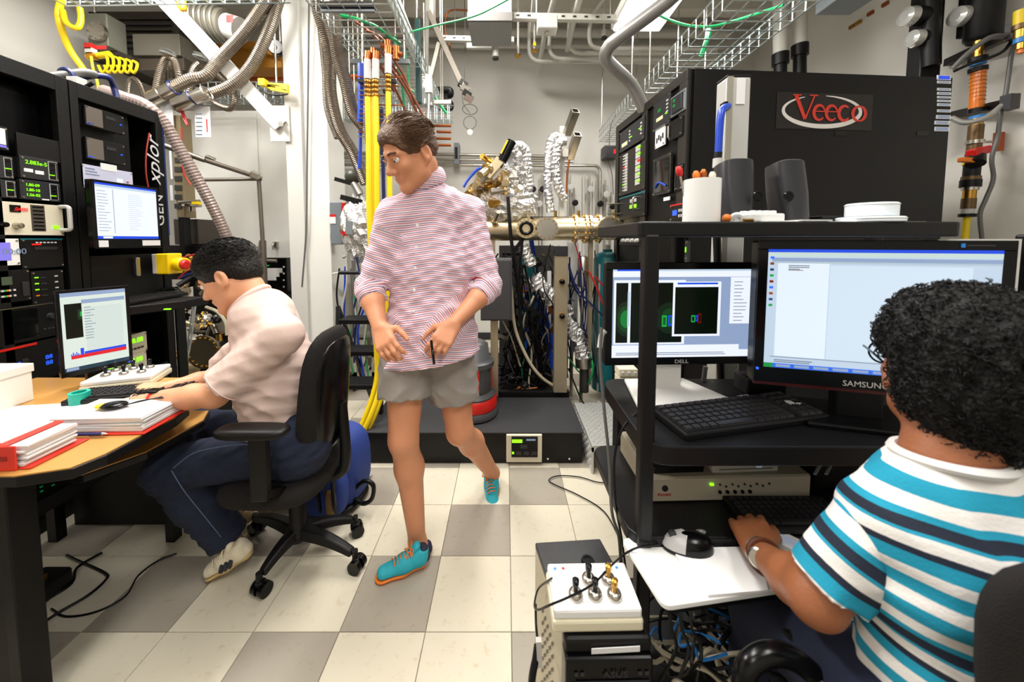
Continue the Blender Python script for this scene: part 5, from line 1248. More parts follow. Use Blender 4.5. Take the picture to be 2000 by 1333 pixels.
# blue hoses
for i, (pts, r) in enumerate((([P(1026, 335, 2.95), P(1031, 370, 2.96), P(1036, 420, 2.98), P(1038, 470, 3.0), P(1042, 500, 3.0)], .022), ([P(905, 366, 2.9), P(915, 350, 2.9), P(935, 330, 2.9), P(952, 327, 2.9)], .012),
    ([P(1046, 545, 2.85), P(1052, 590, 2.84), P(1060, 640, 2.82), P(1072, 680, 2.8), P(1080, 720, 2.8)], .022), ([P(1052, 545, 2.9), P(1062, 600, 2.9), P(1074, 650, 2.88), P(1084, 700, 2.86)], .02),
    ([P(1030, 560, 2.9), P(1026, 600, 2.9), P(1028, 640, 2.9), P(1030, 690, 2.9)], .014), ([P(1110, 515, 2.9), P(1125, 560, 2.85), P(1150, 590, 2.85), P(1185, 625, 2.9)], .008),
    ([P(1090, 480, 2.95), P(1110, 520, 2.95), P(1120, 560, 2.95), P(1150, 600, 2.95)], .008))):
    cable('coolant_hose', ['thick blue hose running down behind the foil cone to the chamber', 'thin blue tube arching behind the walking person\'s shoulder', 'thick blue hose sloping down left of the aluminium post', 'second thick blue hose just right of its twin near the post',
       'slimmer blue hose under the grey box', 'thin blue line crossing right before the teal tank', 'thin blue line above the long foil hose'][i], 'hose', BLUE if i < 5 else NAVY, pts, r, 'blue coolant hoses')
# teal cylinder tanks
for i, (px0, px1, y0, y1, D, lb) in enumerate(((1160, 1208, 492, 760, 3.05, 'tall teal gas cylinder right of the foil hose'), (1020, 1046, 495, 620, 3.2, 'teal cylinder half hidden behind the foil bundle'))):
    a, b = P(px0, y0, D), P(px1, y1, D); c = Vector(((a.x+b.x)/2, D, b.z)); R = (b.x-a.x)/2; h = a.z-b.z
    t = thing('gas_cylinder', lb, 'cylinder', c, 0)
    MB().lathe([(R*.95, -(c.z-.2) if i == 0 else 0), (R, .01), (R, h-.06), (R*.8, h-.015), (R*.35, h), (R*.35, h+.02)], (0, 0, 0), n=28).build('tank', TEAL, t, smooth=True)
    MB().cyl((0, 0, h+.02), (0, 0, h+.06), R*.2).build('neck_valve', LGREY, t, smooth=True)
    for k in range(2): MB().cyl((-R*.75+.02*k, -R*.7, 0), (-R*.75+.02*k, -R*.7, h-.1), .008, n=6).build('side_tube', LGREY, t)
# brown pillar / drums behind
for i, (x0, x1, y0, y1, D, m, nm, lb) in enumerate(((1108, 1128, 470, 640, 3.1, LGREY, 'white_canister', 'white upright canister behind the aluminium post'), (1060, 1082, 525, 640, 3.25, LGREY, 'white_canister', 'white canister hidden behind foil and cables'),
     (1128, 1148, 500, 560, 2.95, STEEL, 'steel_canister', 'small polished steel canister right of the post'), (1168, 1205, 745, 785, 3.2, BEIGE, 'floor_box', 'beige box on the floor beneath the teal cylinder'))):
    a, b = P(x0, y0, D), P(x1, y1, D); t = thing(nm, lb, 'canister' if i < 3 else 'box', ((a.x+b.x)/2, D, 0))
    if i < 3:
        R = (b.x-a.x)/2; MB().lathe([(R, 0), (R, a.z-b.z-.02), (R*.7, a.z-b.z)], ((a.x+b.x)/2, D, b.z), n=22).build('shell', m, t, 1, smooth=True)
        MB().lathe([(R*1.25, -.01), (R*1.25, .01)], ((a.x+b.x)/2, D, (a.z+b.z)/2), n=22).build('clamp_ring', STEEL, t, 1, smooth=True)
        MB().cyl(((a.x+b.x)/2, D, 0), ((a.x+b.x)/2, D, b.z), .015).build('stand_rod', STEEL, t, 1)
    else: MB().box(a.x, D, 0, b.x, D+.2, a.z).build('box_body', m, t, 1, bevel=.005)
# valves, brass pieces and cable mess in the machine core
t = thing('machine_core', 'dense core of brass fittings, rods and brackets under the chamber', 'machine', P(1030, 760, 2.95)); t.location.z = .2
for i in range(70):
    px, py = rnd.uniform(975, 1085), rnd.uniform(480, 770); D = rnd.uniform(2.75, 3.15); c = P(px, py, D)
    d = Vector((rnd.uniform(-1, 1), rnd.uniform(-.3, .3), rnd.uniform(-1, 1))).normalized(); L = rnd.uniform(.03, .16)
    m = rnd.choice([BRASS, STEEL, GOLD, BLKP, CHAR, BLKP, STEEL, COPPER, BLKP, DGREY]) if py < 620 else rnd.choice([BLKP, BLKP, CHAR, STEEL, BLKP, COPPER, BLK])
    k = i % 4
    if k == 0: MB().cyl(c, c+d*L, rnd.uniform(.008, .022), n=10).build('rod', m, t, 1, smooth=True)
    elif k == 1: MB().bar(c, c+d*L*1.3, .02, .03).build('bracket', m, t, 1)
    elif k == 2: flange(t, c, d+Vector((0, -.6, 0)), rnd.uniform(.02, .04), .014, m, 6, BRASS, DGREY)
    else: MB().lathe([(.012, 0), (.02, .01), (.014, .02), (.02, .03), (.01, .045)], c, d, 10).build('fitting', m, t, 1, smooth=True)
for a, b in (((985, 690), (1022, 760)), ((1030, 695), (985, 765)), ((1040, 640), (1075, 735)), ((1008, 735), (1045, 690))): MB().bar(P(*a, 3.0), P(*b, 3.0), .03, .03).build('cross_brace', BLKP, t, 1)
MB().box(P(975, 700, 3.2).x, 3.2, .2, P(1080, 700, 3.2).x, 3.24, P(1, 480, 3.2).z).build('rear_panel', mat('core_dark_grey', (60, 58, 56), .7), t, 1)  # dark grey sheet closing the back of the core
for i in range(60):
    px, py = rnd.uniform(972, 1082), rnd.uniform(470, 640); D = rnd.uniform(2.72, 2.98)
    p = [P(px, py, D)]
    for k in range(4): px += rnd.uniform(-22, 22); py = min(py+rnd.uniform(15, 65), 778); p.append(P(min(max(px, 968), 1085), py, D+rnd.uniform(-.06, .06)))
    m, nm = rnd.choice([(CBLK, 'black'), (CBLK, 'black'), (CGREY, 'grey'), (CTAN, 'beige'), (GREEN, 'green'), (CGREY, 'grey')]) if i % 4 == 1 else (CBLK, 'black')
    cable('machine_cable', nm+' cable drooping in the tangle inside the machine core', 'cable', m, p, rnd.uniform(.004, .008), 'cables hanging in the machine core', n=5, sub=4)
for i in range(34):
    px, py = rnd.uniform(975, 1070), rnd.uniform(745, 778); p = []; z = rnd.uniform(.205, .26); a = rnd.uniform(0, 6); c = G(px, 790, .2); c.y = rnd.uniform(2.75, 3.1); c.x = (px-988)/700*2.9
    for k in range(6): a += rnd.uniform(.4, 1.1); R = rnd.uniform(.05, .14); p.append(Vector((c.x+math.cos(a)*R, c.y+math.sin(a)*R*.8, z+rnd.uniform(0, .06))))
    cable('machine_cable', 'black cable coiled on the base plate of the machine', 'cable', CBLK, p, rnd.uniform(.004, .008), 'cables coiled on the machine base', n=5, sub=4)
for i, (m, r, pts, lb) in enumerate(((GREEN, .007, [P(968, 782, 2.7), P(1000, 778, 2.66), P(1022, 768, 2.68), P(1012, 756, 2.85), P(975, 752, 2.9)], 'green hose looped on the machine base behind the plinth'),
    (GREEN, .008, [P(1135, 770, 2.8), P(1152, 745, 2.72), P(1158, 715, 2.7), P(1150, 690, 2.75)], 'green hose curving up beside the steel collar'), (GREEN, .006, [P(1105, 690, 2.8), P(1125, 720, 2.75), P(1145, 745, 2.75), P(1130, 770, 2.8)], 'green hose crossing left of the steel collar'),
    (CTAN, .012, [P(998, 560, 2.66), P(1006, 640, 2.64), P(1030, 700, 2.64), P(1055, 735, 2.66), P(1082, 755, 2.7)], 'long beige hose sweeping across the machine front'), (COPPER, .008, [P(1000, 762, 2.78), P(1050, 758, 2.76)], 'short copper tube lying on the machine base'),
    (CBLK, .013, [P(992, 385, 2.62), P(995, 430, 2.6), P(1000, 480, 2.6), P(1012, 560, 2.62), P(1018, 640, 2.64), P(1028, 700, 2.66), P(1060, 750, 2.7)], 'thick black cable falling in front of the chamber tube'), (CBLK, .01, [P(1020, 470, 2.64), P(1015, 560, 2.66), P(1030, 620, 2.7), P(1010, 690, 2.7)], 'black cable left of the blue hoses'),
    (CRED, .008, [P(1150, 530, 2.8), P(1165, 560, 2.8), P(1180, 600, 2.82), P(1195, 625, 2.85)], 'red tube sloping down to the left monitor'), (CRED, .007, [P(1162, 540, 2.82), P(1180, 560, 2.84), P(1200, 572, 2.86)], 'short red tube above the longer one'),
    (CRED, .005, [P(1122, 472, 2.9), P(1130, 500, 2.9), P(1135, 530, 2.9)], 'thin red wire under the chamber tube'), (CBLK, .006, [P(1110, 720, 2.7), P(1135, 780, 2.6), P(1150, 800, 2.55)], 'black wire running down to the tread plate step'))):
    cable('machine_hose', lb, 'hose', m, pts, r, None, n=8)
for i in range(12):
    px = rnd.uniform(1110, 1165); p = [P(px, 480+rnd.uniform(0, 120), 2.92)]; py = 520
    for k in range(4): px += rnd.uniform(-15, 15); py += rnd.uniform(30, 70); p.append(P(min(max(px, 1108), 1168), min(py, 790), 2.92+rnd.uniform(-.05, .05)))
    m, nm = [(CGREY, 'grey'), (NAVY, 'navy'), (CBLK, 'black')][i % 3]
    cable('machine_cable', nm+' cable hanging between the aluminium post and the teal cylinder', 'cable', m, p, .006, 'cables right of the aluminium post', n=5, sub=4)
# white socket strip on the floor and tread step
t = thing('tread_step', 'diamond pattern aluminium step between the plinth and the cart', 'step', (.55, 2.3, 0))
A1, A2 = P(1157, 873, 2.03), P(1212, 873, 2.03); zst = .175
x0, x1 = P(1135, 800, 2.35).x+.0, P(1215, 873, 2.03).x+.16
TR = mat('tread_aluminium', (200, 200, 196), .4, .45)
MB().box(x0, 2.04, zst-.012, x1, 2.6, zst).build('step_plate', TR, t, 1, bevel=.002)
MB().box(x0, 2.04, zst-.04, x1, 2.05, zst-.01).build('step_lip', TR, t, 1)
MB().box(x0, 2.04, 0.0, x0+.012, 2.6, zst-.012).build('side_plate', TR, t, 1); MB().box(x1-.012, 2.04, 0, x1, 2.6, zst-.012).build('side_plate', TR, t, 1)
mb = MB()
for i in range(16):
    for j in range(24):
        x, y = x0+.012+(x1-x0-.02)*i/16, 2.055+.54*j/24; s_ = 1 if (i+j) % 2 else -1
        mb.cb((x+.006, y+.008, zst+.0012), (.018, .005, .0025), (0, 0, s_*.8))
for i in range(7):
    for j in range(20): mb.cb((x0-.001, 2.06+.53*j/20, .015+.022*i), (.0025, .018, .005), (((i+j) % 2)*1.6-.8, 0, 0))
mb.build('tread_pattern', TR, t, 1, kind='stuff')
t = thing('power_strip', 'white power strips and plugs lying behind the tread step', 'power strip', P(1140, 775, 2.72)); t.location.z = .0
for i in range(5):
    c = P(1100+22*i, 778+4*(i % 2), 2.68+.04*i); c.z = .03+.0*i
    MB().cb(c, (.16, .05, .04), (0, 0, rnd.uniform(-.3, .3))).build('strip_body', LGREY, t, 1, bevel=.005)
    MB().cyl(c+Vector((0, 0, .02)), c+Vector((.02, 0, .06)), .014, n=10).build('plug', [WPLA, BLKP, RED][i % 3], t, world=True)
# white modules left behind the cart post
t = thing('relay_module', 'stack of white electronic modules behind the cart post', 'module', P(1230, 790, 1.7)); t.location.z = 0
for i in range(4):
    p, q = P(1210, 722+17*i, 1.72+.0*i), P(1246, 737+17*i, 1.72)
    MB().box(p.x, 1.72, q.z, q.x, 1.8, p.z).build('module_block', BEIGE, t, 1, bevel=.003)
    for k in range(3): MB().cb(((p.x*(3-k)+q.x*k)/3+.015, 1.715, (p.z+q.z)/2), (.012, .01, .015)).build('terminal', YEL if (i == 3) else LGREY, t, 1)
MB().box(p.x, 1.74, 0, q.x, 1.82, q.z).build('module_stand', BLKP, t, 1)
# wall behind: conduit, switch, gauges
for i, (y0, y1, r) in enumerate(((301, 303, .022), (311, 312, .015), (322, 324, .02))):
    pipe('%s foil covered pipe running along the back wall' % ['upper', 'thin middle', 'lower'][i], STEEL, [P(645, y0-2, 4.82), P(820, y0, 4.82), P(1080, y1+3, 4.82), P(1120, y1+4, 4.82)] if i < 2 else elbow([P(645, y0, 4.78), P(1165, y1, 4.78), P(1172, y1+8, 4.78), P(1172, 400, 4.78)], .06), r, name='wall_pipe', group='pipes on the back wall', n=8)
t = thing('light_switch', 'narrow dark switch box on the back wall with pipes behind', 'switch', P(893, 322, 4.75))
p, q = P(887, 280, 4.75), P(897, 322, 4.75); MB().box(p.x, 4.72, q.z, q.x, 4.88, p.z).build('switch_box', GREYP, t, 1, bevel=.004); MB().box(p.x+.015, 4.705, p.z-.2, q.x-.015, 4.72, p.z-.06).build('switch_lever', BLKP, t, 1)
for i in range(9):
    px = [1040, 1052, 1058, 1112, 1120, 1150, 1168, 1180, 1192][i]; py = [372, 400, 372, 368, 398, 372, 400, 382, 405][i]
    t = thing('wall_valve', 'small gas valve on the back wall, number %s from the left' % ['one', 'two', 'three', 'four', 'five', 'six', 'seven', 'eight', 'nine'][i], 'valve', P(px, py, 4.85), 0, 'gas valves on the back wall')
    t['label'] = 'small gas valve with round gauge on the back wall, %s from the left' % ['first', 'second', 'third', 'fourth', 'fifth', 'sixth', 'seventh', 'eighth', 'ninth'][i]
    MB().cyl((0, 0, 0), (0, -.1, 0), .02, n=10).build('stem', STEEL, t, smooth=True); MB().lathe([(.04, 0), (.042, .02), (.03, .025)], (0, -.1, 0), (0, -1, 0), 16).build('gauge_face', LGREY if i % 2 else BLKP, t, smooth=True)
    MB().cyl((0, -.03, -.2), (0, -.03, .2), .012, n=8).build('riser_tube', STEEL, t, smooth=True); MB().cyl((0, -.03, -.2), (0, -.03, -.8), .01, n=6).build('drop_tube', STEEL, t)
for i in range(5):
    px = [1030, 1062, 1140, 1160, 1185][i]; pipe('thin white tube rising on the back wall, %s from the left' % ['first', 'second', 'third', 'fourth', 'fifth'][i], PIPEW, [P(px, 640, 4.86), P(px, 330+8*i, 4.86)], .018, name='wall_tube', group='white tubes on the back wall', n=8)
t = thing('alarm_panel', 'small grey box with red digits on the back wall', 'panel', P(1195, 308, 4.7)); p, q = P(1181, 284, 4.7), P(1208, 308, 4.7)
MB().box(p.x, 4.7, q.z, q.x, 4.88, p.z).build('housing', DGREY, t, 1, bevel=.006); wrect(t, 'dark_face', CHAR, 4.7, 1184, 287, 1204, 305); wrect(t, 'red_digits', LEDR, 4.695, 1199, 292, 1205, 300)
cable('wall_wire', 'thin grey wire rising from the red digit box', 'wire', CGREY, [P(1190, 284, 4.75), P(1192, 250, 4.75), P(1202, 225, 4.75)], .006)
cable('wall_wire', 'grey wire dropping from the red digit box', 'wire', CGREY, [P(1186, 308, 4.8), P(1195, 340, 4.8), P(1198, 380, 4.8)], .006)
for i, (y0) in enumerate((245, 257, 270, 283)):
    t = pipe('copper pipe stub on the back wall, %s of four' % ['top', 'second', 'third', 'bottom'][i], COPPER, [Vector((P(790, y0, 3.9).x, 4.9, P(790, y0, 3.9).z)), P(790, y0, 3.9), P(881, y0+1, 3.9)], .014, name='copper_stub', group='copper pipe stubs')
t = thing('black_elbow_pipes', 'pair of fat black insulated pipe bends near the back wall', 'pipe', P(870, 200, 3.95))
for y in (180, 205): MB().tube(elbow([P(850, y-4, 3.9), P(880, y-4, 3.9), P(880, y+6, 3.9), P(862, y+8, 4.3)], .08), .035, sub=1, n=12).build('pipe_bend', BLKP, t, 1, smooth=True)
t = thing('string_bulb', 'little round lamp hanging on a wire loop before the back wall', 'lamp', P(918, 258, 4.0))
MB().sph((0, 0, 0), .03).build('bulb', mat('bulb_glow', (255, 250, 220), .3, emit=1.2), t, smooth=True); MB().ring((0, 0, .1), (0, 1, 0), .07, .004).build('wire_loop', CGREY, t, smooth=True)
MB().ring((.0, .0, .24), (0, .4, 1), .08, .004).build('wire_coil', CGREY, t, smooth=True); MB().tube([(0, 0, .2), (-.08, 0, .35), (-.05, 0, .7), (-.05, 0, 1.6)], .004).build('wire', CGREY, t, smooth=True)
# ================================================================== left-centre: ladder, table frame, isolator
t = thing('step_ladder', 'black folding step ladder behind the office chair', 'ladder', (-1.25, 2.55, 0))
for i, py in enumerate((630, 692, 758)):
    D = 2.5-.1*i; a, b = P(660, py, D), P(742, py, D); MB().box(a.x, D, a.z-.015, b.x, D+.16, a.z+.018).build('step', BLKP, t, 1, bevel=.005)
for px in (658, 744):
    a, b = P(px, 520, 2.62), P(px-2, 800, 2.3); a.z = P(px, 600, 2.6).z; b.z = .01; MB().bar(a, b, .03, .022).build('rail', BLKP, t, 1)
    c = Vector((b.x, 2.95, .01)); MB().bar(a, c, .025, .02).build('rear_rail', BLKP, t, 1)
t = thing('table_frame', 'grey aluminium profile table frame with casters by the column', 'table', (-1.3, 3.2, 0))
y0 = 3.0
for x in (P(690, 700, 3.2).x, P(732, 700, 3.2).x):
    for y in (3.2, 3.6): MB().box(x-.03, y, .1, x+.03, y+.05, P(1, 560, 3.2).z).build('leg', ALU, t, 1); MB().cyl((x-.012, y+.02, .04), (x+.012, y+.02, .04), .04).build('caster', BLKP, t, 1, smooth=True); MB().cyl((x, y+.02, .05), (x, y+.02, .1), .015).build('caster_stem', STEEL, t, 1)
for z in (.14, .32): MB().box(P(662, 1, 3.2).x, 3.2, z, P(742, 1, 3.2).x, 3.25, z+.04).build('cross_bar', ALU, t, 1)
for z in (.5, P(1, 560, 3.2).z): MB().box(P(662, 1, 3.2).x, 3.2, z, P(742, 1, 3.2).x, 3.65, z+.03).build('table_shelf', ALU, t, 1)
t = thing('isolator_switch', 'grey electrical isolator box with red lever beside the column', 'switch', P(658, 480, 2.95))
p, q = P(643, 394, 2.95), P(669, 478, 2.95); MB().box(p.x, 2.95, q.z, q.x, 3.06, p.z).build('enclosure', mat('isolator_grey', (112, 120, 126), .45), t, 1, bevel=.008)
wrect(t, 'label', PAPER, 2.948, 644, 424, 656, 437); wrect(t, 'red_warning', RED, 2.948, 644, 419, 656, 424); p = P(672, 408, 2.93); MB().cb(p, (.03, .03, .1)).build('lever', RED, t, 1, bevel=.004)
MB().box(cx1, 2.99, P(1, 470, 3).z, P(660, 1, 3).x, 3.02, P(1, 455, 3).z).build('mount_arm', STEEL, t, 1)
t = thing('pump_drum', 'steel drum with bands beside the grey isolator box', 'pump', P(688, 440, 2.9)); a, b = P(676, 445, 2.9), P(712, 448, 2.9)
MB().cyl(a, b, .085, n=26).build('drum', STEEL, t, 1, smooth=True); MB().ring(a, (1, 0, 0), .085, .012).build('band', STEEL, t, 1, smooth=True); MB().cb(P(683, 445, 2.78), (.05, .04, .1)).build('terminal_box', GREYP, t, 1)
for k in range(5): MB().cb(P(668+3*k, 455+(k % 2)*3, 2.8), (.012, .02, .02)).build('red_connector', RED, t, 1)
t = thing('grey_conduit_box', 'small grey box below the steel drum', 'box', P(700, 505, 2.85)); MB().box(P(676, 1, 2.85).x, 2.85, P(1, 512, 2.85).z, P(722, 1, 2.85).x, 2.95, P(1, 490, 2.85).z).build('box_body', GREYP, t, 1, bevel=.005)
MB().cyl(P(670, 503, 2.85), P(676, 502, 2.85), .012).build('nipple', STEEL, t, 1); MB().cyl(P(690, 505, 2.9), P(690, 560, 3.2), .02).build('conduit', LGREY, t, 1)
t = thing('black_wand', 'black handled rod with silver tip pointing at the column', 'tool', P(690, 533, 2.6)); MB().cyl(P(662, 533, 2.6), P(700, 533, 2.6), .014).build('grip', BLKP, t, 1, smooth=True); MB().cyl(P(650, 535, 2.6), P(662, 533, 2.6), .006).build('tip', LGREY, t, 1, smooth=True); MB().tube([P(700, 533, 2.6), P(720, 533, 2.6), P(735, 560, 2.6), P(720, 590, 2.7)], .006).build('cord', NAVY, t, 1, smooth=True)
for i in range(14):
    px = 665+5.2*i; p = []; py = 500+rnd.uniform(0, 40); D = 2.9+rnd.uniform(-.1, .2)
    for k in range(5): p.append(P(px+rnd.uniform(-9, 9), py, D)); py += 52
    m, nm = [(CBLK, 'black'), (BLUE, 'blue'), (LGREY, 'white'), (CGREY, 'grey'), (GREEN, 'green'), (LGREY, 'white'), (NAVY, 'navy')][i % 7]
    cable('drop_cable', '%s cable hanging behind the ladder, %s' % (nm, ['near the column', 'nearer the yellow hoses'][i > 6]), 'cable', m, p, .009 if nm == 'blue' else .007, 'cables behind the ladder', n=6, sub=4)
# ================================================================== left background: machine behind the racks
t = thing('deposition_machine', 'cluster of steel flanges and gold fittings behind the left rack', 'machine', P(390, 700, 2.9)); t.location.z = 0
for i in range(60):
    px, py = rnd.uniform(348, 440), rnd.uniform(505, 735); D = rnd.uniform(2.7, 3.15); c = P(px, py, D)
    if py < 560 and px > 400: py += 60
    d = Vector((rnd.uniform(-1, 1), rnd.uniform(-1, .2), rnd.uniform(-1, 1))).normalized(); m = rnd.choice([STEEL, GOLD, BRASS, STEEL, BLKP, LGREY, STEEL, DGREY])
    if i % 3 == 0: flange(t, c, d+Vector((0, -.5, 0)), rnd.uniform(.03, .07), .018, m, 8, BRASS, rnd.choice([None, STEEL, DGREY]))
    elif i % 3 == 1: MB().cyl(c, c+d*rnd.uniform(.06, .22), rnd.uniform(.012, .03), n=12).build('tube_stub', m, t, 1, smooth=True)
    else: MB().lathe([(.015, 0), (.026, .01), (.018, .03), (.026, .04), (.012, .06)], c, d, 10).build('fitting', m, t, 1, smooth=True)
MB().box(P(346, 1, 3.2).x, 3.2, 0, P(475, 1, 3.2).x, 3.3, P(1, 560, 3.2).z).build('rear_panel', BLK, t, 1)
MB().box(P(346, 1, 2.9).x, 2.75, 0, P(478, 1, 2.9).x, 3.15, P(1, 735, 2.9).z).build('base_cabinet', BLKP, t, 1, bevel=.004)
a, b = P(398, 680, 2.8), P(435, 678, 2.8); MB().cyl(a, b, .05, n=20).build('side_tube', STEEL, t, 1, smooth=True); flange(t, P(398, 688, 2.72), (0, -1, 0), .13, .02, GOLD, 18, BRASS, DGREY)
t = thing('loader_box', 'brown black instrument box above the keyboard shelf', 'box', P(365, 480, 2.8)); p, q = P(338, 428, 2.85), P(388, 478, 2.85); MB().box(p.x, 2.85, q.z, q.x, 3.1, p.z).build('case', mat('brown_case', (60, 52, 44), .5), t, 1, bevel=.006)
MB().box(p.x, 2.8, P(1, 545, 2.85).z, P(398, 1, 2.85).x, 3.1, q.z-.005).build('lower_case', BLKP, t, 1, bevel=.004); MB().box(p.x, 2.9, 1.0, p.x+.05, 3.1, q.z).build('side_post', BLK, t, 1)
t = thing('lift_column', 'brass coloured slotted upright with white labels behind the rack edge', 'column', P(348, 430, 2.75)); p, q = P(334, 225, 2.75), P(362, 425, 2.75)
MB().box(p.x, 2.75, q.z, q.x, 2.85, p.z).build('upright', mat('tan_metal', (150, 134, 104), .45, .4), t, 1, bevel=.003)
for k in range(7): wrect(t, 'slot', DGREY, 2.748, 341, 290+18*k, 356, 300+18*k)
wrect(t, 'white_label', PAPER, 2.747, 331, 295, 338, 350); wrect(t, 'white_label', PAPER, 2.747, 332, 362, 339, 392)
MB().lathe([(.06, 0), (.06, .015), (.02, .02), (.02, .05)], P(375, 400, 2.75), (0, 0, -1), 18).build('round_foot', STEEL, t, 1, smooth=True); MB().cyl(P(350, 395, 2.75), P(390, 393, 2.75), .012).build('arm', STEEL, t, 1); MB().cb(P(384, 397, 2.72), (.05, .03, .02)).build('yellow_tag', YEL, t, 1)
MB().box(p.x, 2.76, 1.2, p.x+.04, 2.82, q.z).build('lower_post', BLK, t, 1)
for i, (pts, m, lb, r) in enumerate((([P(352, 505, 2.6), P(370, 500, 2.6), P(400, 493, 2.6), P(420, 492, 2.6)], CRED, 'red cable behind the emergency stop', .007), ([P(348, 545, 2.6), P(365, 530, 2.6), P(382, 525, 2.6)], CRED, 'thin red wire below the emergency stop', .005), ([P(350, 545, 2.62), P(368, 536, 2.62), P(386, 533, 2.62)], BLUE, 'thin blue wire below the emergency stop', .005),
     ([P(380, 590, 2.55), P(374, 640, 2.55), P(366, 690, 2.55), P(355, 740, 2.5)], GLASSC, 'clear tube bundle dropping from the keyboard shelf', .013), ([P(402, 600, 2.7), P(425, 610, 2.7), P(440, 630, 2.7), P(443, 655, 2.7)], CTAN, 'beige hose bending behind the seated person\'s chin', .012))):
    cable('signal_cable', lb, 'cable', m, pts, r)
t = thing('rod_frame', 'grey rod scaffold frame with clamps before the white doors', 'frame', P(510, 560, 3.0)); t.location.z = 1.0
RM = mat('rod_grey', (112, 104, 94), .4, .6)
for a, b, D1, D2, r in (((322, 285), (400, 313), 2.6, 2.7, .02), ((392, 310), (511, 349), 2.7, 3.0, .018), ((352, 352), (511, 350), 2.8, 3.0, .014), ((505, 345), (513, 470), 3.0, 3.0, .016), ((513, 470), (516, 560), 3.0, 3.0, .026), ((455, 508), (540, 510), 3.0, 3.02, .014)):
    MB().cyl(P(*a, D1), P(*b, D2), r, n=10).build('rod', RM, t, 1, smooth=True)
for a in ((410, 312), (498, 342), (357, 351)): MB().cb(P(*a, 2.85), (.06, .05, .05), (.3, .4, .5)).build('clamp', STEEL, t, 1, bevel=.005)
MB().cyl(P(516, 560, 3.0), Vector((P(516, 560, 3.0).x, 3.0, .0)), .026).build('lower_rod', RM, t, 1)
t = thing('wall_computer', 'black flat computer with white stickers behind the seated person\'s neck', 'computer', P(532, 560, 3.2)); p, q = P(498, 504, 3.2), P(562, 575, 3.2)
MB().box(p.x, 3.2, q.z, q.x, 3.3, p.z).build('case', BLKG, t, 1, bevel=.005); wrect(t, 'white_sticker', LGREY, 3.198, 510, 524, 552, 533); wrect(t, 'white_sticker', LGREY, 3.198, 522, 533, 546, 541); wrect(t, 'white_sticker', LGREY, 3.198, 520, 541, 540, 548); wrect(t, 'green_lamp', SCRGN, 3.198, 522, 518, 526, 520)
for k in range(4): wrect(t, 'latch', LGREY, 3.198, 553, 520+13*k, 556, 523+13*k)
t = thing('dark_cabinet', 'low black cabinet standing before the white doors behind the chair', 'cabinet', P(535, 650, 3.2)); t.location.z = 0
MB().box(P(478, 1, 3.15).x, 3.12, 0, P(575, 1, 3.15).x, 3.45, P(1, 577, 3.15).z).build('cabinet_body', BLK, t, 1, bevel=.005); wrect(t, 'label', LGREY, 3.118, 560, 598, 572, 604)
# ================================================================== overhead: wire trays, hoses, tubes
rnd = random.Random(21)
def wire_tray(label, p0, ax, L, w, h, pitch=.1, nlong=5, r=.0035, rows=2, m=GALV):
    """U-shaped wire tray: p0 = near left bottom corner, ax = unit direction, w to the right"""
    t = thing('wire_tray', label, 'cable tray', p0); ax = Vector(ax).normalized(); rt_ = ax.cross(Vector((0, 0, 1))).normalized(); up = Vector((0, 0, 1)); p0 = Vector(p0)
    k = int(L/pitch)
    for i in range(k+1):
        c = p0+ax*(i*pitch); MB().tube([c+up*h, c, c+rt_*w, c+rt_*w+up*h], r, n=4, sub=1).build('cross_wire', m, t, 1)
    for i in range(nlong): c = p0+rt_*(w*i/(nlong-1)); MB().cyl(c, c+ax*L, r, n=4).build('long_wire', m, t, 1)
    for s in (0, 1):
        for j in range(1, rows+1): c = p0+rt_*(w*s)+up*(h*j/rows); MB().cyl(c, c+ax*L, r*(1.3 if j == rows else 1), n=4).build('long_wire', m, t, 1)
    for i in (1, k-1):
        c = p0+ax*(i*pitch)
        for s in (0, 1): MB().cyl(c+rt_*w*s+up*h, Vector((c.x+rt_.x*w*s, c.y+rt_.y*w*s, 4.19)), .006, n=6).build('hanger_rod', STEEL, t, 1)
    return t
# right tray over the cabinet
c = P(1305, 150, 2.62)
wire_tray('galvanised wire tray running above the big black cabinet', (1.17, 1.75, 2.62), (0, 1, 0), 1.35, .45, .12, .09, 6, .0045)
wire_tray('second galvanised wire tray farther back beside the grey conduit', (1.12, 3.2, 2.58), (.02, 1, 0), 1.3, .4, .14, .09, 6, .0045)
# left-centre tray
wire_tray('galvanised wire tray right of the white column with green wires', (-1.13, 2.0, 2.74), (.0, 1, 0), 1.9, .46, .12, .075, 6, .0045)
wire_tray('galvanised wire tray along the top left edge of the photo', (-3.0, 2.55, 2.98), (1, -.02, 0), 1.55, .35, .05, .1, 5, .005)
wire_tray('lower galvanised wire tray before the white doors', (-2.95, 3.35, 2.62), (1, 0, 0), 1.2, .13, .14, .07, 4, .004, rows=3)
wire_tray('wire tray behind the column at hose height', (-1.5, 3.5, 2.5), (1, 0, 0), 1.0, .1, .16, .06, 4, .004, rows=3)
t = thing('tray_support', 'dark strut carrying the wire tray right of the column', 'strut', P(690, 20, 2.35))
MB().bar(P(628, 12, 2.2), P(732, 12, 2.2), .04, .03).build('strut', CHAR, t, 1); MB().bar(P(628, 22, 2.2), P(732, 22, 2.2), .02, .012).build('strut_lip', GREYP, t, 1)
for px in (636, 728): MB().cyl(P(px, 12, 2.2), Vector((P(px, 12, 2.2).x, 2.2, 4.19)), .006).build('hanger_rod', STEEL, t, 1)
t = thing('tray_support', 'grey strut carrying the wire tray near the yellow hoses', 'strut', P(740, 122, 2.5))
MB().bar(P(686, 121, 2.6), P(800, 121, 2.6), .03, .03).build('strut', GREYP, t, 1)
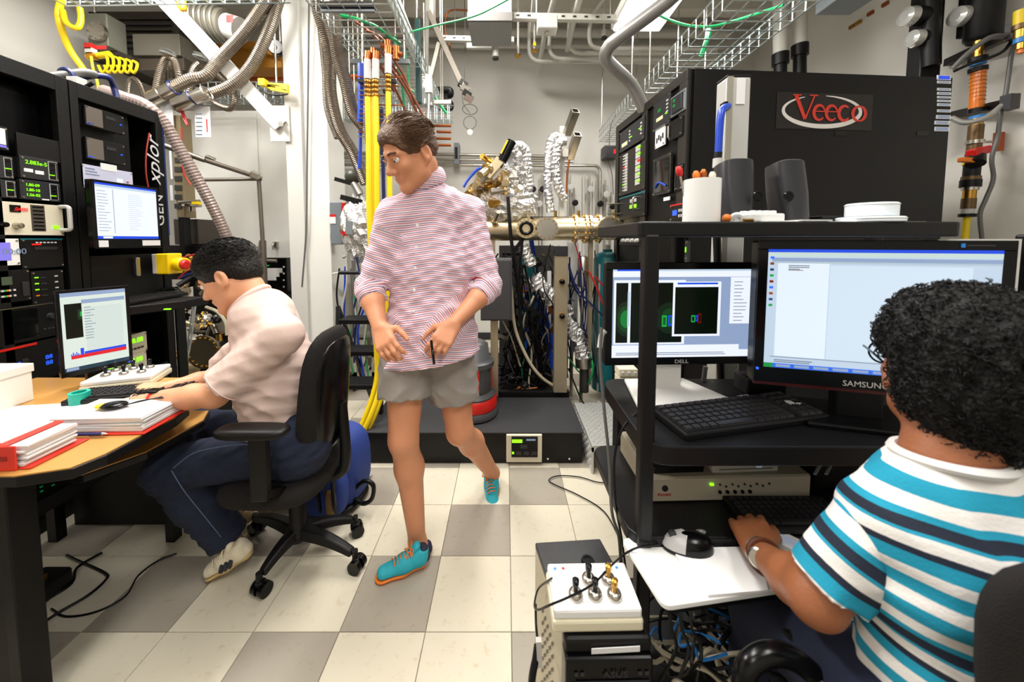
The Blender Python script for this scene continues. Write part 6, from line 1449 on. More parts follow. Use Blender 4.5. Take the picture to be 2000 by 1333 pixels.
for px in (700, 790): MB().cyl(P(px, 121, 2.6), Vector((P(px, 121, 2.6).x, 2.6, 4.19)), .006).build('hanger_rod', STEEL, t, 1)
# big steel conduit on the right
tag(MB().tube(elbow([P(1345, -40, 2.0), P(1313, -4, 2.1), P(1168, 105, 2.3), P(1235, 165, 2.45), P(1258, 215, 2.5)], .12), .04, n=18, sub=3).build('ceiling_conduit', mat('conduit_grey', (150, 148, 146), .35, .55), smooth=True), 'thick grey conduit bending above the far end of the black cabinet', 'conduit')
# steel flex hoses right of the column
for i, (pts, r, lb) in enumerate((([P(632, -30, 2.6), P(620, 10, 2.62), P(633, 60, 2.66), P(645, 110, 2.7), P(646, 180, 2.7), P(662, 250, 2.7), P(690, 300, 2.7), P(715, 360, 2.72)], .042, 'left steel braided hose curving down beside the white column'),
    ([P(662, -30, 2.5), P(655, 30, 2.5), P(658, 100, 2.5), P(675, 160, 2.5), P(690, 220, 2.5), P(715, 252, 2.5), P(732, 268, 2.52)], .042, 'right steel braided hose ending behind the yellow hoses'),
    ([P(628, 60, 2.9), P(636, 140, 2.9), P(640, 210, 2.9), P(660, 270, 2.9)], .03, 'thinner steel hose tucked between the column and the others'))):
    o = MB().tube(pts, r, n=12, sub=10, corr=.09, pitch=.012).build('steel_hose', FLEX, smooth=False); tag(o, lb, 'hose', 'steel hoses by the column')
t = thing('valve_actuator', 'dark green black valve handle left of the steel hoses', 'valve', P(690, 345, 2.85))
MB().sph((0, 0, 0), .07, sc=(1, .6, .8)).build('body', mat('dark_olive', (58, 60, 48), .4), t, smooth=True); MB().bar((-.14, 0, -.02), (.0, 0, -.06), .04, .03).build('handle', BLKP, t); MB().cyl((0, 0, -.05), (.05, 0, -.14), .03).build('stem', STEEL, t)
MB().bar((-.1, 0, -.16), (.06, 0, -.2), .03, .04).build('lower_bracket', BLKP, t)
# reinforced tan hose over the second rack
o = MB().tube([P(205, 178, 2.35), P(240, 190, 2.3), P(285, 206, 2.3), P(320, 240, 2.35), P(350, 290, 2.4), P(385, 350, 2.45), P(418, 410, 2.5), P(445, 470, 2.55), P(460, 540, 2.6)], .036, n=14, sub=10, corr=.08, pitch=.02).build('vacuum_hose', mat('tan_hose', (140, 124, 118), .3, .2), smooth=False)
tag(o, 'ribbed brownish vacuum hose arching from the left rack behind the seated person', 'hose')
# grey and blue hoses on the rack top
tag(MB().tube([P(95, 150, 1.95), P(130, 146, 2.0), P(165, 142, 2.05), P(185, 146, 2.1)], .022, n=10).build('rack_hose', CGREY, smooth=True), 'grey hose lying over the joint of the two racks', 'hose')
tag(MB().tube([P(160, 152, 2.1), P(185, 148, 2.1), P(212, 152, 2.15), P(222, 170, 2.2), P(228, 192, 2.2)], .016, n=10).build('rack_hose', NAVY, smooth=True), 'navy hose arching over the second rack top', 'hose')
tag(MB().ring(P(130, 150, 2.0), (0, 1, .2), .04, .01).build('rack_hose', NAVY, smooth=True), 'navy looped hose on top of the first rack', 'hose')
t = thing('pale_connector', 'pale connector block on top of the second rack', 'connector', P(150, 158, 2.0)); MB().cb((0, 0, -.01), (.06, .05, .05)).build('block', LGREY, t, bevel=.004); MB().cyl((.05, 0, -.03), (.09, 0, -.01), .01).build('nozzle', BLKP, t)
# steel flex loops in the left background
fx = [([P(250, 188, 3.0), P(253, 160, 3.0), P(262, 153, 3.0), P(274, 165, 3.0), P(284, 190, 3.0)], .018, 'small steel hose loop nearest the left rack'),
      ([P(303, 185, 2.9), P(312, 140, 2.9), P(325, 113, 2.9), P(342, 120, 2.9), P(350, 150, 2.9), P(349, 175, 2.95)], .026, 'tall steel hose loop rising behind the left rack'),
      ([P(318, 170, 3.0), P(320, 130, 3.0), P(330, 122, 3.0), P(333, 150, 3.0), P(332, 172, 3.0)], .018, 'inner thin steel hose of the tall loop'),
      ([P(368, 190, 2.9), P(378, 140, 2.9), P(392, 122, 2.9)], .03, 'straight steel hose stub with clear cap under the brace'),
      ([P(420, 140, 3.0), P(445, 165, 3.0), P(458, 190, 3.0), P(450, 212, 3.0), P(425, 205, 3.0), P(410, 192, 3.0)], .026, 'round steel hose loop under the white brace')]
for pts, r, lb in fx: tag(MB().tube(pts, r, n=10, sub=8, corr=.1, pitch=.014).build('steel_hose', FLEX), lb, 'hose', 'steel hoses in the left background')
for i, (pts, r, lb) in enumerate((([P(295, 190, 2.7), P(330, 175, 2.7), P(372, 155, 2.72), P(402, 148, 2.75), P(430, 115, 2.8), P(480, 60, 2.8), P(530, -10, 2.8)], .042, 'upper long steel flex hose crossing behind the white brace'),
    ([P(345, 210, 2.75), P(395, 190, 2.75), P(450, 168, 2.8), P(490, 130, 2.85), P(525, 60, 2.85), P(548, -15, 2.85)], .042, 'lower long steel flex hose crossing behind the white brace'))):
    tag(MB().tube(pts, r, n=12, sub=10, corr=.07, pitch=.014).build('steel_hose', FLEX), lb, 'hose', 'long steel flex hoses')
for i, (a, b) in enumerate((((292, 196), (318, 184)), ((342, 206), (378, 192)), ((378, 192), (404, 182)), ((316, 184), (340, 172)))):
    t = thing('hose_coupling', 'polished steel hose coupling sleeve, %s of four along the long hoses' % ['far left', 'lower middle', 'lower right', 'upper middle'][i], 'coupling', P(*a, 2.68), 0, 'polished couplings')
    MB().cyl(P(*a, 2.66), P(*b, 2.68), .046, n=18).build('sleeve', STEEL, t, 1, smooth=True); MB().ring(P(*b, 2.68), Vector((1, 0, .5)), .048, .006).build('clamp_ring', NAVY if i % 2 else STEEL, t, 1, smooth=True)
for i, (px, py) in enumerate(((327, 107), (392, 114))):
    t = thing('clear_hose_cap', 'clear crumpled plastic cap on the %s hose end' % ['tall loop', 'straight'][i], 'cap', P(px, py, 2.88)); MB().lathe([(.05, 0), (.055, .01), (.03, .02), (.05, .03), (.02, .04)], (0, 0, 0), (.2, 0, 1), 10).build('cap_body', GLASSC, t, smooth=True)  # crumpled clear cap over each hose end
for i, (x0, y0, x1, y1, red) in enumerate(((379, 208, 412, 268, True), (312, 198, 340, 265, False))):
    p, q = P(x0, y0, 2.72), P(x1, y1, 2.72); t = thing('hanging_tag', ['white inspection tag with printed lines hung by a string', 'blank white tag partly behind the ribbed hose'][i], 'tag', ((p.x+q.x)/2, 2.72, q.z))
    MB().box(p.x, 2.72, q.z, q.x, 2.724, p.z).build('card', PAPER, t, 1)
    if red:
        for k in range(6): wrect(t, 'printed_line', SCRLN, 2.719, x0+4, y0+14+8*k, x0+16, y0+15.5+8*k)
        wrect(t, 'red_line', RED, 2.719, x1-9, y0+25, x1-6, y0+50)
    MB().cyl(((p.x+q.x)/2, 2.722, p.z), ((p.x+q.x)/2-.01, 2.722, p.z+.09), .002, n=5).build('string', CBLK, t, 1)
cable('red_tie', 'red looped tie hanging by the white tags', 'tie', CRED, [P(354, 200, 2.7), P(356, 225, 2.7), P(366, 245, 2.7), P(362, 230, 2.7), P(352, 205, 2.7)], .006)
cable('red_tie', 'long thin red cord hanging down past the rod frame', 'cord', CRED, [P(355, 250, 2.75), P(354, 300, 2.75), P(360, 340, 2.75), P(374, 362, 2.75)], .005)
# long pipes running along the wall in the left background
for i, (m, r, y0, y1, x0, x1, D, lb) in enumerate(((TEAL, .018, 152, 147, 215, 565, 3.9, 'teal pipe running behind the steel hose loops'), (mat('copper_orange_pipe', (206, 96, 38), .4, .2), .026, 158, 154, 170, 565, 3.9, 'orange pipe just under the teal pipe'),
      (PIPEW, .07, 178, 172, 130, 565, 4.0, 'fat white insulated pipe under the orange pipe'), (PIPEW, .05, 140, 136, 100, 565, 4.1, 'white pipe above the teal pipe'), (mat('copper_orange_pipe', (206, 96, 38)), .026, 151, 149, 642, 704, 3.9, 'orange pipe section right of the column'), (TEAL, .018, 145, 143, 642, 704, 3.9, 'teal pipe section right of the column'), (PIPEW, .06, 166, 164, 642, 740, 4.0, 'fat white pipe section right of the column'))):
    pipe(lb, m, [P(x0, y0, D), P(x1, y1, D)], r, name='wall_pipe')
# the dark overhead unit with grey duct box
t = thing('overhead_unit', 'dark brown overhead fan unit with grey duct box, top left', 'unit', P(270, 130, 3.1))
DB = mat('dark_brown_unit', (44, 38, 30), .6)
p, q = P(172, 22, 3.2), P(300, 118, 3.2); MB().box(p.x, 3.2, q.z, P(345, 1, 3.2).x, 3.8, p.z).build('dark_housing', DB, t, 1, bevel=.005)
p, q = P(258, 66, 3.05), P(352, 108, 3.05); MB().box(p.x, 3.05, q.z, q.x, 3.5, p.z).build('duct_box', mat('duct_olive_grey', (104, 100, 90), .5, .2), t, 1, bevel=.004); MB().box(p.x-.02, 3.08, P(1, 134, 3.05).z, q.x, 3.5, q.z).build('duct_lower', mat('duct_dark_brown', (66, 58, 48), .5), t, 1, bevel=.003)
MB().bar(P(200, 92, 3.0), P(265, 118, 3.0), .06, .03).build('dark_arm', DB, t, 1)
for k in range(6): MB().box(P(205, 1, 3.18).x, 3.17, P(1, 36+11*k, 3.18).z-.01, P(330, 1, 3.18).x, 3.2, P(1, 36+11*k, 3.18).z).build('louvre', CHAR if k % 2 else DB, t, 1)
for px in (200, 330): MB().cyl(P(px, 22, 3.4), Vector((P(px, 22, 3.4).x, 3.4, 4.19)), .008).build('hanger_rod', STEEL, t, 1)
t = thing('grey_gearbox', 'grey motor gearbox with round flange, top left', 'motor', P(190, 60, 2.9)); MB().box(P(166, 1, 2.9).x, 2.9, P(1, 90, 2.9).z, P(205, 1, 2.9).x, 3.05, P(1, 25, 2.9).z).build('body', mat('olive_grey', (112, 112, 100), .5, .3), t, 1, bevel=.008)
flange(t, P(190, 62, 2.88), (0, -1, 0), .07, .03, STEEL, 8, STEEL, DGREY); wrect(t, 'red_lamp', LEDR, 2.88, 188, 90, 208, 96); MB().cyl(P(185, 25, 2.95), Vector((P(185, 25, 2.95).x, 2.95, 4.19)), .01).build('hanger_rod', STEEL, t, 1)
t = thing('motor_housing', 'grey ribbed motor housing behind the white brace', 'motor', P(420, 60, 3.1)); MB().cyl(P(388, 40, 3.1), P(445, 52, 3.1), .13, n=20).build('motor_body', mat('grey_motor', (126, 122, 110), .45, .3), t, 1, smooth=True)
for k in range(5): MB().ring(P(395+10*k, 41+2*k, 3.1), (1, 0, -.1), .135, .012, n=20).build('cooling_rib', MATS['grey_motor'], t, 1, smooth=True)
MB().cyl(P(445, 52, 3.1), P(470, 60, 3.1), .1, n=18).build('end_bell', LGREY, t, 1, smooth=True); wrect(t, 'red_label', RED, 2.95, 442, 30, 456, 44); MB().cyl(P(415, 30, 3.1), Vector((P(415, 30, 3.1).x, 3.1, 4.19)), .01).build('hanger_rod', STEEL, t, 1)
t = thing('mustard_duct', 'mustard yellow sloping duct panel behind the hoses', 'duct', P(450, 110, 3.5)); MB().prism([(P(370, 1, 3.5).x, 3.5), (P(545, 1, 3.5).x, 3.5), (P(545, 1, 3.5).x, 3.7), (P(370, 1, 3.5).x, 3.7)], P(1, 132, 3.5).z, P(1, 80, 3.5).z).build('duct_panel', mat('mustard', (176, 118, 24), .5), t, 1, bevel=.004)
MB().bar(P(415, 72, 3.45), P(545, 108, 3.45), .05, .04).build('top_flange', MATS['mustard'], t, 1)
for px in (385, 530): MB().cyl(P(px, 80, 3.6), Vector((P(px, 80, 3.6).x, 3.6, 4.19)), .008).build('hanger_rod', STEEL, t, 1)
t = thing('black_roller', 'round black roller wheel near the column top', 'wheel', P(541, 95, 3.1)); MB().lathe([(.02, -.03), (.055, -.03), (.062, -.02), (.062, .02), (.055, .03), (.02, .03)], (0, 0, 0), (.2, -1, 0), 22).build('wheel', BLKG, t, smooth=True); MB().cyl((0, -.04, 0), (0, .06, 0), .018).build('hub', LGREY, t, smooth=True); MB().cyl((.0, .05, 0), (.0, .05, 1.0), .008).build('hanger_rod', STEEL, t)
# yellow hoses top left
for i, (pts, r, m) in enumerate((([P(128, -20, 2.6), P(115, 20, 2.6), P(118, 50, 2.6), P(135, 95, 2.65), P(165, 138, 2.7)], .02, YEL), ([P(122, 20, 2.6), P(130, 45, 2.58), P(150, 55, 2.58), P(158, 40, 2.6), P(156, 15, 2.6)], .017, YEL),
    ([P(178, 110, 2.7), P(182, 135, 2.7), P(190, 160, 2.7), P(194, 185, 2.7)], .008, YEL), ([P(345, -10, 2.7), P(350, 8, 2.7), P(358, 18, 2.7), P(357, -5, 2.7)], .02, mat('ochre_hose', (180, 140, 20), .4)))):
    cable('yellow_hose', ['long yellow air hose looping down at the top left', 'short curled yellow hose beside the long one, top left', 'thin yellow tube dropping onto the second rack', 'ochre hose loop at the very top beside the brace'][i], 'hose', m, pts, r, None, n=10)
t = thing('yellow_valves', 'row of bright yellow tubing loops and connectors under the dark unit', 'tubing', P(215, 120, 2.75))
MB().cyl(P(172, 112, 2.75), P(215, 106, 2.75), .022, n=12).build('manifold', YEL, t, 1, smooth=True)
for k in range(6): MB().tube([P(195+13*k, 104+3*k, 2.75), P(208+12*k, 110+3*k, 2.74), P(210+11*k, 128+2*k, 2.74), P(200+12*k, 142, 2.75), P(192+12*k, 128, 2.76)], .009, n=6).build('tube_loop', YEL, t, 1, smooth=True)
for k in range(3): MB().cb(P(176+2*k, 92+9*k, 2.73), (.05, .04, .04)).build('connector', [RED, LGREY, BRASS][k], t, world=True)
t = thing('yellow_valves', 'yellow air manifold with tubes left of the column top', 'tubing', P(535, 172, 2.9))
for k in range(4): MB().bar(P(512+6*k, 165+3*k, 2.9), P(563, 168+4*k, 2.9), .03, .022).build('manifold', YEL, t, 1)
MB().tube([P(510, 175, 2.88), P(520, 182, 2.88), P(540, 186, 2.88), P(562, 184, 2.88)], .007).build('black_tube', CBLK, t, 1, smooth=True); MB().cb(P(514, 162, 2.88), (.05, .05, .05)).build('fitting', YEL, t, 1)
MB().cyl(P(540, 165, 2.95), Vector((P(540, 165, 2.95).x, 2.95, 4.19)), .008).build('hanger_rod', STEEL, t, 1)
t = thing('wall_box', 'white square box on the far wall at top left', 'box', P(68, 52, 4.0)); MB().cb((0, .1, 0), (.16, .12, .16)).build('box_body', WHITE, t, bevel=.006); MB().cyl((.08, .1, .0), (.5, .1, .01), .014).build('conduit', PIPEW, t)
for k, px in enumerate((18, 42)): tag(MB().sph(P(px, 63, 3.9), .035).build('wall_sprinkler', mat('tan_plastic', (170, 156, 124), .5), smooth=True), 'small tan sprinkler cap on the far wall, %s of two' % ['left', 'right'][k], 'sprinkler', 'tan caps top left')
# ------------------------------------------------------------------ vertical services in front of the walking person's head
gy = 'vertical yellow hoses'
yl = [(718, 735, 330, 2.05, 'leftmost vertical yellow hose with brass fittings'), (734, 745, 205, 2.0, 'second vertical yellow hose from the left'), (758, 752, 190, 2.02, 'rightmost vertical yellow hose with brass fittings'), (724, 738, 215, 2.1, 'vertical yellow hose hidden behind the leftmost one')]
for i, (xt, xb, yt, D, lb) in enumerate(yl):
    D += .28; t0 = 175 if i != 2 else 165
    t = thing('yellow_hose', lb, 'hose', P(xt, t0, D), 0, gy)
    pts = [P(xt, t0+15, D), P(xt+2, 300, D), P(xt+3, 420, D), P((xt+xb)/2+2, 560, D), P(xb, 680, D), P(xb, 745, D-.02), P(xb-22, 815, D-.1), P(xb-48-4*i, 862+6*i, D-.15), P(xb-92, 872+9*i, D-.2), P(640, 880+7*i, D-.25)]
    pts[-1].z = max(pts[-1].z, .03); pts[-2].z = max(pts[-2].z, .02); pts[-3].z = max(.05, pts[-3].z)
    MB().tube(pts, .0165, n=10).build('hose_run', YEL, t, 1, smooth=True)
    for k in range(4): MB().lathe([(.012, 0), (.02, .006), (.02, .016), (.012, .022)], P(xt, t0+14-9*k, D), (0, 0, 1), 8).build('brass_fitting', BRASS, t, 1, smooth=True)
    MB().cyl(P(xt, t0-20, D), P(xt, t0-58, D), .022, n=12).build('white_sleeve', LGREY, t, 1, smooth=True)
    MB().cyl(P(xt, t0-56, D), P(xt+1, t0-74, D), .019, n=10).build('copper_cap', COPPER, t, 1, smooth=True)
for i, (px, y0, y1, D, lb) in enumerate(((705, 125, 240, 2.45, 'blue sleeve tube left of the yellow hoses'), (703, 235, 330, 2.5, 'thin blue tube below the blue sleeve'), (745, 210, 300, 2.45, 'navy tube between the yellow hoses'), (748, 300, 420, 2.4, 'thin violet blue tube behind the person\'s face'))):
    cable('blue_tube', lb, 'tube', BLUE if i < 2 else NAVY, [P(px, y0, D), P(px+1, (y0+y1)/2, D), P(px-1+(4 if i == 3 else 0), y1, D)], [.022, .011, .013, .012][i], 'blue tubes by the yellow hoses')
t = thing('clamp_rack', 'rack of small horizontal brackets holding the vertical tubes', 'bracket', P(735, 200, 2.42))
for k in range(14):
    y = 150+9*k; MB().bar(P(702+rnd.uniform(-4, 4), y, 2.42), P(768+rnd.uniform(-6, 30), y+rnd.uniform(-3, 3), 2.42), .008, .006).build('rod', STEEL if k % 2 else COPPER, t, 1)
for k in range(10): MB().cb(P(rnd.uniform(705, 770), rnd.uniform(150, 280), 2.40), (.03, .03, .02)).build('clip', rnd.choice([BRASS, STEEL, CHAR]), t, 1)
MB().cyl(P(712, 280, 2.45), Vector((P(712, 150, 2.45).x, 2.45, 4.19)), .008).build('hanger_rod', STEEL, t, 1)
for i in range(7):
    x0, y0, x1, y1 = [(728, 105, 800, 235), (742, 98, 828, 228), (758, 100, 812, 205), (760, 130, 818, 228), (722, 110, 770, 180), (690, 40, 760, 105), (715, 60, 758, 90)][i]
    cable('copper_tube', '%s brown copper tube slanting under the wire tray' % ['first', 'second', 'third', 'fourth', 'fifth', 'sixth', 'seventh'][i], 'tube', mat('brown_copper', (120, 66, 44), .4, .6), [P(x0, y0, 2.5), P((x0+x1)/2+3, (y0+y1)/2-5, 2.55), P(x1, y1, 2.6)], .009, 'brown copper tubes', n=6)
for i, (x, y) in enumerate(((730, 108), (757, 92), (722, 118), (774, 104))):
    t = thing('copper_joint', 'copper pipe joint above the yellow hoses, %s' % ['centre left', 'topmost', 'leftmost', 'rightmost'][i], 'joint', P(x, y, 2.35), 0, 'copper joints'); MB().cyl((0, 0, -.04), (0, 0, .04), .02, n=10).build('joint_body', COPPER, t, smooth=True); MB().cyl((-.04, 0, .01), (.04, 0, -.01), .015, n=8).build('tee_arm', COPPER, t, smooth=True)
for i, (pts, r, lb) in enumerate((([P(665, 30, 2.3), P(700, 38, 2.32), P(735, 52, 2.4), P(762, 72, 2.5), P(782, 85, 2.55)], .01, 'green wire bundle draped in the wire tray'), ([P(790, 66, 2.7), P(850, 50, 2.8), P(930, 30, 2.9), P(1000, -5, 2.9)], .007, 'long green wire swooping to the upper right'), ([P(772, 70, 2.6), P(776, 120, 2.6), P(786, 170, 2.62), P(790, 225, 2.64)], .009, 'green wire hanging down under the tray'),
    ([P(790, 90, 2.7), P(796, 130, 2.7), P(800, 170, 2.7), P(810, 180, 2.7)], .006, 'thin green wire right of the hanging one'), ([P(850, 190, 3.3), P(862, 208, 3.3), P(872, 222, 3.3)], .014, 'short green tube end before the back wall'), ([P(1283, 27, 2.6), P(1310, 40, 2.6), P(1345, 50, 2.6), P(1385, 52, 2.6), P(1420, 45, 2.6), P(1500, 20, 2.4), P(1530, 10, 2.3)], .009, 'bright green wire running into the right wire tray'), ([P(1386, 55, 2.7), P(1380, 80, 2.7), P(1370, 110, 2.75)], .018, 'green wire bundle dropping in the right wire tray'))):
    cable('green_wire', lb, 'wire', GREEN, pts, r, None)
t = thing('teal_post', 'dark teal post hanging behind the wire tray', 'post', P(814, 120, 2.9)); MB().box(P(809, 1, 2.9).x, 2.9, P(1, 200, 2.9).z, P(819, 1, 2.9).x, 2.95, P(1, 36, 2.9).z).build('post_body', mat('dark_teal', (12, 52, 50), .4), t, 1, bevel=.003); MB().cyl(P(814, 36, 2.92), Vector((P(814, 36, 2.92).x, 2.92, 4.19)), .01).build('hanger_rod', STEEL, t, 1)
t = thing('white_beam', 'white sloping channel beam beside the wire tray', 'beam', P(790, 20, 2.8)); MB().bar(P(762, -20, 2.3), P(822, 130, 3.3), .05, .09).build('beam_body', WHITE, t, 1); MB().bar(P(835, -20, 2.9), P(832, 200, 3.4), .03, .03).build('side_upright', PIPEW, t, 1)
t = thing('swing_arm', 'steel strut arm slanting down with clamp at its end', 'arm', P(880, 110, 3.0)); MB().bar(P(838, 25, 3.0), P(905, 172, 3.0), .06, .04).build('arm_channel', mat('dull_steel', (120, 112, 102), .4, .5), t, 1); MB().bar(P(858, 85, 3.02), P(842, 150, 3.02), .045, .03).build('brace', ALU, t, 1)
for k in range(4): MB().cb(P(904+4*k, 165+9*k, 3.0), (.07, .06, .05), (.2*k, .5, .3)).build('clamp', STEEL if k % 2 else DGREY, t, 1, bevel=.004)
MB().box(P(836, 1, 3.05).x, 3.0, P(1, 30, 3.0).z, P(846, 1, 3.0).x, 3.1, 4.19).build('hanger', ALU, t, 1); MB().cb(P(838, 165, 3.0), (.05, .05, .14)).build('white_fitting', WPLA, t, 1); MB().cyl(P(838, 130, 3.0), P(836, 235, 3.0), .012).build('drop_rod', STEEL, t, 1)
t = thing('clear_filter', 'clear plastic filter bowl behind the walking person\'s head', 'filter', P(830, 200, 3.1)); MB().lathe([(.05, 0), (.08, .02), (.08, .14), (.06, .16)], (0, 0, -.06), n=16).build('bowl', GLASSC, t, smooth=True); MB().cyl((-.0, 0, .1), (0, 0, .22), .03).build('stem', STEEL, t); MB().cyl((0, 0, .2), (0, 0, .8), .008).build('hanger_rod', STEEL, t); MB().cb((.12, 0, .0), (.2, .03, .03)).build('side_arm', STEEL, t)
cable('grey_wire', 'grey wire running down the white column', 'wire', CGREY, [P(604, -20, 2.95), P(602, 150, 2.97), P(600, 300, 2.97), P(598, 450, 2.97), P(590, 560, 2.97)], .007)
# ================================================================== right wall services
def filt(label, px, py, px2, D, r):
    t = thing('filter_housing', label, 'filter', P(px, py, D), 0, 'black capped filter lamps')
    a, b = P(px, py, D), P(px2, py, D)
    MB().cyl(P(px+15, py, D), b, r, n=20).build('black_barrel', BLKP, t, 1, smooth=True); MB().lathe([(r*.5, 0), (r*.95, .01), (r, .03), (r, .06)], a-Vector((.01, 0, 0)), (1, 0, 0), 20).build('clear_lens', mat('frosted_lens', (196, 196, 192), .15, .3), t, 1, smooth=True)
    MB().cyl(P(px+1, py+13, D), P(px+4, py+13, D), .02).build('glint_cap', LGREY, t, 1, smooth=True)
filt('upper clear ended black cylinder on the left black post', 1768, 32, 1812, 2.6, .062); filt('lower clear ended black cylinder on the left black post', 1780, 75, 1815, 2.6, .055); filt('clear ended black cylinder on the right black post', 1868, 32, 1900, 2.5, .062)
t = thing('black_riser', 'left fat black pipe riser behind the cabinet top', 'riser', P(1825, 135, 2.62)); MB().box(P(1808, 1, 2.6).x, 2.6, 2.2, P(1848, 1, 2.6).x, 2.7, 4.19).build('riser_post', BLKP, t, 1, bevel=.01); MB().cyl(P(1818, 130, 2.58), P(1818, -40, 2.58), .05, n=16).build('riser_pipe', BLKP, t, 1, smooth=True)
t = thing('black_riser', 'right black filter housing hanging above the amber tube', 'riser', P(1915, 80, 2.45)); MB().lathe([(.07, 0), (.085, .02), (.085, .9)], P(1918, 80, 2.45), n=22).build('riser_pipe', BLKP, t, 1, smooth=True); MB().box(P(1890, 1, 2.5).x, 2.45, P(1, 60, 2.45).z, P(1905, 1, 2.5).x, 2.55, 4.19).build('riser_post', BLK, t, 1)
vx, vD = 1910, 2.42
t = thing('flow_meter', 'amber tube flow meter with blue bands on the right wall', 'meter', P(vx, 215, vD))
MB().cyl(P(1912, 80, vD), P(1911, 112, vD), .025, n=12).build('brass_top', BRASS, t, 1, smooth=True); MB().cyl(P(1911, 138, vD), P(1907, 212, vD), .035, n=16).build('amber_tube', mat('amber', (214, 112, 20), .2, coat=.5), t, 1, smooth=True)
for y in (112, 132, 212): MB().cyl(P(1910, y, vD), P(1910, y+8, vD), .044, n=16).build('black_nut', BLKP, t, 1, smooth=True)
for y in (122, 226): MB().cyl(P(1910, y, vD), P(1910, y+5, vD), .038, n=16).build('blue_band', CBLU, t, 1, smooth=True)
for k in range(8): MB().ring(P(1910.5-.3*k, 145+7.5*k, vD), (0, 0, 1), .0355, .0015, n=16).build('scale_mark', DGREY, t, 1)
t = thing('valve_column', 'brass valve column with red and orange handles below the flow meter', 'valve', P(1903, 430, vD))
prof = [(232, 245, .03, BRASS), (245, 275, .036, mat('bronze', (110, 88, 60), .4, .7)), (275, 282, .045, STEEL), (282, 300, .035, MATS['bronze']), (312, 322, .045, YEL), (322, 345, .04, BLKP), (345, 352, .046, MATS['bronze']), (352, 366, .05, BLKP), (366, 372, .04, STEEL), (372, 388, .032, BRASS), (388, 408, .035, MATS['bronze']), (408, 418, .03, LGREY), (418, 424, .042, BLKP), (424, 470, .018, YEL)]
for a, b, r, m in prof: MB().cyl(P(1908-(a-232)*.1, a, vD), P(1908-(b-232)*.1, b, vD), r, n=14).build('fitting', m, t, 1, smooth=True)
MB().bar(P(1895, 300, vD-.05), P(1928, 292, vD-.05), .06, .05).build('red_handle', RED, t, 1, bevel=.01); MB().bar(P(1876, 312, vD-.05), P(1900, 314, vD-.05), .04, .03).build('orange_handle', ORANGE, t, 1, bevel=.006); MB().cyl(P(1905, 300, vD-.03), P(1905, 320, vD-.06), .045).build('valve_hub', BLKP, t, 1, smooth=True)
MB().cyl(P(1910, 278, vD), P(1945, 277, vD), .008).build('cross_rod', STEEL, t, 1); MB().cb(P(1950, 277, vD), (.04, .03, .12)).build('red_tag', mat('rust_tag', (160, 74, 30), .5), t, 1)
for i, (a, b) in enumerate((((1852, 122), (1985, 62)), ((1858, 226), (1975, 200)))):
    t = thing('wall_strut', '%s black strut bracket on the right wall' % ['upper', 'lower'][i], 'strut', P(*b, 2.35)); MB().bar(P(*a, 2.75), P(*b, 2.25), .05, .05).build('strut_body', BLKP, t, 1); MB().cb(P(b[0]-3, b[1], 2.26), (.06, .05, .09)).build('end_bracket', CHAR, t, 1)
for i, (pts, r, m, lb) in enumerate((([P(1860, 135, 2.4), P(1890, 105, 2.35), P(1930, 75, 2.3), P(1960, 70, 2.28), P(1985, 62, 2.25)], .016, CGREY, 'grey conduit rising along the upper wall strut'), ([P(1858, 230, 2.4), P(1885, 240, 2.35), P(1925, 230, 2.3), P(1955, 208, 2.28), P(1968, 196, 2.27)], .016, mat('pale_conduit', (150, 148, 144), .4, .3), 'pale conduit curving along the lower wall strut'),
    ([P(1985, 70, 2.3), P(1975, 110, 2.3), P(1965, 180, 2.3), P(1955, 220, 2.3), P(1948, 270, 2.3), P(1937, 310, 2.3), P(1940, 350, 2.3), P(1925, 390, 2.3), P(1914, 420, 2.3), P(1918, 470, 2.3)], .011, CGREY, 'long grey cable snaking down the right wall'), ([P(1862, 140, 2.45), P(1895, 125, 2.4), P(1935, 112, 2.35), P(1965, 95, 2.3), P(1990, 55, 2.3)], .009, CBLK, 'black cable crossing above the amber tube'))):
    cable('wall_cable', lb, 'cable', m, pts, r, None, n=8)
t = thing('corner_valve', 'brass and yellow valve at the upper right edge of the photo', 'valve', P(1992, 60, 2.2))
for a, b, r, m in ((20, 48, .03, YEL), (48, 58, .036, MATS['bronze']), (58, 74, .03, BRASS), (74, 84, .03, CBLU), (84, 96, .024, BRASS), (96, 104, .016, ORANGE)): MB().cyl(P(1995, a, 2.2), P(1994, b, 2.2), r, n=12).build('fitting', m, t, 1, smooth=True)
t = thing('wall_socket_box', 'grey socket box on the right wall behind the large monitor', 'socket', X(1992, 580, 3.25)); p = X(1995, 580, 3.28)
MB().box(3.21, p.y-.25, p.z-.1, 3.3, p.y+.1, p.z+.13).build('socket_box', mat('socket_grey', (92, 92, 88), .5), t, 1, bevel=.006); MB().cyl((3.21, p.y-.02, p.z), (3.202, p.y-.02, p.z), .04, n=16).build('socket_face', CHAR, t, 1)
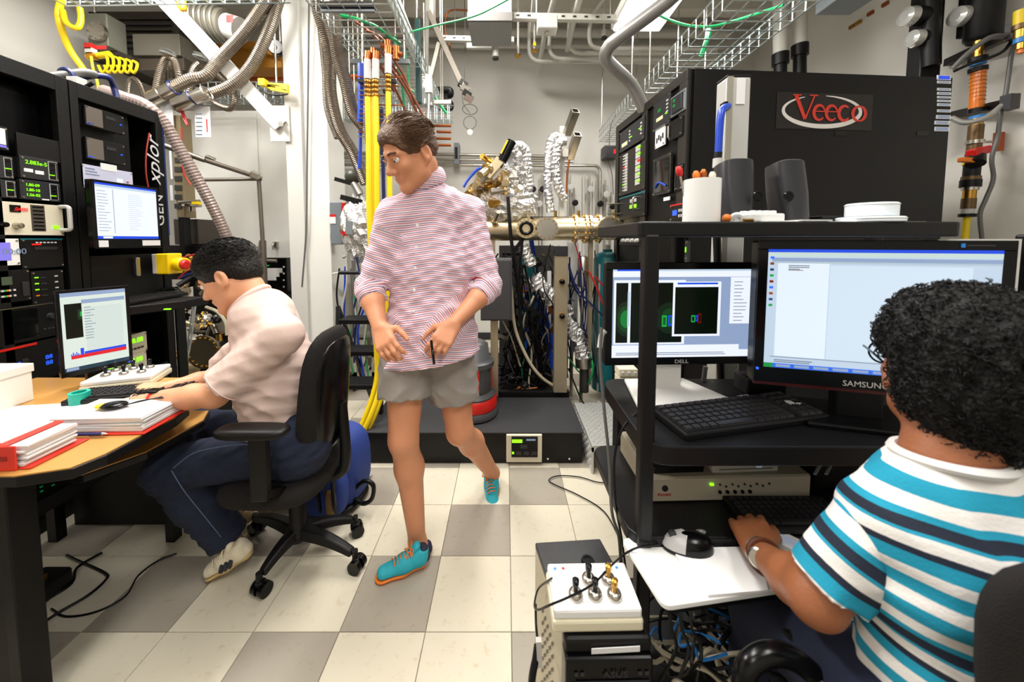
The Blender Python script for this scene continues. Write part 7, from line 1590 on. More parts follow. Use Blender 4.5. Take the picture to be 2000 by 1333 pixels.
# ================================================================== people (one continuous surface each, from a signed distance field)
def surfnet(F, o, h):
    nx, ny, nz = F.shape; ins = F < 0
    c = np.zeros((nx-1, ny-1, nz-1), np.int8)
    for dx in (0, 1):
        for dy in (0, 1):
            for dz in (0, 1): c += ins[dx:nx-1+dx, dy:ny-1+dy, dz:nz-1+dz]
    act = np.argwhere((c > 0) & (c < 8)); idx = -np.ones(c.shape, np.int64); idx[tuple(act.T)] = np.arange(len(act))
    acc = np.zeros((len(act), 3)); cnt = np.zeros(len(act))
    cor = [(a, b, d) for a in (0, 1) for b in (0, 1) for d in (0, 1)]
    for a in cor:
        for ax in range(3):
            if a[ax]: continue
            b = list(a); b[ax] = 1
            fa = F[act[:, 0]+a[0], act[:, 1]+a[1], act[:, 2]+a[2]]; fb = F[act[:, 0]+b[0], act[:, 1]+b[1], act[:, 2]+b[2]]
            m = (fa < 0) != (fb < 0); t = np.where(m, fa/np.where(m, fa-fb, 1), 0)
            p = np.tile(np.array(a, float), (len(act), 1)); p[:, ax] = t
            acc[m] += p[m]; cnt[m] += 1
    V = (act+acc/cnt[:, None])*h+o; Q = []
    for ax in range(3):
        sl = [slice(1, n-1) for n in F.shape]; s0 = list(sl); s1 = list(sl); s0[ax] = slice(0, F.shape[ax]-1); s1[ax] = slice(1, F.shape[ax])
        a, b = ins[tuple(s0)], ins[tuple(s1)]; e = np.argwhere(a != b); flip = a[tuple(e.T)]
        e = e+np.array([0 if k == ax else 1 for k in range(3)]); u, v = (ax+1) % 3, (ax+2) % 3
        def id_(du, dv): q = e.copy(); q[:, u] += du; q[:, v] += dv; return idx[tuple(q.T)]
        q = np.stack([id_(-1, -1), id_(0, -1), id_(0, 0), id_(-1, 0)], 1); q[~flip] = q[~flip][:, ::-1]; Q.append(q)
    return V, np.concatenate(Q)
class SDF:
    def __init__(s): s.p = []
    def cap(s, a, b, r0, r1=None, k=.02, flat=None, f=1, cut=None, mode='u'):
        """tapered capsule; flat = direction in which it is stretched by f"""
        s.p.append(('c', np.array(a, float), np.array(b, float), r0, r0 if r1 is None else r1, k, None if flat is None else np.array(flat, float), f, cut, mode)); return s
    def ell(s, c, r, R=None, k=.02, mode='u', cut=None):
        s.p.append(('e', np.array(c, float), np.array(r, float), np.eye(3) if R is None else np.array(R), k, cut, mode)); return s
    def mesh(s, h, disp=None, cuts=(), grow=0, pad=.03):
        lo = np.full(3, 9.); hi = np.full(3, -9.)
        for q in s.p:
            if q[-1] != 'u': continue
            if q[0] == 'c': R = max(q[3], q[4])*max(1, q[7]); a, b = np.minimum(q[1], q[2])-R, np.maximum(q[1], q[2])+R
            else: R = q[2].max(); a, b = q[1]-R, q[1]+R
            lo = np.minimum(lo, a); hi = np.maximum(hi, b)
        lo -= pad; hi += pad; n = np.ceil((hi-lo)/h).astype(int)+1
        F = np.full(n, .2, np.float32); gx = [lo[i]+h*np.arange(n[i]) for i in range(3)]
        for q in s.p:
            k = q[5] if q[0] == 'c' else q[4]
            if q[0] == 'c': R = max(q[3], q[4])*max(1, q[7]); a, b = np.minimum(q[1], q[2])-R, np.maximum(q[1], q[2])+R
            else: R = q[2].max(); a, b = q[1]-R, q[1]+R
            m = k+3*h; i0 = np.maximum(0, ((a-m-lo)/h).astype(int)); i1 = np.minimum(n, ((b+m-lo)/h).astype(int)+2)
            if (i1 <= i0).any(): continue
            S = tuple(slice(i0[i], i1[i]) for i in range(3))
            X_, Y_, Z_ = np.meshgrid(*[gx[i][S[i]].astype(np.float32) for i in range(3)], indexing='ij')
            if q[0] == 'c':
                _, A, B, r0, r1, k, fl, f, cut, mode = q
                d = B-A; L2 = max(1e-9, d@d); px, py, pz = X_-A[0], Y_-A[1], Z_-A[2]
                if fl is not None:
                    fl = fl/np.linalg.norm(fl); fl = fl-d*(fl@d)/L2; fl /= np.linalg.norm(fl)
                t = np.clip((px*d[0]+py*d[1]+pz*d[2])/L2, 0, 1); ex, ey, ez = px-t*d[0], py-t*d[1], pz-t*d[2]
                if fl is not None:
                    w = (ex*fl[0]+ey*fl[1]+ez*fl[2])*(1-1/f); ex = ex-w*fl[0]; ey = ey-w*fl[1]; ez = ez-w*fl[2]
                D = np.sqrt(ex*ex+ey*ey+ez*ez)-(r0+(r1-r0)*t)
            else:
                _, C, r, Rm, k, cut, mode = q
                px, py, pz = X_-C[0], Y_-C[1], Z_-C[2]
                l = [(px*Rm[0, i]+py*Rm[1, i]+pz*Rm[2, i]) for i in range(3)]
                k0 = np.sqrt(sum((l[i]/r[i])**2 for i in range(3))); k1 = np.sqrt(sum((l[i]/r[i]**2)**2 for i in range(3)))
                D = k0*(k0-1)/np.maximum(k1, 1e-6)
            if cut is not None:
                for cp, cn in (cut if isinstance(cut, list) else [cut]):
                    cn = np.array(cn, float); cn = cn/np.linalg.norm(cn); D = np.maximum(D, (X_-cp[0])*cn[0]+(Y_-cp[1])*cn[1]+(Z_-cp[2])*cn[2])
            G_ = F[S]
            if mode == 'u': hh = np.maximum(k-np.abs(G_-D), 0)/k; F[S] = np.minimum(G_, D)-hh*hh*k*.25
            else: hh = np.maximum(k-np.abs(G_+D), 0)/k; F[S] = np.maximum(G_, -D)+hh*hh*k*.25
        if disp is not None or cuts or grow:
            X_, Y_, Z_ = np.meshgrid(*[g.astype(np.float32) for g in gx], indexing='ij')
            F -= grow
            if disp is not None:
                near = np.abs(F) < .03; F[near] += disp(X_[near], Y_[near], Z_[near]).astype(np.float32)
            for cp, cn in cuts:
                cn = np.array(cn, float); cn /= np.linalg.norm(cn); F = np.maximum(F, (X_-cp[0])*cn[0]+(Y_-cp[1])*cn[1]+(Z_-cp[2])*cn[2])
        F[0] = F[-1] = .1; F[:, 0] = F[:, -1] = .1; F[:, :, 0] = F[:, :, -1] = .1
        return surfnet(F, lo, h)
def np_mesh(name, V, Q, m, parent, attr=None, world=True):
    M = np.array(winv(parent)); V2 = V@M[:3, :3].T+M[:3, 3]
    me = bpy.data.meshes.new(name); me.vertices.add(len(V2)); me.vertices.foreach_set('co', V2.astype(np.float32).ravel())
    me.loops.add(Q.size); me.loops.foreach_set('vertex_index', Q.astype(np.int32).ravel())
    me.polygons.add(len(Q)); me.polygons.foreach_set('loop_start', np.arange(0, Q.size, 4, dtype=np.int32)); me.polygons.foreach_set('loop_total', np.full(len(Q), 4, np.int32))
    me.update(calc_edges=True); me.validate(); me.polygons.foreach_set('use_smooth', [True]*len(me.polygons)); me.materials.append(m)
    if attr is not None:
        a = me.attributes.new('stripe', 'FLOAT', 'POINT'); a.data.foreach_set('value', attr.astype(np.float32))
    o = bpy.data.objects.new(name, me); COL.objects.link(o); o.parent = parent
    sm = o.modifiers.new('smooth', 'SMOOTH'); sm.factor = .5; sm.iterations = 2
    return o
def wrinkle(seed, amp, freq, n=7, dirs=None, ridge=False):
    r = np.random.RandomState(seed); K = r.normal(size=(n, 3))*freq if dirs is None else np.array(dirs)*freq*r.uniform(.7, 1.4, (len(dirs), 1)); ph = r.uniform(0, 6.28, len(K))
    def f(x, y, z):
        s = 0
        for k, p in zip(K, ph): s = s+(lambda v: 1.6*np.abs(v)-.8 if ridge else v)(np.sin(x*k[0]+y*k[1]+z*k[2]+p+1.5*np.sin(x*k[1]*.5+z*k[0]*.4)))
        return amp*s/len(K)
    return f
def skin_mat(name, rgb, rough=.5): return mat(name, rgb, rough, var=.06, vscale=12, bump=.1, bscale=160, sub=.08)
def rotframe(fw, up=(0, 0, 1)):
    f = Vector(fw).normalized(); r = f.cross(Vector(up)).normalized(); u = r.cross(f).normalized(); return r, f, u
def add_head(S, c, fw, up=(0, 0, 1), s=1, neck=None):
    r, f, u = rotframe(fw, up); R = np.array([[r.x, f.x, u.x], [r.y, f.y, u.y], [r.z, f.z, u.z]])
    def L(x, y, z): return np.array(Vector(c)+(r*x+f*y+u*z)*s)
    S.ell(L(0, -.008, .035), np.array([.074, .095, .085])*s, R, .01); S.ell(L(0, .030, -.03), np.array([.060, .062, .088])*s, R, .03*s)
    for q in (-1, 1):
        S.cap(L(.055*q, -.005, -.03), L(.046*q, .015, -.068), .016*s, .016*s, .03*s); S.cap(L(.046*q, .015, -.068), L(.012*q, .072, -.098), .016*s, .016*s, .025*s)
        S.cap(L(.012*q, .088, .03), L(.044*q, .076, .026), .009*s, .008*s, .014*s); S.ell(L(.034*q, .065, -.022), np.array([.024, .02, .02])*s, R, .02*s)
        S.ell(L(.031*q, .100, .008), np.array([.017, .014, .011])*s, R, .012*s, 'd')
        # ear with hollow
        S.ell(L(.080*q, -.012, -.008), np.array([.011, .021, .034])*s, R, .006*s); S.cap(L(.079*q, -.004, -.032), L(.074*q, .002, -.042), .008*s, .006*s, .008*s)
        S.ell(L(.088*q, -.008, -.002), np.array([.008, .010, .018])*s, R, .004*s, 'd')
    S.cap(L(0, .088, .012), L(0, .114, -.026), .0085*s, .012*s, .012*s); S.cap(L(-.011, .100, -.032), L(.011, .100, -.032), .009*s, .009*s, .008*s)
    S.cap(L(-.018, .089, -.057), L(.018, .089, -.057), .0065*s, .0065*s, .006*s); S.cap(L(-.014, .088, -.068), L(.014, .088, -.068), .007*s, .007*s, .006*s)
    S.cap(L(-.02, .100, -.0625), L(.02, .100, -.0625), .0022*s, .0022*s, .004*s, mode='d'); S.ell(L(0, .078, -.098), np.array([.02, .018, .016])*s, R, .02*s)
    return L, R
def face_parts(root, L, R, s, brow, hairm, iris=(60, 36, 20)):
    for q in (-1, 1):
        e = MB().sph(Vector(L(.031*q, .083, .008)), .0115*s, 14, 10).build('eye', mat('eye_white', (232, 228, 222), .2), root, 1, smooth=True)
        d = Vector(R[:, 1]); c = Vector(L(.031*q, .083, .006)); MB().sph(c+d*.0062*s, .0062*s, 12, 8).build('iris', mat('iris_brown', iris, .2), e, 1, smooth=True)
        MB().tube([L(.016*q, .098, .030), L(.031*q, .096, .034), L(.048*q, .083, .030)], .0042*s, n=6).build('eyebrow', hairm, root, 1, smooth=True)
        MB().tube([L(.019*q, .094, .013), L(.031*q, .0965, .018), L(.044*q, .088, .013)], .0028*s, n=6).build('eyelid', brow, root, 1, smooth=True)
def add_hand(S, w, d, n, side, s=1, curl=(.35, .4, .3), spread=.05, thumb=(.55, .75)):
    """w wrist, d towards the fingers, n out of the back of the hand, side: +1 when the thumb is towards d x n"""
    d = Vector(d).normalized(); n = Vector(n); n = (n-d*n.dot(d)).normalized(); t = d.cross(n)*side; w = Vector(w)
    tips = []
    for i in range(4):
        o = (1.5-i)*.0195*s; b = w+d*(.083-.004*abs(i-1))*s+t*o; S.cap(w+d*.012*s+t*o*.62, b, .0155*s, .0115*s, .012*s)
        L = [.074, .082, .076, .06][i]*s; dr = (d+t*(1.5-i)*spread).normalized(); p = b; a = 0
        for j, (fr, cu) in enumerate(zip((.46, .30, .24), curl)):
            a += cu*(1+.08*i); q = p+(dr*math.cos(a)-n*math.sin(a))*L*fr; S.cap(p, q, (.0092-.0009*j)*s, (.0088-.0011*j)*s, .0045*s); p = q
        tips.append((p, (dr*math.cos(a)-n*math.sin(a)), n*math.cos(a)+dr*math.sin(a)))
    b = w+d*.022*s+t*.02*s; m = b+(d*thumb[0]+t*thumb[1]-n*.25).normalized()*.042*s; e = m+(d*.9+t*thumb[1]*.35-n*.3).normalized()*.032*s; g = e+(d+t*.1-n*.35).normalized()*.026*s
    S.cap(b, m, .0145*s, .0115*s, .012*s); S.cap(m, e, .0112*s, .0098*s, .006*s); S.cap(e, g, .0098*s, .0078*s, .005*s)
    tips.append((g, (d-n*.35).normalized(), n)); return tips
def nails(root, tips, m, s=1):
    for p, d, n in tips: MB().sph(p+n*.0056*s-d*.001, .0055*s, 8, 5, sc=(1, 1, .35), R=Matrix((d.cross(n), d, n)).transposed()).build('fingernail', m, root, 1, smooth=True)
def stripe_mat(name, stops, period=None, rough=.85):
    m = mat(name, (255, 255, 255), rough, bump=.12, bscale=220); nt = m.node_tree; n = nt.nodes; b = n['Principled BSDF']
    at = n.new('ShaderNodeAttribute'); at.attribute_name = 'stripe'; cr = n.new('ShaderNodeValToRGB'); cr.color_ramp.interpolation = 'CONSTANT'
    src = at.outputs['Fac']
    if period:
        dv = n.new('ShaderNodeMath'); dv.operation = 'DIVIDE'; dv.inputs[1].default_value = period; fr = n.new('ShaderNodeMath'); fr.operation = 'FRACT'
        nt.links.new(src, dv.inputs[0]); nt.links.new(dv.outputs[0], fr.inputs[0]); src = fr.outputs[0]
    nt.links.new(src, cr.inputs[0]); el = cr.color_ramp.elements
    while len(el) < len(stops): el.new(.5)
    for e, (p, c) in zip(el, stops): e.position = p; 
    for e, (p, c) in zip(el, stops): e.color = (*s2l(c), 1)
    nt.links.new(cr.outputs[0], b.inputs['Base Color']); return m
def person(label, loc): return thing('person', label, 'person', loc)
def dress_arm(S, sh, el, cuff, r0, r1, r2=None, k=.03):
    """short sleeve: sh -> cuff point between sh and el; cut square"""
    d = Vector(cuff)-Vector(sh); S.cap(sh, Vector(cuff)+d.normalized()*.05, r0, r1, k, cut=(cuff, d)); return d
# ------------------------------------------------------------------ A: seated person in the pink t-shirt
SKA = skin_mat('skin_light_tan', (222, 158, 120)); HAIRB = mat('black_hair', (16, 13, 12), .38, bump=.9, bscale=120)
pa = person('seated person in a pale pink t-shirt and dark jeans typing at the left desk', G(560, 1060, 0)); pa.location.z = 0
hs = 1.08
hc = P(452, 542, 1.47)
B_ = SDF()
fwA = (-.86, -.12, -.46)
LA, RA = add_head(B_, hc, fwA, (-.35, 0, .9), hs)
nb = P(512, 612, 1.47)
B_.cap(Vector(LA(0, -.03, -.06)), nb, .062, .062, .03)
shn, shf = P(550, 655, 1.35), P(520, 640, 1.60); eln, elf = P(420, 772, 1.28), P(420, 742, 1.60); wrn, wrf = P(296, 781, 1.31), P(322, 760, 1.47)
hpn, hpf = P(566, 872, 1.40), P(556, 860, 1.58)
B_.cap(nb+Vector((.03, 0, -.07)), P(545, 740, 1.48), .055, .10, .03, (0, 1, 0), 1.3); B_.cap(P(545, 740, 1.48), P(562, 850, 1.49), .10, .11, .05, (0, 1, 0), 1.3)
for sh, el, wr in ((shn, eln, wrn), (shf, elf, wrf)):
    B_.cap(sh, el, .058, .044, .03); B_.cap(el, el.lerp(wr, .35), .044, .043, .02); B_.cap(el.lerp(wr, .35), wr, .043, .029, .02)
B_.cap(nb+Vector((.03, 0, -.06)), shn, .045, .05, .02); B_.cap(nb+Vector((.03, 0, -.06)), shf, .045, .05, .02)
tip1 = add_hand(B_, wrn, P(200, 783, 1.33)-wrn, (0, .15, 1), -1, 1.08, (.12, .22, .2), .06, (.7, .6))
tip2 = add_hand(B_, wrf, P(235, 762, 1.43)-wrf, (-.2, -.2, 1), 1, 1.08, (.3, .45, .3), .05, (.7, .6))
knn, knf = P(330, 915, 1.34), P(372, 832, 1.62); ann, anf = P(455, 1062, 1.42), P(478, 985, 1.66)
for hp, kn, an in ((hpn, knn, ann), (hpf, knf, anf)): B_.cap(hp, kn, .085, .06, .04); B_.cap(kn, an, .052, .036, .03)
V, Q = B_.mesh(.0048); np_mesh('body', V, Q, SKA, pa)
nails(pa, tip1+tip2, mat('nail_pink', (236, 186, 164), .25)); face_parts(pa, LA, RA, hs, SKA, HAIRB)
# hair: cap, fringe and strands
H = SDF(); Rm = RA
def hcut(L, R, y0, z0, sl): return (L(0, y0, z0), R@np.array([0, 1, -sl]))
H.ell(LA(0, -.012, .048), np.array([.086, .110, .094])*hs, RA, .01, cut=[(LA(0, .02, -.005), RA@np.array([0, .25, -1])), (LA(0, .082, .05), RA@np.array([0, 1, -.55]))])
H.ell(LA(0, .05, .082), np.array([.062, .04, .028])*hs, RA, .02)
H.ell(LA(0, -.06, .0), np.array([.070, .052, .055])*hs, RA, .02, cut=(LA(0, -.05, -.035), RA@np.array([0, .3, -1])))
V, Q = H.mesh(.0045, wrinkle(3, .0035, 170)); hair = np_mesh('hair', V, Q, HAIRB, pa)
def strands(L, R, s, n, seed, m, parent, zmin=.03, length=.05, r=.0011, fw=.5, ylim=.055, kind='stuff', rad=(.086, .110, .094), c=(0, -.012, .048), curl=0):
    rr = random.Random(seed); mb = MB()
    for i in range(n):
        while True:
            v = Vector((rr.gauss(0, 1), rr.gauss(0, 1), rr.gauss(0, 1))).normalized()
            p = Vector((c[0]+v.x*rad[0], c[1]+v.y*rad[1], c[2]+v.z*rad[2]))
            if p.z > zmin and p.y < ylim: break
        t = Vector((v.x*.25, fw, -.5*abs(v.z)+.1)); t = (t-v*t.dot(v)).normalized(); pts = []
        for k in range(4):
            q = p+t*length*k/3+v*(.0015+.004*math.sin(PI*k/3)); pts.append(L(q.x+rr.uniform(-.002, .002), q.y, q.z))
        mb.tube(pts, r*s, n=3, sub=1)
    mb.build('hair_strands', m, parent, 1, smooth=True, kind=kind)
strands(LA, RA, hs, 800, 5, HAIRB, pa, .035, .034)
# t-shirt
PINK = mat('pale_pink_cotton', (214, 188, 178), .9, var=.03, bump=.15, bscale=260)
S = SDF()
S.cap(nb+Vector((.005, 0, -.01)), P(548, 740, 1.48), .108, .140, .05, (0, 1, 0), 1.32); S.cap(P(548, 740, 1.48), P(556, 835, 1.49), .140, .150, .05, (0, 1, 0), 1.2)
S.cap(nb, shn+Vector((0, 0, .0)), .075, .075, .05); S.cap(nb, shf, .075, .075, .05)
S.cap(P(588, 745, 1.48), P(598, 832, 1.49), .04, .05, .06, (0, 1, 0), 1.7)
cn = shn.lerp(eln, .86); cf = shf.lerp(elf, .8)
dress_arm(S, shn, eln, cn, .072, .083); dress_arm(S, shf, elf, cf, .07, .08)
ccut = (Vector(nb)+Vector((-.048, 0, .052)), (-.75, 0, .7))
w1 = wrinkle(9, .011, 42, dirs=[(1, .3, 1), (.6, -.4, 1.2), (-.3, .5, 1.4), (1.2, .2, .6)], ridge=True)
def dsp(x, y, z): return w1(x, y, z)*np.clip((1.12-z)/.35, .25, 1.3)
bot = P(556, 851, 1.42)
V, Q = S.mesh(.0055, dsp, [(bot, (.08, 0, -1)), ccut]); shirt = np_mesh('tshirt', V, Q, PINK, pa)
c_ = Vector(nb)+Vector((-.046, 0, .050)); MB().ring(c_, (-.75, 0, .7), .081, .012, n=36, m=8).build('collar', PINK, pa, 1, smooth=True)
for c0_, d in ((cn, (eln-shn)),): MB().ring(c0_-d.normalized()*.012, d, .0825, .0022, n=36).build('sleeve_hem', PINK, pa, 1, smooth=True)
# jeans
JEAN = mat('dark_denim', (18, 27, 50), .9, var=.3, vscale=10, bump=.3, bscale=300)
S = SDF()
for hp, kn, an in ((hpn, knn, ann), (hpf, knf, anf)):
    e = kn.lerp(an, .93); S.cap(hp, kn, .105, .08, .04); S.cap(kn, kn.lerp(an, .4), .08, .078, .03); S.cap(kn.lerp(an, .4), e+(an-kn).normalized()*.05, .078, .072, .03, cut=(e, an-kn))
S.cap(hpn+Vector((.04, 0, -.01)), hpf+Vector((.04, 0, -.01)), .12, .12, .05); S.cap(P(580, 850, 1.42), P(578, 845, 1.56), .11, .11, .05)
V, Q = S.mesh(.006, wrinkle(4, .010, 55, ridge=True)); np_mesh('jeans', V, Q, JEAN, pa)
seam = mat('denim_seam', (84, 100, 128), .8)
MB().tube([P(335, 920, 1.255), P(360, 960, 1.27), P(400, 1010, 1.31), P(432, 1050, 1.345)], .0016, n=4).build('leg_seam', seam, pa, 1); MB().tube([P(338, 915, 1.255), P(380, 885, 1.25), P(440, 872, 1.26), P(490, 868, 1.28)], .0016, n=4).build('leg_seam', seam, pa, 1)
# watch
wm = wrn.lerp(eln, .03); d = (eln-wrn).normalized(); MB().ring(wm+d*.012, d, .032, .0052, n=24, m=6).build('watch_band', mat('red_strap', (226, 44, 40), .4), pa, 1, smooth=True)
MB().cb(wm+Vector((.012, -.005, .036)), (.036, .034, .010), (0, .1, .2)).build('smart_watch', BLKG, pa, 1, bevel=.003)
def shoe(root, heel, toe, up, mu, ms, m2, stripes=None, lace=None, s=1.0, sock=None, tongue=None):
    """trainer: separate sole, upper, toe cap, laces; heel and toe are the sole's end points on its underside"""
    heel, toe = Vector(heel), Vector(toe); f = (toe-heel); Ln = f.length; f.normalize(); up = Vector(up); up = (up-f*up.dot(f)).normalized(); r = f.cross(up)
    R = np.array([[r.x, f.x, up.x], [r.y, f.y, up.y], [r.z, f.z, up.z]])
    def L(x, y, z): return np.array(heel+r*x+f*y*Ln+up*z)
    k = Ln/.30
    S = SDF(); S.cap(L(0, .13, .022*k), L(0, .5, .02*k), .030*k, .032*k, .03, r, 1.15, cut=[(L(0, 0, .0), -np.array(up))]); S.cap(L(0, .5, .02*k), L(.004*k, .83, .018*k), .034*k, .042*k, .03, r, 1.15, cut=[(L(0, 0, .0), -np.array(up))])
    V, Q = S.mesh(.004, cuts=[(L(0, 0, .001), -np.array(up)), (L(0, 0, .032*k), np.array(up)*1.0+np.array(f)*.06)]); np_mesh('sole', V, Q, ms, root)
    S = SDF(); S.cap(L(0, .16, .045*k), L(0, .45, .045*k), .036*k, .036*k, .03, r, 1.05); S.cap(L(0, .45, .045*k), L(.003*k, .82, .03*k), .038*k, .034*k, .03, r, 1.2)
    S.cap(L(0, .16, .06*k), L(0, .13, .095*k), .034*k, .034*k, .03); S.cap(L(0, .2, .07*k), L(0, .45, .06*k), .036*k, .03*k, .03)
    V, Q = S.mesh(.004, wrinkle(8, .0012, 120), cuts=[(L(0, 0, .024*k), -np.array(up)), (L(0, .12, .108*k), np.array(up)-np.array(f)*.25)]); np_mesh('upper', V, Q, mu, root)
    S = SDF(); S.cap(L(0, .09, .05*k), L(0, .13, .095*k), .034*k, .034*k, .02, cut=[(L(0, .16, .0), np.array(f))]); V, Q = S.mesh(.004, cuts=[(L(0, 0, .024*k), -np.array(up)), (L(0, .1, .115*k), np.array(up))]); np_mesh('heel_counter', V, Q, m2, root)
    if tongue: S = SDF(); S.cap(L(0, .3, .10*k), L(0, .22, .125*k), .02*k, .02*k, .01, r, 1.3); V, Q = S.mesh(.004); np_mesh('tongue', V, Q, tongue, root)
    if lace:
        for i in range(6):
            y = .33+.06*i; z = .112*k-.0055*i*k; MB().tube([L(-.028*k, y, z-.012*k), L(0, y+.01, z+.004), L(.028*k, y+.03, z-.012*k)], .003*k, n=5).build('shoe_lace', lace, root, 1, smooth=True)
        for q in (-1, 1): MB().tube([L(0, .33, .116*k), L(.03*q*k, .30, .132*k), L(.046*q*k, .34, .112*k), L(.01*q, .36, .116*k), L(.034*q*k, .43, .098*k)], .003*k, n=5).build('shoe_lace', lace, root, 1, smooth=True)
    if stripes:
        for sd in (-1, 1):
            for i in range(3): y = .34+.085*i; MB().bar(L(.056*sd*k, y, .036*k), L(.051*sd*k, y-.10, .070*k), .013*k, .013).build('side_stripe', stripes, root, 1)
    return L
SHW = mat('cream_knit', (226, 214, 190), .8, bump=.3, bscale=300, var=.08); SOLEC = mat('yellowed_sole', (206, 178, 118), .5)
def lace_m(): return mat('cream_lace', (224, 212, 186), .8)
to = G(402, 1130, .004); he = ann+Vector((.045, -.02, -.10)); he = P(500, 1078, 1.40)
shoe(pa, he, to, (-.1, -.25, 1), SHW, SOLEC, SHW, mat('shoe_stripe_navy', (34, 38, 52), .5), lace_m(), tongue=SHW)
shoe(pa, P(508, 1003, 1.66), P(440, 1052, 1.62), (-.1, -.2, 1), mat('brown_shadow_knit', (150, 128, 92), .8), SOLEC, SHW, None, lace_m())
B2 = SDF(); B2.cap(ann, P(474, 1082, 1.42), .036, .038, .02); V, Q = B2.mesh(.005); np_mesh('sock', V, Q, mat('sock_grey', (120, 110, 100), .9), pa)
# ------------------------------------------------------------------ B: walking person
SKB = skin_mat('skin_warm', (214, 146, 108)); HBR = mat('brown_hair', (96, 66, 42), .5, bump=.9, bscale=120)
pb = person('walking person in a striped pink shirt, grey shorts and turquoise trainers holding a pen', (-.35, 1.6, 0))
B_ = SDF(); bs = 1.1
hc = P(803, 303, 1.48)
LB, RB = add_head(B_, hc, (-.62, -.62, -.48), (-.08, -.1, 1), bs)
nb = P(836, 378, 1.58)
B_.cap(Vector(LB(0, -.03, -.05)), nb, .060, .066, .03)
lt = Vector((.95, .3, 0)).normalized()
s1, s2 = P(768, 425, 1.52), P(916, 414, 1.66)   # viewer left, viewer right
e1, e2 = P(722, 565, 1.50), P(955, 560, 1.62); w1_, w2_ = P(742, 640, 1.38), P(886, 632, 1.45)
h1, h2 = P(795, 690, 1.55), P(880, 690, 1.64)
B_.cap(nb+Vector((0, 0, -.09)), P(838, 520, 1.6), .055, .10, .03, lt, 1.3); B_.cap(P(838, 520, 1.6), P(840, 660, 1.6), .10, .11, .05, lt, 1.25)
for sh, el, wr in ((s1, e1, w1_), (s2, e2, w2_)): B_.cap(nb+Vector((0, 0, -.06)), sh, .045, .05, .02); B_.cap(sh, el, .05, .044, .03); B_.cap(el, el.lerp(wr, .35), .044, .042, .02); B_.cap(el.lerp(wr, .35), wr, .042, .029, .02)
tb1 = add_hand(B_, w1_, P(758, 685, 1.30)-w1_, (-.5, .2, .6), -1, 1.1, (.35, .5, .4), .04)
tb2 = add_hand(B_, w2_, P(846, 690, 1.36)-w2_, (.3, -.6, .6), 1, 1.1, (.35, .6, .5), .04)
k1, k2 = P(788, 858, 1.46), P(898, 842, 1.60); a1, a2 = P(815, 1058, 1.52), P(962, 925, 1.92)
for hp, kn, an in ((h1, k1, a1), (h2, k2, a2)):
    B_.cap(hp, kn, .092, .060, .04); cf = kn.lerp(an, .3)+Vector((0, .025, 0)); B_.cap(kn, cf, .055, .060, .03); B_.cap(cf, an, .058, .036, .03)
B_.cap(a1, P(826, 1082, 1.50), .038, .036, .02); B_.cap(a2, P(960, 945, 1.93), .038, .036, .02)
V, Q = B_.mesh(.0055); np_mesh('body', V, Q, SKB, pb); face_parts(pb, LB, RB, bs, SKB, HBR); nails(pb, tb1+tb2, MATS['nail_pink'])
H = SDF(); H.ell(LB(0, -.012, .046), np.array([.084, .108, .090])*bs, RB, .01, cut=[(LB(0, .02, .0), RB@np.array([0, .3, -1])), (LB(0, .075, .055), RB@np.array([0, 1, -.5]))])
H.ell(LB(.01, .040, .088), np.array([.056, .042, .026])*bs, RB, .02); H.ell(LB(0, -.06, .005), np.array([.068, .05, .05])*bs, RB, .02, cut=(LB(0, -.05, -.03), RB@np.array([0, .3, -1])))
V, Q = H.mesh(.0045, wrinkle(5, .004, 150)); np_mesh('hair', V, Q, HBR, pb); strands(LB, RB, bs, 700, 6, HBR, pb, .02, .045, fw=-.5)
# shirt with fine stripes
S = SDF(); arms = [(s1, e1), (s2, e2)]
S.cap(nb+Vector((0, 0, -.06)), P(840, 520, 1.6), .09, .135, .05, lt, 1.35); S.cap(P(840, 520, 1.6), P(842, 640, 1.58), .135, .150, .05, lt, 1.25); S.cap(P(842, 640, 1.58), P(845, 700, 1.57), .155, .168, .04, lt, 1.3)
for sh, el, wr in ((s1, e1, w1_), (s2, e2, w2_)):
    S.cap(nb+Vector((0, 0, -.02)), sh, .078, .07, .05); S.cap(sh, el, .07, .058, .04); c_ = el.lerp(wr, .3); S.cap(el, c_+(wr-el).normalized()*.05, .058, .054, .03, cut=(c_, wr-el))
w2w = wrinkle(12, .010, 36, dirs=[(1, .3, .8), (-.6, .4, 1.2), (1.2, .2, -.6), (.4, .8, 1.0)], ridge=True)
bt = P(840, 693, 1.6)
V, Q = S.mesh(.0055, w2w, [(bt, (.1, 0, -1)), (nb+Vector((0, 0, .05)), (-.3, -.3, 1))])
def stripe_attr(V, arms, rr, tor):
    a = tor(V).copy(); best = np.full(len(V), rr)
    for i, (p, q, off) in enumerate(arms):
        p, q = np.array(p), np.array(q); d = q-p; L = np.linalg.norm(d); d /= L; w = V-p; t = w@d; e = np.linalg.norm(w-np.clip(t, 0, L*1.6)[:, None]*d, axis=1)
        m = (e < best) & (t > L*.18); a[m] = (t[m]+off)
    return a
at_ = stripe_attr(V, [(s1, e1, 0), (s2, e2, 0)], .088, lambda V: V[:, 2]+.15*np.abs(V[:, 0]+.3)+.08*V[:, 1])
for sh, el, wr in ((s1, e1, w1_), (s2, e2, w2_)):
    p, q = np.array(el), np.array(wr); d = q-p; L = np.linalg.norm(d); d /= L; w = V-p; t = w@d; e = np.linalg.norm(w-t[:, None]*d, axis=1); m = (e < .08) & (t > 0); at_[m] = .3+t[m]
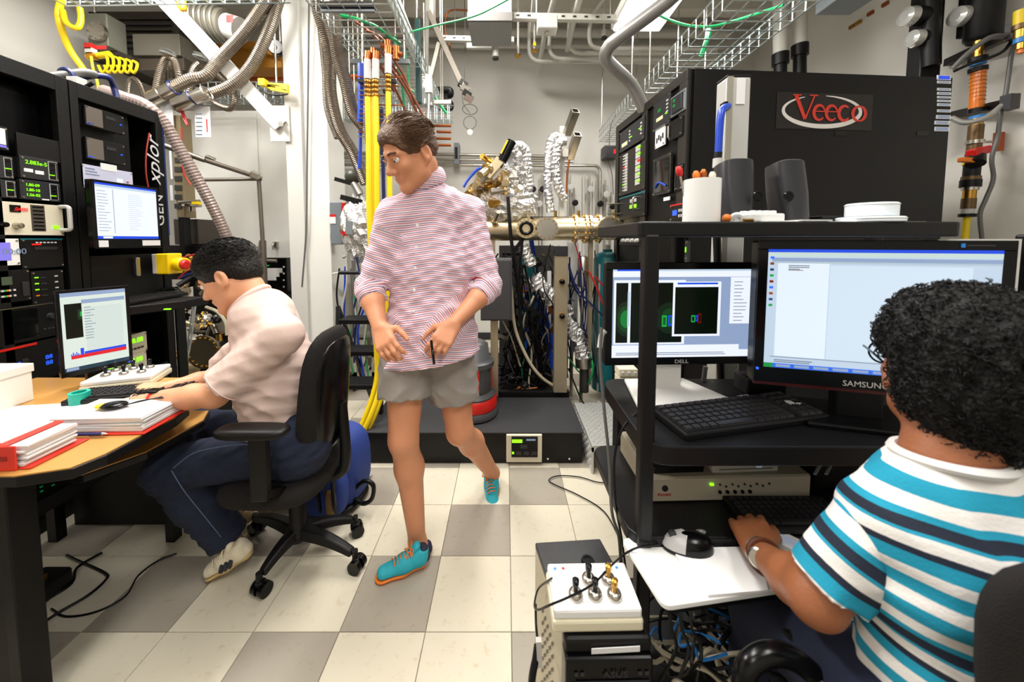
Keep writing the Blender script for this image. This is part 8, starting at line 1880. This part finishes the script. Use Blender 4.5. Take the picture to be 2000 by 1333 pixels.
STP = stripe_mat('fine_striped_cotton', [(0, (240, 218, 226)), (.34, (186, 60, 76)), (.5, (236, 220, 228)), (.78, (96, 92, 150)), (.92, (226, 190, 202))], .017)
np_mesh('shirt', V, Q, STP, pb, at_)
ncn = Vector((-.35, -.35, 1)).normalized(); cb_ = nb+Vector((-.012, -.016, .054))
cu_ = SDF(); uu, vv_ = frame_to(ncn)
for i in range(22):
    t0, t1 = -.25*PI+2*PI*(i+.9)/24.5, -.25*PI+2*PI*(i+1.9)/24.5
    fr = Vector((-.6, -.8, 0)); pa_, pb_ = [cb_+(uu*math.cos(t)+vv_*math.sin(t))*.083 for t in (t0, t1)]
    cu_.cap(pa_, pb_, .010, .010, .012, ncn, 2.4)
V, Q = cu_.mesh(.004); np_mesh('collar', V, Q, STP, pb, V[:, 2]*1.0)
for k in range(6): MB().cyl(P(815-2*k, 440+42*k, 1.435), P(815-2*k, 440+42*k, 1.43), .006, n=10).build('shirt_button', WPLA, pb, 1)
GRS = mat('grey_shorts', (150, 142, 136), .9, var=.05, bump=.2, bscale=240)
S = SDF(); c1, c2 = h1.lerp(k1, .52), h2.lerp(k2, .60)
S.cap(h1+Vector((.03, 0, .06)), h2+Vector((-.02, 0, .06)), .11, .11, .05); S.cap(h1, c1+(k1-h1).normalized()*.05, .115, .112, .05, cut=(c1, (k1-h1)+Vector((0, 0, -.1)))); S.cap(h2, c2+(k2-h2).normalized()*.05, .115, .112, .05, cut=(c2, (k2-h2)+Vector((0, 0, -.1))))
V, Q = S.mesh(.006, wrinkle(14, .009, 40, ridge=True, dirs=[(1,.4,.3),(.8,-.3,.6),(-.5,.8,.5)])); np_mesh('shorts', V, Q, GRS, pb)
TQ = mat('turquoise_mesh', (34, 166, 184), .6, bump=.3, bscale=300, var=.08); SOR = mat('orange_sole', (230, 122, 36), .45); NVY = mat('navy_heel', (24, 26, 52), .6); OL = mat('orange_lace', (226, 118, 40), .7)
shoe(pb, G(838, 1100, .002), G(728, 1138, .002), (0, 0, 1), TQ, SOR, NVY, None, OL, tongue=TQ)
shoe(pb, P(960, 912, 2.0), P(966, 1006, 1.80), (-.1, -1, .35), TQ, SOR, NVY, None, OL, tongue=TQ)
MB().cyl(P(826, 1078, 1.50), P(824, 1070, 1.50), .043, n=20).build('sock_cuff', mat('navy_sock', (28, 30, 60), .8), pb, 1, smooth=True)
pn = thing('pen', 'black pen held in the walking person\'s hand', 'pen', P(847, 695, 1.33)); MB().cyl(P(842, 665, 1.34), P(848, 712, 1.31), .005, n=10).build('barrel', BLKG, pn, 1, smooth=True); MB().cyl(P(845, 684, 1.325), P(847, 708, 1.31), .002, n=6).build('pocket_clip', STEEL, pn, 1)
# ------------------------------------------------------------------ C: seated person seen from behind, right
SKC = skin_mat('skin_brown', (154, 94, 60)); HC_ = mat('curly_black_hair', (14, 12, 11), .5, bump=.8, bscale=120)
pc = person('seated person from behind with curly black hair, striped teal and white t-shirt and watch', (.78, .5, 0))
B_ = SDF(); cs = 1.05
hc = P(1858, 728, .62); fwC = (.38, .92, -.05)
LC, RC = add_head(B_, hc, fwC, (0, 0, 1), cs)
nb = P(1850, 905, .575); B_.cap(Vector(LC(0, -.025, -.04)), nb, .058, .058, .03)
ltc = Vector((1, -.08, 0)).normalized()
s1, s2 = P(1716, 1018, .585), P(2105, 1015, .555); e1 = P(1592, 1168, .60); w1_ = P(1486, 1082, .775)
e2 = Vector((1.12, .62, .66)); w2_ = Vector((.98, .82, .67))
tb = P(1885, 1420, .53)
B_.cap(nb+Vector((0, 0, -.07)), P(1880, 1090, .56), .055, .09, .03, ltc, 1.3); B_.cap(P(1880, 1080, .56), tb, .10, .10, .05, ltc, 1.25)
for sh, el, wr in ((s1, e1, w1_), (s2, e2, w2_)): B_.cap(nb+Vector((0, 0, -.07)), sh, .04, .045, .02); B_.cap(sh, el, .048, .040, .03); B_.cap(el, el.lerp(wr, .35), .042, .040, .02); B_.cap(el.lerp(wr, .35), wr, .040, .027, .02)
tc_ = add_hand(B_, w1_, P(1452, 1000, .90)-w1_, (-.25, .1, 1), 1, 1.08, (.3, .8, .6), .05, (.75, .5))
tc2 = add_hand(B_, w2_, (-.2, .3, -.02), (0, 0, 1), -1, 1.0)
hp = tb+Vector((0, 0, -.02)); kn = P(1490, 1345, .86); kn.z = .44
B_.cap(hp+ltc*-.06, kn, .08, .055, .04); B_.cap(kn, Vector((kn.x+.02, kn.y+.05, .08)), .05, .036, .03)
kr = Vector((kn.x+.32, kn.y+.02, .44)); B_.cap(hp+ltc*.08, kr, .08, .055, .04); B_.cap(kr, Vector((kr.x+.02, kr.y+.05, .08)), .05, .036, .03)
V, Q = B_.mesh(.005); np_mesh('body', V, Q, SKC, pc); face_parts(pc, LC, RC, cs, SKC, HC_); nails(pc, tc_, mat('nail_brown', (206, 150, 120), .25))
H = SDF(); H.ell(LC(0, -.02, .055), np.array([.096, .112, .096])*cs, RC, .01, cut=(LC(0, .062, .04), RC@np.array([0, 1, -.5])))
H.ell(LC(0, -.045, -.01), np.array([.093, .086, .085])*cs, RC, .02, cut=(LC(0, .005, .0), RC@np.array([0, 1, -.2])))
H.ell(LC(0, -.05, -.075), np.array([.066, .05, .045])*cs, RC, .02, cut=(LC(0, -.03, -.07), RC@np.array([0, 1, 0])))
for q in (-1, 1): H.ell(LC(.092*q, .012, -.014), np.array([.04, .03, .042])*cs, RC, .01, 'd')
V, Q = H.mesh(.0045, wrinkle(6, .009, 95, n=9)); np_mesh('hair', V, Q, HC_, pc)
# curls: small rings scattered over the hair surface
rr = np.random.RandomState(4); sel = rr.choice(len(V), 3400, replace=False); ctr = LC(0, -.03, .03); mb = MB()
for i in sel:
    p = V[i]; n_ = p-ctr; n_ /= np.linalg.norm(n_); nn = Vector(n_)+Vector(rr.normal(size=3))*.5; nn.normalize(); u, v = frame_to(nn); R = rr.uniform(.003, .0065); a0 = rr.uniform(0, 6.28)
    c = Vector(p)+Vector(n_)*rr.uniform(-.003, .003); pts = [c+(u*math.cos(a0+k*.9)+v*math.sin(a0+k*.9))*R*(1-.06*k)+nn*.0012*k for k in range(6)]
    mb.tube(pts, .0011, n=3, sub=1)
mb.build('hair_curls', HC_, pc, 1, smooth=True, kind='stuff')
# glasses
for q in (-1, 1):
    MB().tube([LC(.082*q, -.005, .0), LC(.082*q, .04, .012), LC(.07*q, .105, .014)], .0022, n=6).build('glasses_temple', BLKG, pc, 1, smooth=True)
    MB().ring(Vector(LC(.036*q, .112, .004)), Vector(RC[:, 1]), .024, .002, n=24).build('glasses_rim', BLKG, pc, 1, smooth=True)
# striped t-shirt
S = SDF()
S.cap(nb+Vector((0, 0, -.05)), P(1885, 1090, .56), .075, .108, .05, ltc, 1.4); S.cap(P(1880, 1080, .56), tb+Vector((0, 0, .02)), .112, .116, .05, ltc, 1.25)
S.cap(nb+Vector((0, 0, -.05)), s1, .06, .054, .05); S.cap(nb+Vector((0, 0, -.05)), s2, .06, .054, .05)

wc = wrinkle(19, .007, 42, dirs=[(1, .3, .5), (.8, .5, -.7), (1.2, .2, -.2), (.4, .8, .6)], ridge=True)
V, Q = S.mesh(.005, wc, [(nb+Vector((0, 0, .012)), (0, .12, 1))])
T_ = (20, 146, 178); W_c = (232, 228, 224); N_ = (24, 32, 50)
seq = [(860, W_c), (882, T_), (905, W_c), (930, T_), (953, W_c), (980, T_), (1011, W_c), (1040, T_), (1054, N_), (1073, T_), (1080, W_c), (1104, N_), (1118, T_), (1143, W_c), (1166, T_), (1192, W_c), (1216, T_), (1246, W_c), (1268, T_), (1280, N_), (1298, T_), (1306, W_c), (1326, N_), (1340, T_), (1360, W_c), (1385, T_), (1410, W_c)]
lo_, hi_ = 860, 1420
def tor(V):
    zc = .512; py = 468+(HC-V[:, 2])*700/zc; py = py+30*np.clip((.60-V[:, 0])/.12, 0, 1)*0-60*(V[:, 1]-.47)
    return (py-lo_)/(hi_-lo_)
at_ = tor(V)
STC = stripe_mat('teal_striped_cotton', [(max(0, (a-lo_)/(hi_-lo_)), c) for a, c in seq])
np_mesh('tshirt', V, Q, STC, pc, at_)
for sh, el, tq in ((s1, e1, .80), (s2, e2, .7)):
    S = SDF(); d = (el-sh).normalized(); cq = sh.lerp(el, tq); S.cap(sh-d*.0, cq+d*.05, .0575, .0615, .03, cut=(cq, d))
    V, Q = S.mesh(.005, wc); np_mesh('sleeve', V, Q, STC, pc, .13+((V-np.array(sh))@np.array(d)+.06)*1.9)
MB().ring(nb+Vector((0, .0, .012)), (0, .15, 1), .064, .008, n=36).build('collar', mat('off_white_rib', (226, 224, 222), .9), pc, 1, smooth=True)
S = SDF(); J2 = mat('navy_denim', (22, 30, 54), .9, var=.2, vscale=10)
for k_ in (kn, kr): q = -1 if k_ is kn else 1; S.cap(hp+ltc*.07*q, k_, .095, .078, .04); an = Vector((k_.x+.02, k_.y+.05, .1)); S.cap(k_, an, .078, .065, .03)
S.cap(hp-ltc*.08, hp+ltc*.08, .11, .11, .05); V, Q = S.mesh(.007, wrinkle(4, .004, 40)); np_mesh('jeans', V, Q, J2, pc)
# watch on the wrist
wd = (e1-w1_).normalized(); wp = w1_+wd*.02
MB().ring(wp, wd, .033, .005, n=26).build('watch_strap', mat('brown_leather', (92, 48, 24), .5), pc, 1, smooth=True)
wn = Vector((-.75, -.45, .35)).normalized(); MB().lathe([(.017, 0), (.020, .003), (.020, .008), (.016, .010)], wp+wn*.030, wn, 24).build('watch_case', STEEL, pc, 1, smooth=True)
MB().ring(w1_.lerp(P(1455, 1012, .89), .0)+wd*-.0+Vector((.0, .0, .0)), wd, .031, .002, n=26).build('bracelet', STEEL, pc, 1, smooth=True)
# ================================================================== chairs
SEATM = mesh_fabric('black_mesh_fabric', (30, 27, 26), 500)
def slab(name, m, parent, c, sz, R=None, p=4, n=28, k=14, bend=0, world=False, taper=0):
    """soft cushion: superellipsoid"""
    vs = []; fs = []; R = R or Matrix.Identity(3)
    for j in range(k+1):
        t = -PI/2+PI*j/k
        for i in range(n):
            a = 2*PI*i/n; f = lambda v, e: math.copysign(abs(v)**e, v)
            x = f(math.cos(t), .55)*f(math.cos(a), 2/p); y = f(math.cos(t), .55)*f(math.sin(a), 2/p); z = f(math.sin(t), .7)
            q = Vector((x*sz[0]/2*(1+taper*y), y*sz[1]/2, z*sz[2]/2+bend*(x*x+0*y))); vs.append(Vector(c)+R @ q)
    for j in range(k):
        for i in range(n): fs.append((j*n+i, j*n+(i+1) % n, (j+1)*n+(i+1) % n, (j+1)*n+i))
    return link(name, vs, fs, m, parent, world=world, smooth=True)
hub = P(583, 1035, 1.49); hub.z = .1
ch = thing('office_chair', 'black office chair with armrests under the seated person in pink', 'chair', (hub.x, hub.y, 0))
ends = [G(690, 1038, .02), G(690, 1105, .02), G(512, 1148, .02), P(500, 1085, 1.62), P(585, 975, 1.82)]
for e in ends:
    e = Vector((e.x, e.y, 0)); d = Vector((e.x-hub.x, e.y-hub.y, 0)); L_ = d.length
    if L_ > .3: d *= .3/L_
    e = Vector((hub.x, hub.y, 0))+d; dn = d.normalized(); sd_ = Vector((-dn.y, dn.x, 0))
    vs = []; K = 7
    for i in range(K):
        t = i/(K-1); c = Vector((hub.x, hub.y, 0))+d*(.1+.9*t)+Vector((0, 0, .125-.045*t*t)); w = .038-.016*t; hh = .030-.012*t
        for a, b in ((-1, -1), (1, -1), (.6, 1), (-.6, 1)): vs.append(c+sd_*w*a+Vector((0, 0, hh*b*.7)))
    fs = [(i*4+j, i*4+(j+1) % 4, i*4+4+(j+1) % 4, i*4+4+j) for i in range(K-1) for j in range(4)]+[(3, 2, 1, 0), (4*K-4, 4*K-3, 4*K-2, 4*K-1)]
    lg = link('leg', vs, fs, BLKP, ch, world=True, smooth=False); bv = lg.modifiers.new('b', 'BEVEL'); bv.width = .008; bv.segments = 3
    cc = e+dn*.01; MB().cyl(cc+Vector((0, 0, .05)), cc+Vector((0, 0, .09)), .012).build('caster_stem', BLKP, ch, 1, smooth=True)
    for q in (-1, 1): MB().cyl(cc+sd_*.006*q+Vector((.008, 0, .028)), cc+sd_*.028*q+Vector((.008, 0, .028)), .028, n=20).build('caster', BLKG, ch, 1, smooth=True)
    MB().cb(cc+Vector((.004, 0, .05)), (.03, .03, .02)).build('caster_hood', BLKP, ch, 1, bevel=.006)
MB().lathe([(.045, 0), (.05, .03), (.034, .06), (.034, .16), (.028, .165), (.028, .29)], (0, 0, .09), n=22).build('gas_column', BLKP, ch, smooth=True)
MB().cyl((0, 0, .36), (0, 0, .385), .016).build('silver_piston', STEEL, ch)
sc_ = P(562, 905, 1.46); sz_ = .415
slab('seat', SEATM, ch, (sc_.x, sc_.y, sz_), (.40, .42, .10), p=3.5, world=True)
MB().box(hub.x-.12, hub.y-.09, .33, hub.x+.12, hub.y+.09, .37).build('tilt_mechanism', BLK, ch, 1, bevel=.01)
bt_, bb_ = P(648, 648, 1.48), P(642, 870, 1.48); R = Matrix.Rotation(math.radians(90), 3, 'Y') 
bc = (bt_+bb_)/2; ang = math.atan2(bt_.x-bb_.x, bt_.z-bb_.z)
Rb = Matrix.Rotation(ang, 3, 'Y') @ Matrix(((0, 0, -1), (1, 0, 0), (0, -1, 0))).transposed().inverted() if False else Matrix.Rotation(ang+.03, 3, 'Y') @ Matrix(((0, 0, 1), (1, 0, 0), (0, 1, 0)))
slab('backrest', SEATM, ch, bc, (.33, (bt_-bb_).length*1.08, .085), Rb, p=3.2, bend=-.03, world=True, taper=-.08)
slab('backrest_shell', BLKG, ch, bc+Vector((.03, 0, -.01)), (.28, (bt_-bb_).length*.95, .05), Rb, p=3.2, bend=-.03, world=True)
MB().tube([Vector((hub.x, hub.y, .35)), Vector((bb_.x+.03, bb_.y, .38)), Vector((bb_.x+.07, bb_.y, .46)), Vector((bb_.x+.06, bb_.y, .7))], .022, n=10).build('back_bracket', BLK, ch, 1, smooth=True)
for yy, nm in ((1.21, 'near'), (1.72, 'far')):
    a = P(497, 840, 1.22); sl = slab('armrest', BLKP, ch, (a.x, yy, a.z), (.25, .085, .04), p=3.5, world=True)
    q0, q1 = P(492, 858, 1.22), P(524, 965, 1.24); MB().box(q0.x, yy-.015, q1.z, q0.x+.058, yy+.02, a.z-.01).build('armrest_post', BLKP, ch, 1, bevel=.006)
    MB().bar(Vector((q0.x+.03, yy, q1.z+.02)), Vector((q0.x+.05, 1.46, .36)), .06, .025).build('armrest_bracket', BLK, ch, 1)
# chair of the person on the right
c2 = thing('office_chair', 'black office chair partly seen at the lower right corner', 'chair', (.85, .45, 0))
a = P(2125, 1325, .40); Rb = Matrix.Rotation(math.radians(-16), 3, 'Z') @ Matrix.Rotation(math.radians(-6), 3, 'X') @ Matrix(((1, 0, 0), (0, 0, -1), (0, 1, 0)))
slab('backrest', SEATM, c2, (a.x+.0, a.y-.02, a.z+.0), (.24, .28, .05), Rb, p=3.2, world=True)
slab('seat', SEATM, c2, (.78, .55, .40), (.46, .44, .09), p=3.5, world=True)
ar = [P(1450, 1345, .60), P(1462, 1300, .605), P(1500, 1278, .61), P(1545, 1285, .61), P(1590, 1320, .60), P(1610, 1360, .58)]
MB().tube(ar, .019, n=12).build('armrest', BLKG, c2, 1, smooth=True); MB().tube([ar[0], ar[0]+Vector((.05, 0, -.12)), Vector((.68, .55, .38))], .018, n=10).build('armrest_bracket', BLK, c2, 1, smooth=True)
MB().tube([P(1540, 1255, .70), P(1600, 1245, .70), P(1640, 1262, .70), P(1665, 1300, .68)], .02, n=10).build('seat_rim', BLKP, c2, 1, smooth=True)
MB().cyl((.78, .5, .1), (.78, .5, .37), .03, n=16).build('gas_column', BLKP, c2, 1, smooth=True)
for k in range(5):
    an = 2*PI*k/5; e = Vector((.78+.26*math.cos(an), .5+.26*math.sin(an), .07)); MB().bar(Vector((.78, .5, .1)), e, .045, .03).build('leg', BLKP, c2, 1, bevel=.006); MB().cyl(e+Vector((-.02, 0, -.04)), e+Vector((.02, 0, -.04)), .028, n=16).build('caster', BLKG, c2, 1, smooth=True)
MB().tube([P(2010, 1300, .40), Vector((.80, .33, .42)), Vector((.78, .45, .36))], .02, n=8).build('back_bracket', BLK, c2, 1, smooth=True)
# ================================================================== backpack and bag behind the chair
BPK = mat('royal_blue_nylon', (32, 58, 134), .7, bump=.25, bscale=180, var=.08)
g = G(640, 1003, 0); bp = thing('backpack', 'blue backpack with black straps standing on the floor behind the office chair', 'backpack', (g.x, g.y+.06, 0), -.15)
slab('main_bag', BPK, bp, (-.02, .04, .20), (.36, .26, .42), p=3.4); slab('front_pocket', BPK, bp, (.0, -.09, .15), (.28, .10, .26), p=3.4); slab('base', BLKP, bp, (-.02, .03, .025), (.34, .25, .05), p=3.6)
for x in (-.08, .02, .10): MB().tube([(x, -.10, .38), (x+.01, -.152, .25), (x+.01, -.150, .12), (x, -.11, .03)], .009, n=6).build('compression_strap', CBLK, bp, smooth=True)
MB().tube([(.14, -.02, .12), (.20, -.03, .17), (.245, -.03, .15), (.235, -.03, .08), (.19, -.03, .05), (.13, -.02, .06)], .011, n=8).build('side_loop', CBLK, bp, smooth=True); MB().bar((.06, -.148, .16), (.065, -.14, .30), .012, .006).build('zip_pull', STEEL, bp)
slab('side_pocket', mat('tan_pocket', (120, 92, 60), .8), bp, (.085, -.135, .12), (.05, .04, .14), p=3); MB().tube([(-.06, .0, .40), (0, .0, .45), (.06, .0, .40)], .012, n=8).build('grab_handle', CBLK, bp, smooth=True)
g = G(520, 1010, 0)
bg = thing('tote_bag', 'cream drawstring bag with black cords on the floor behind the chair base', 'bag', (g.x, g.y+.1, 0), .2); slab('bag_body', mat('cream_canvas', (206, 196, 172), .9, bump=.4, bscale=60), bg, (0, 0, .11), (.24, .16, .24), p=2.6)
for x in (-.04, .03): MB().tube([(x-.05, -.08, .24), (x, -.095, .2), (x+.03, -.09, .1), (x-.02, -.085, .03)], .006, n=6).build('drawstring', CBLK, bg, smooth=True)
g = G(705, 935, 0); pbg = thing('plastic_bag', 'clear crumpled plastic bag lying right of the backpack', 'bag', g)
MB().sph((0, 0, .02), .06, n=12, m=6, sc=(1, .9, .35)).build('bag_film', mat('clear_film', (232, 232, 230), .15, trans=.3), pbg)
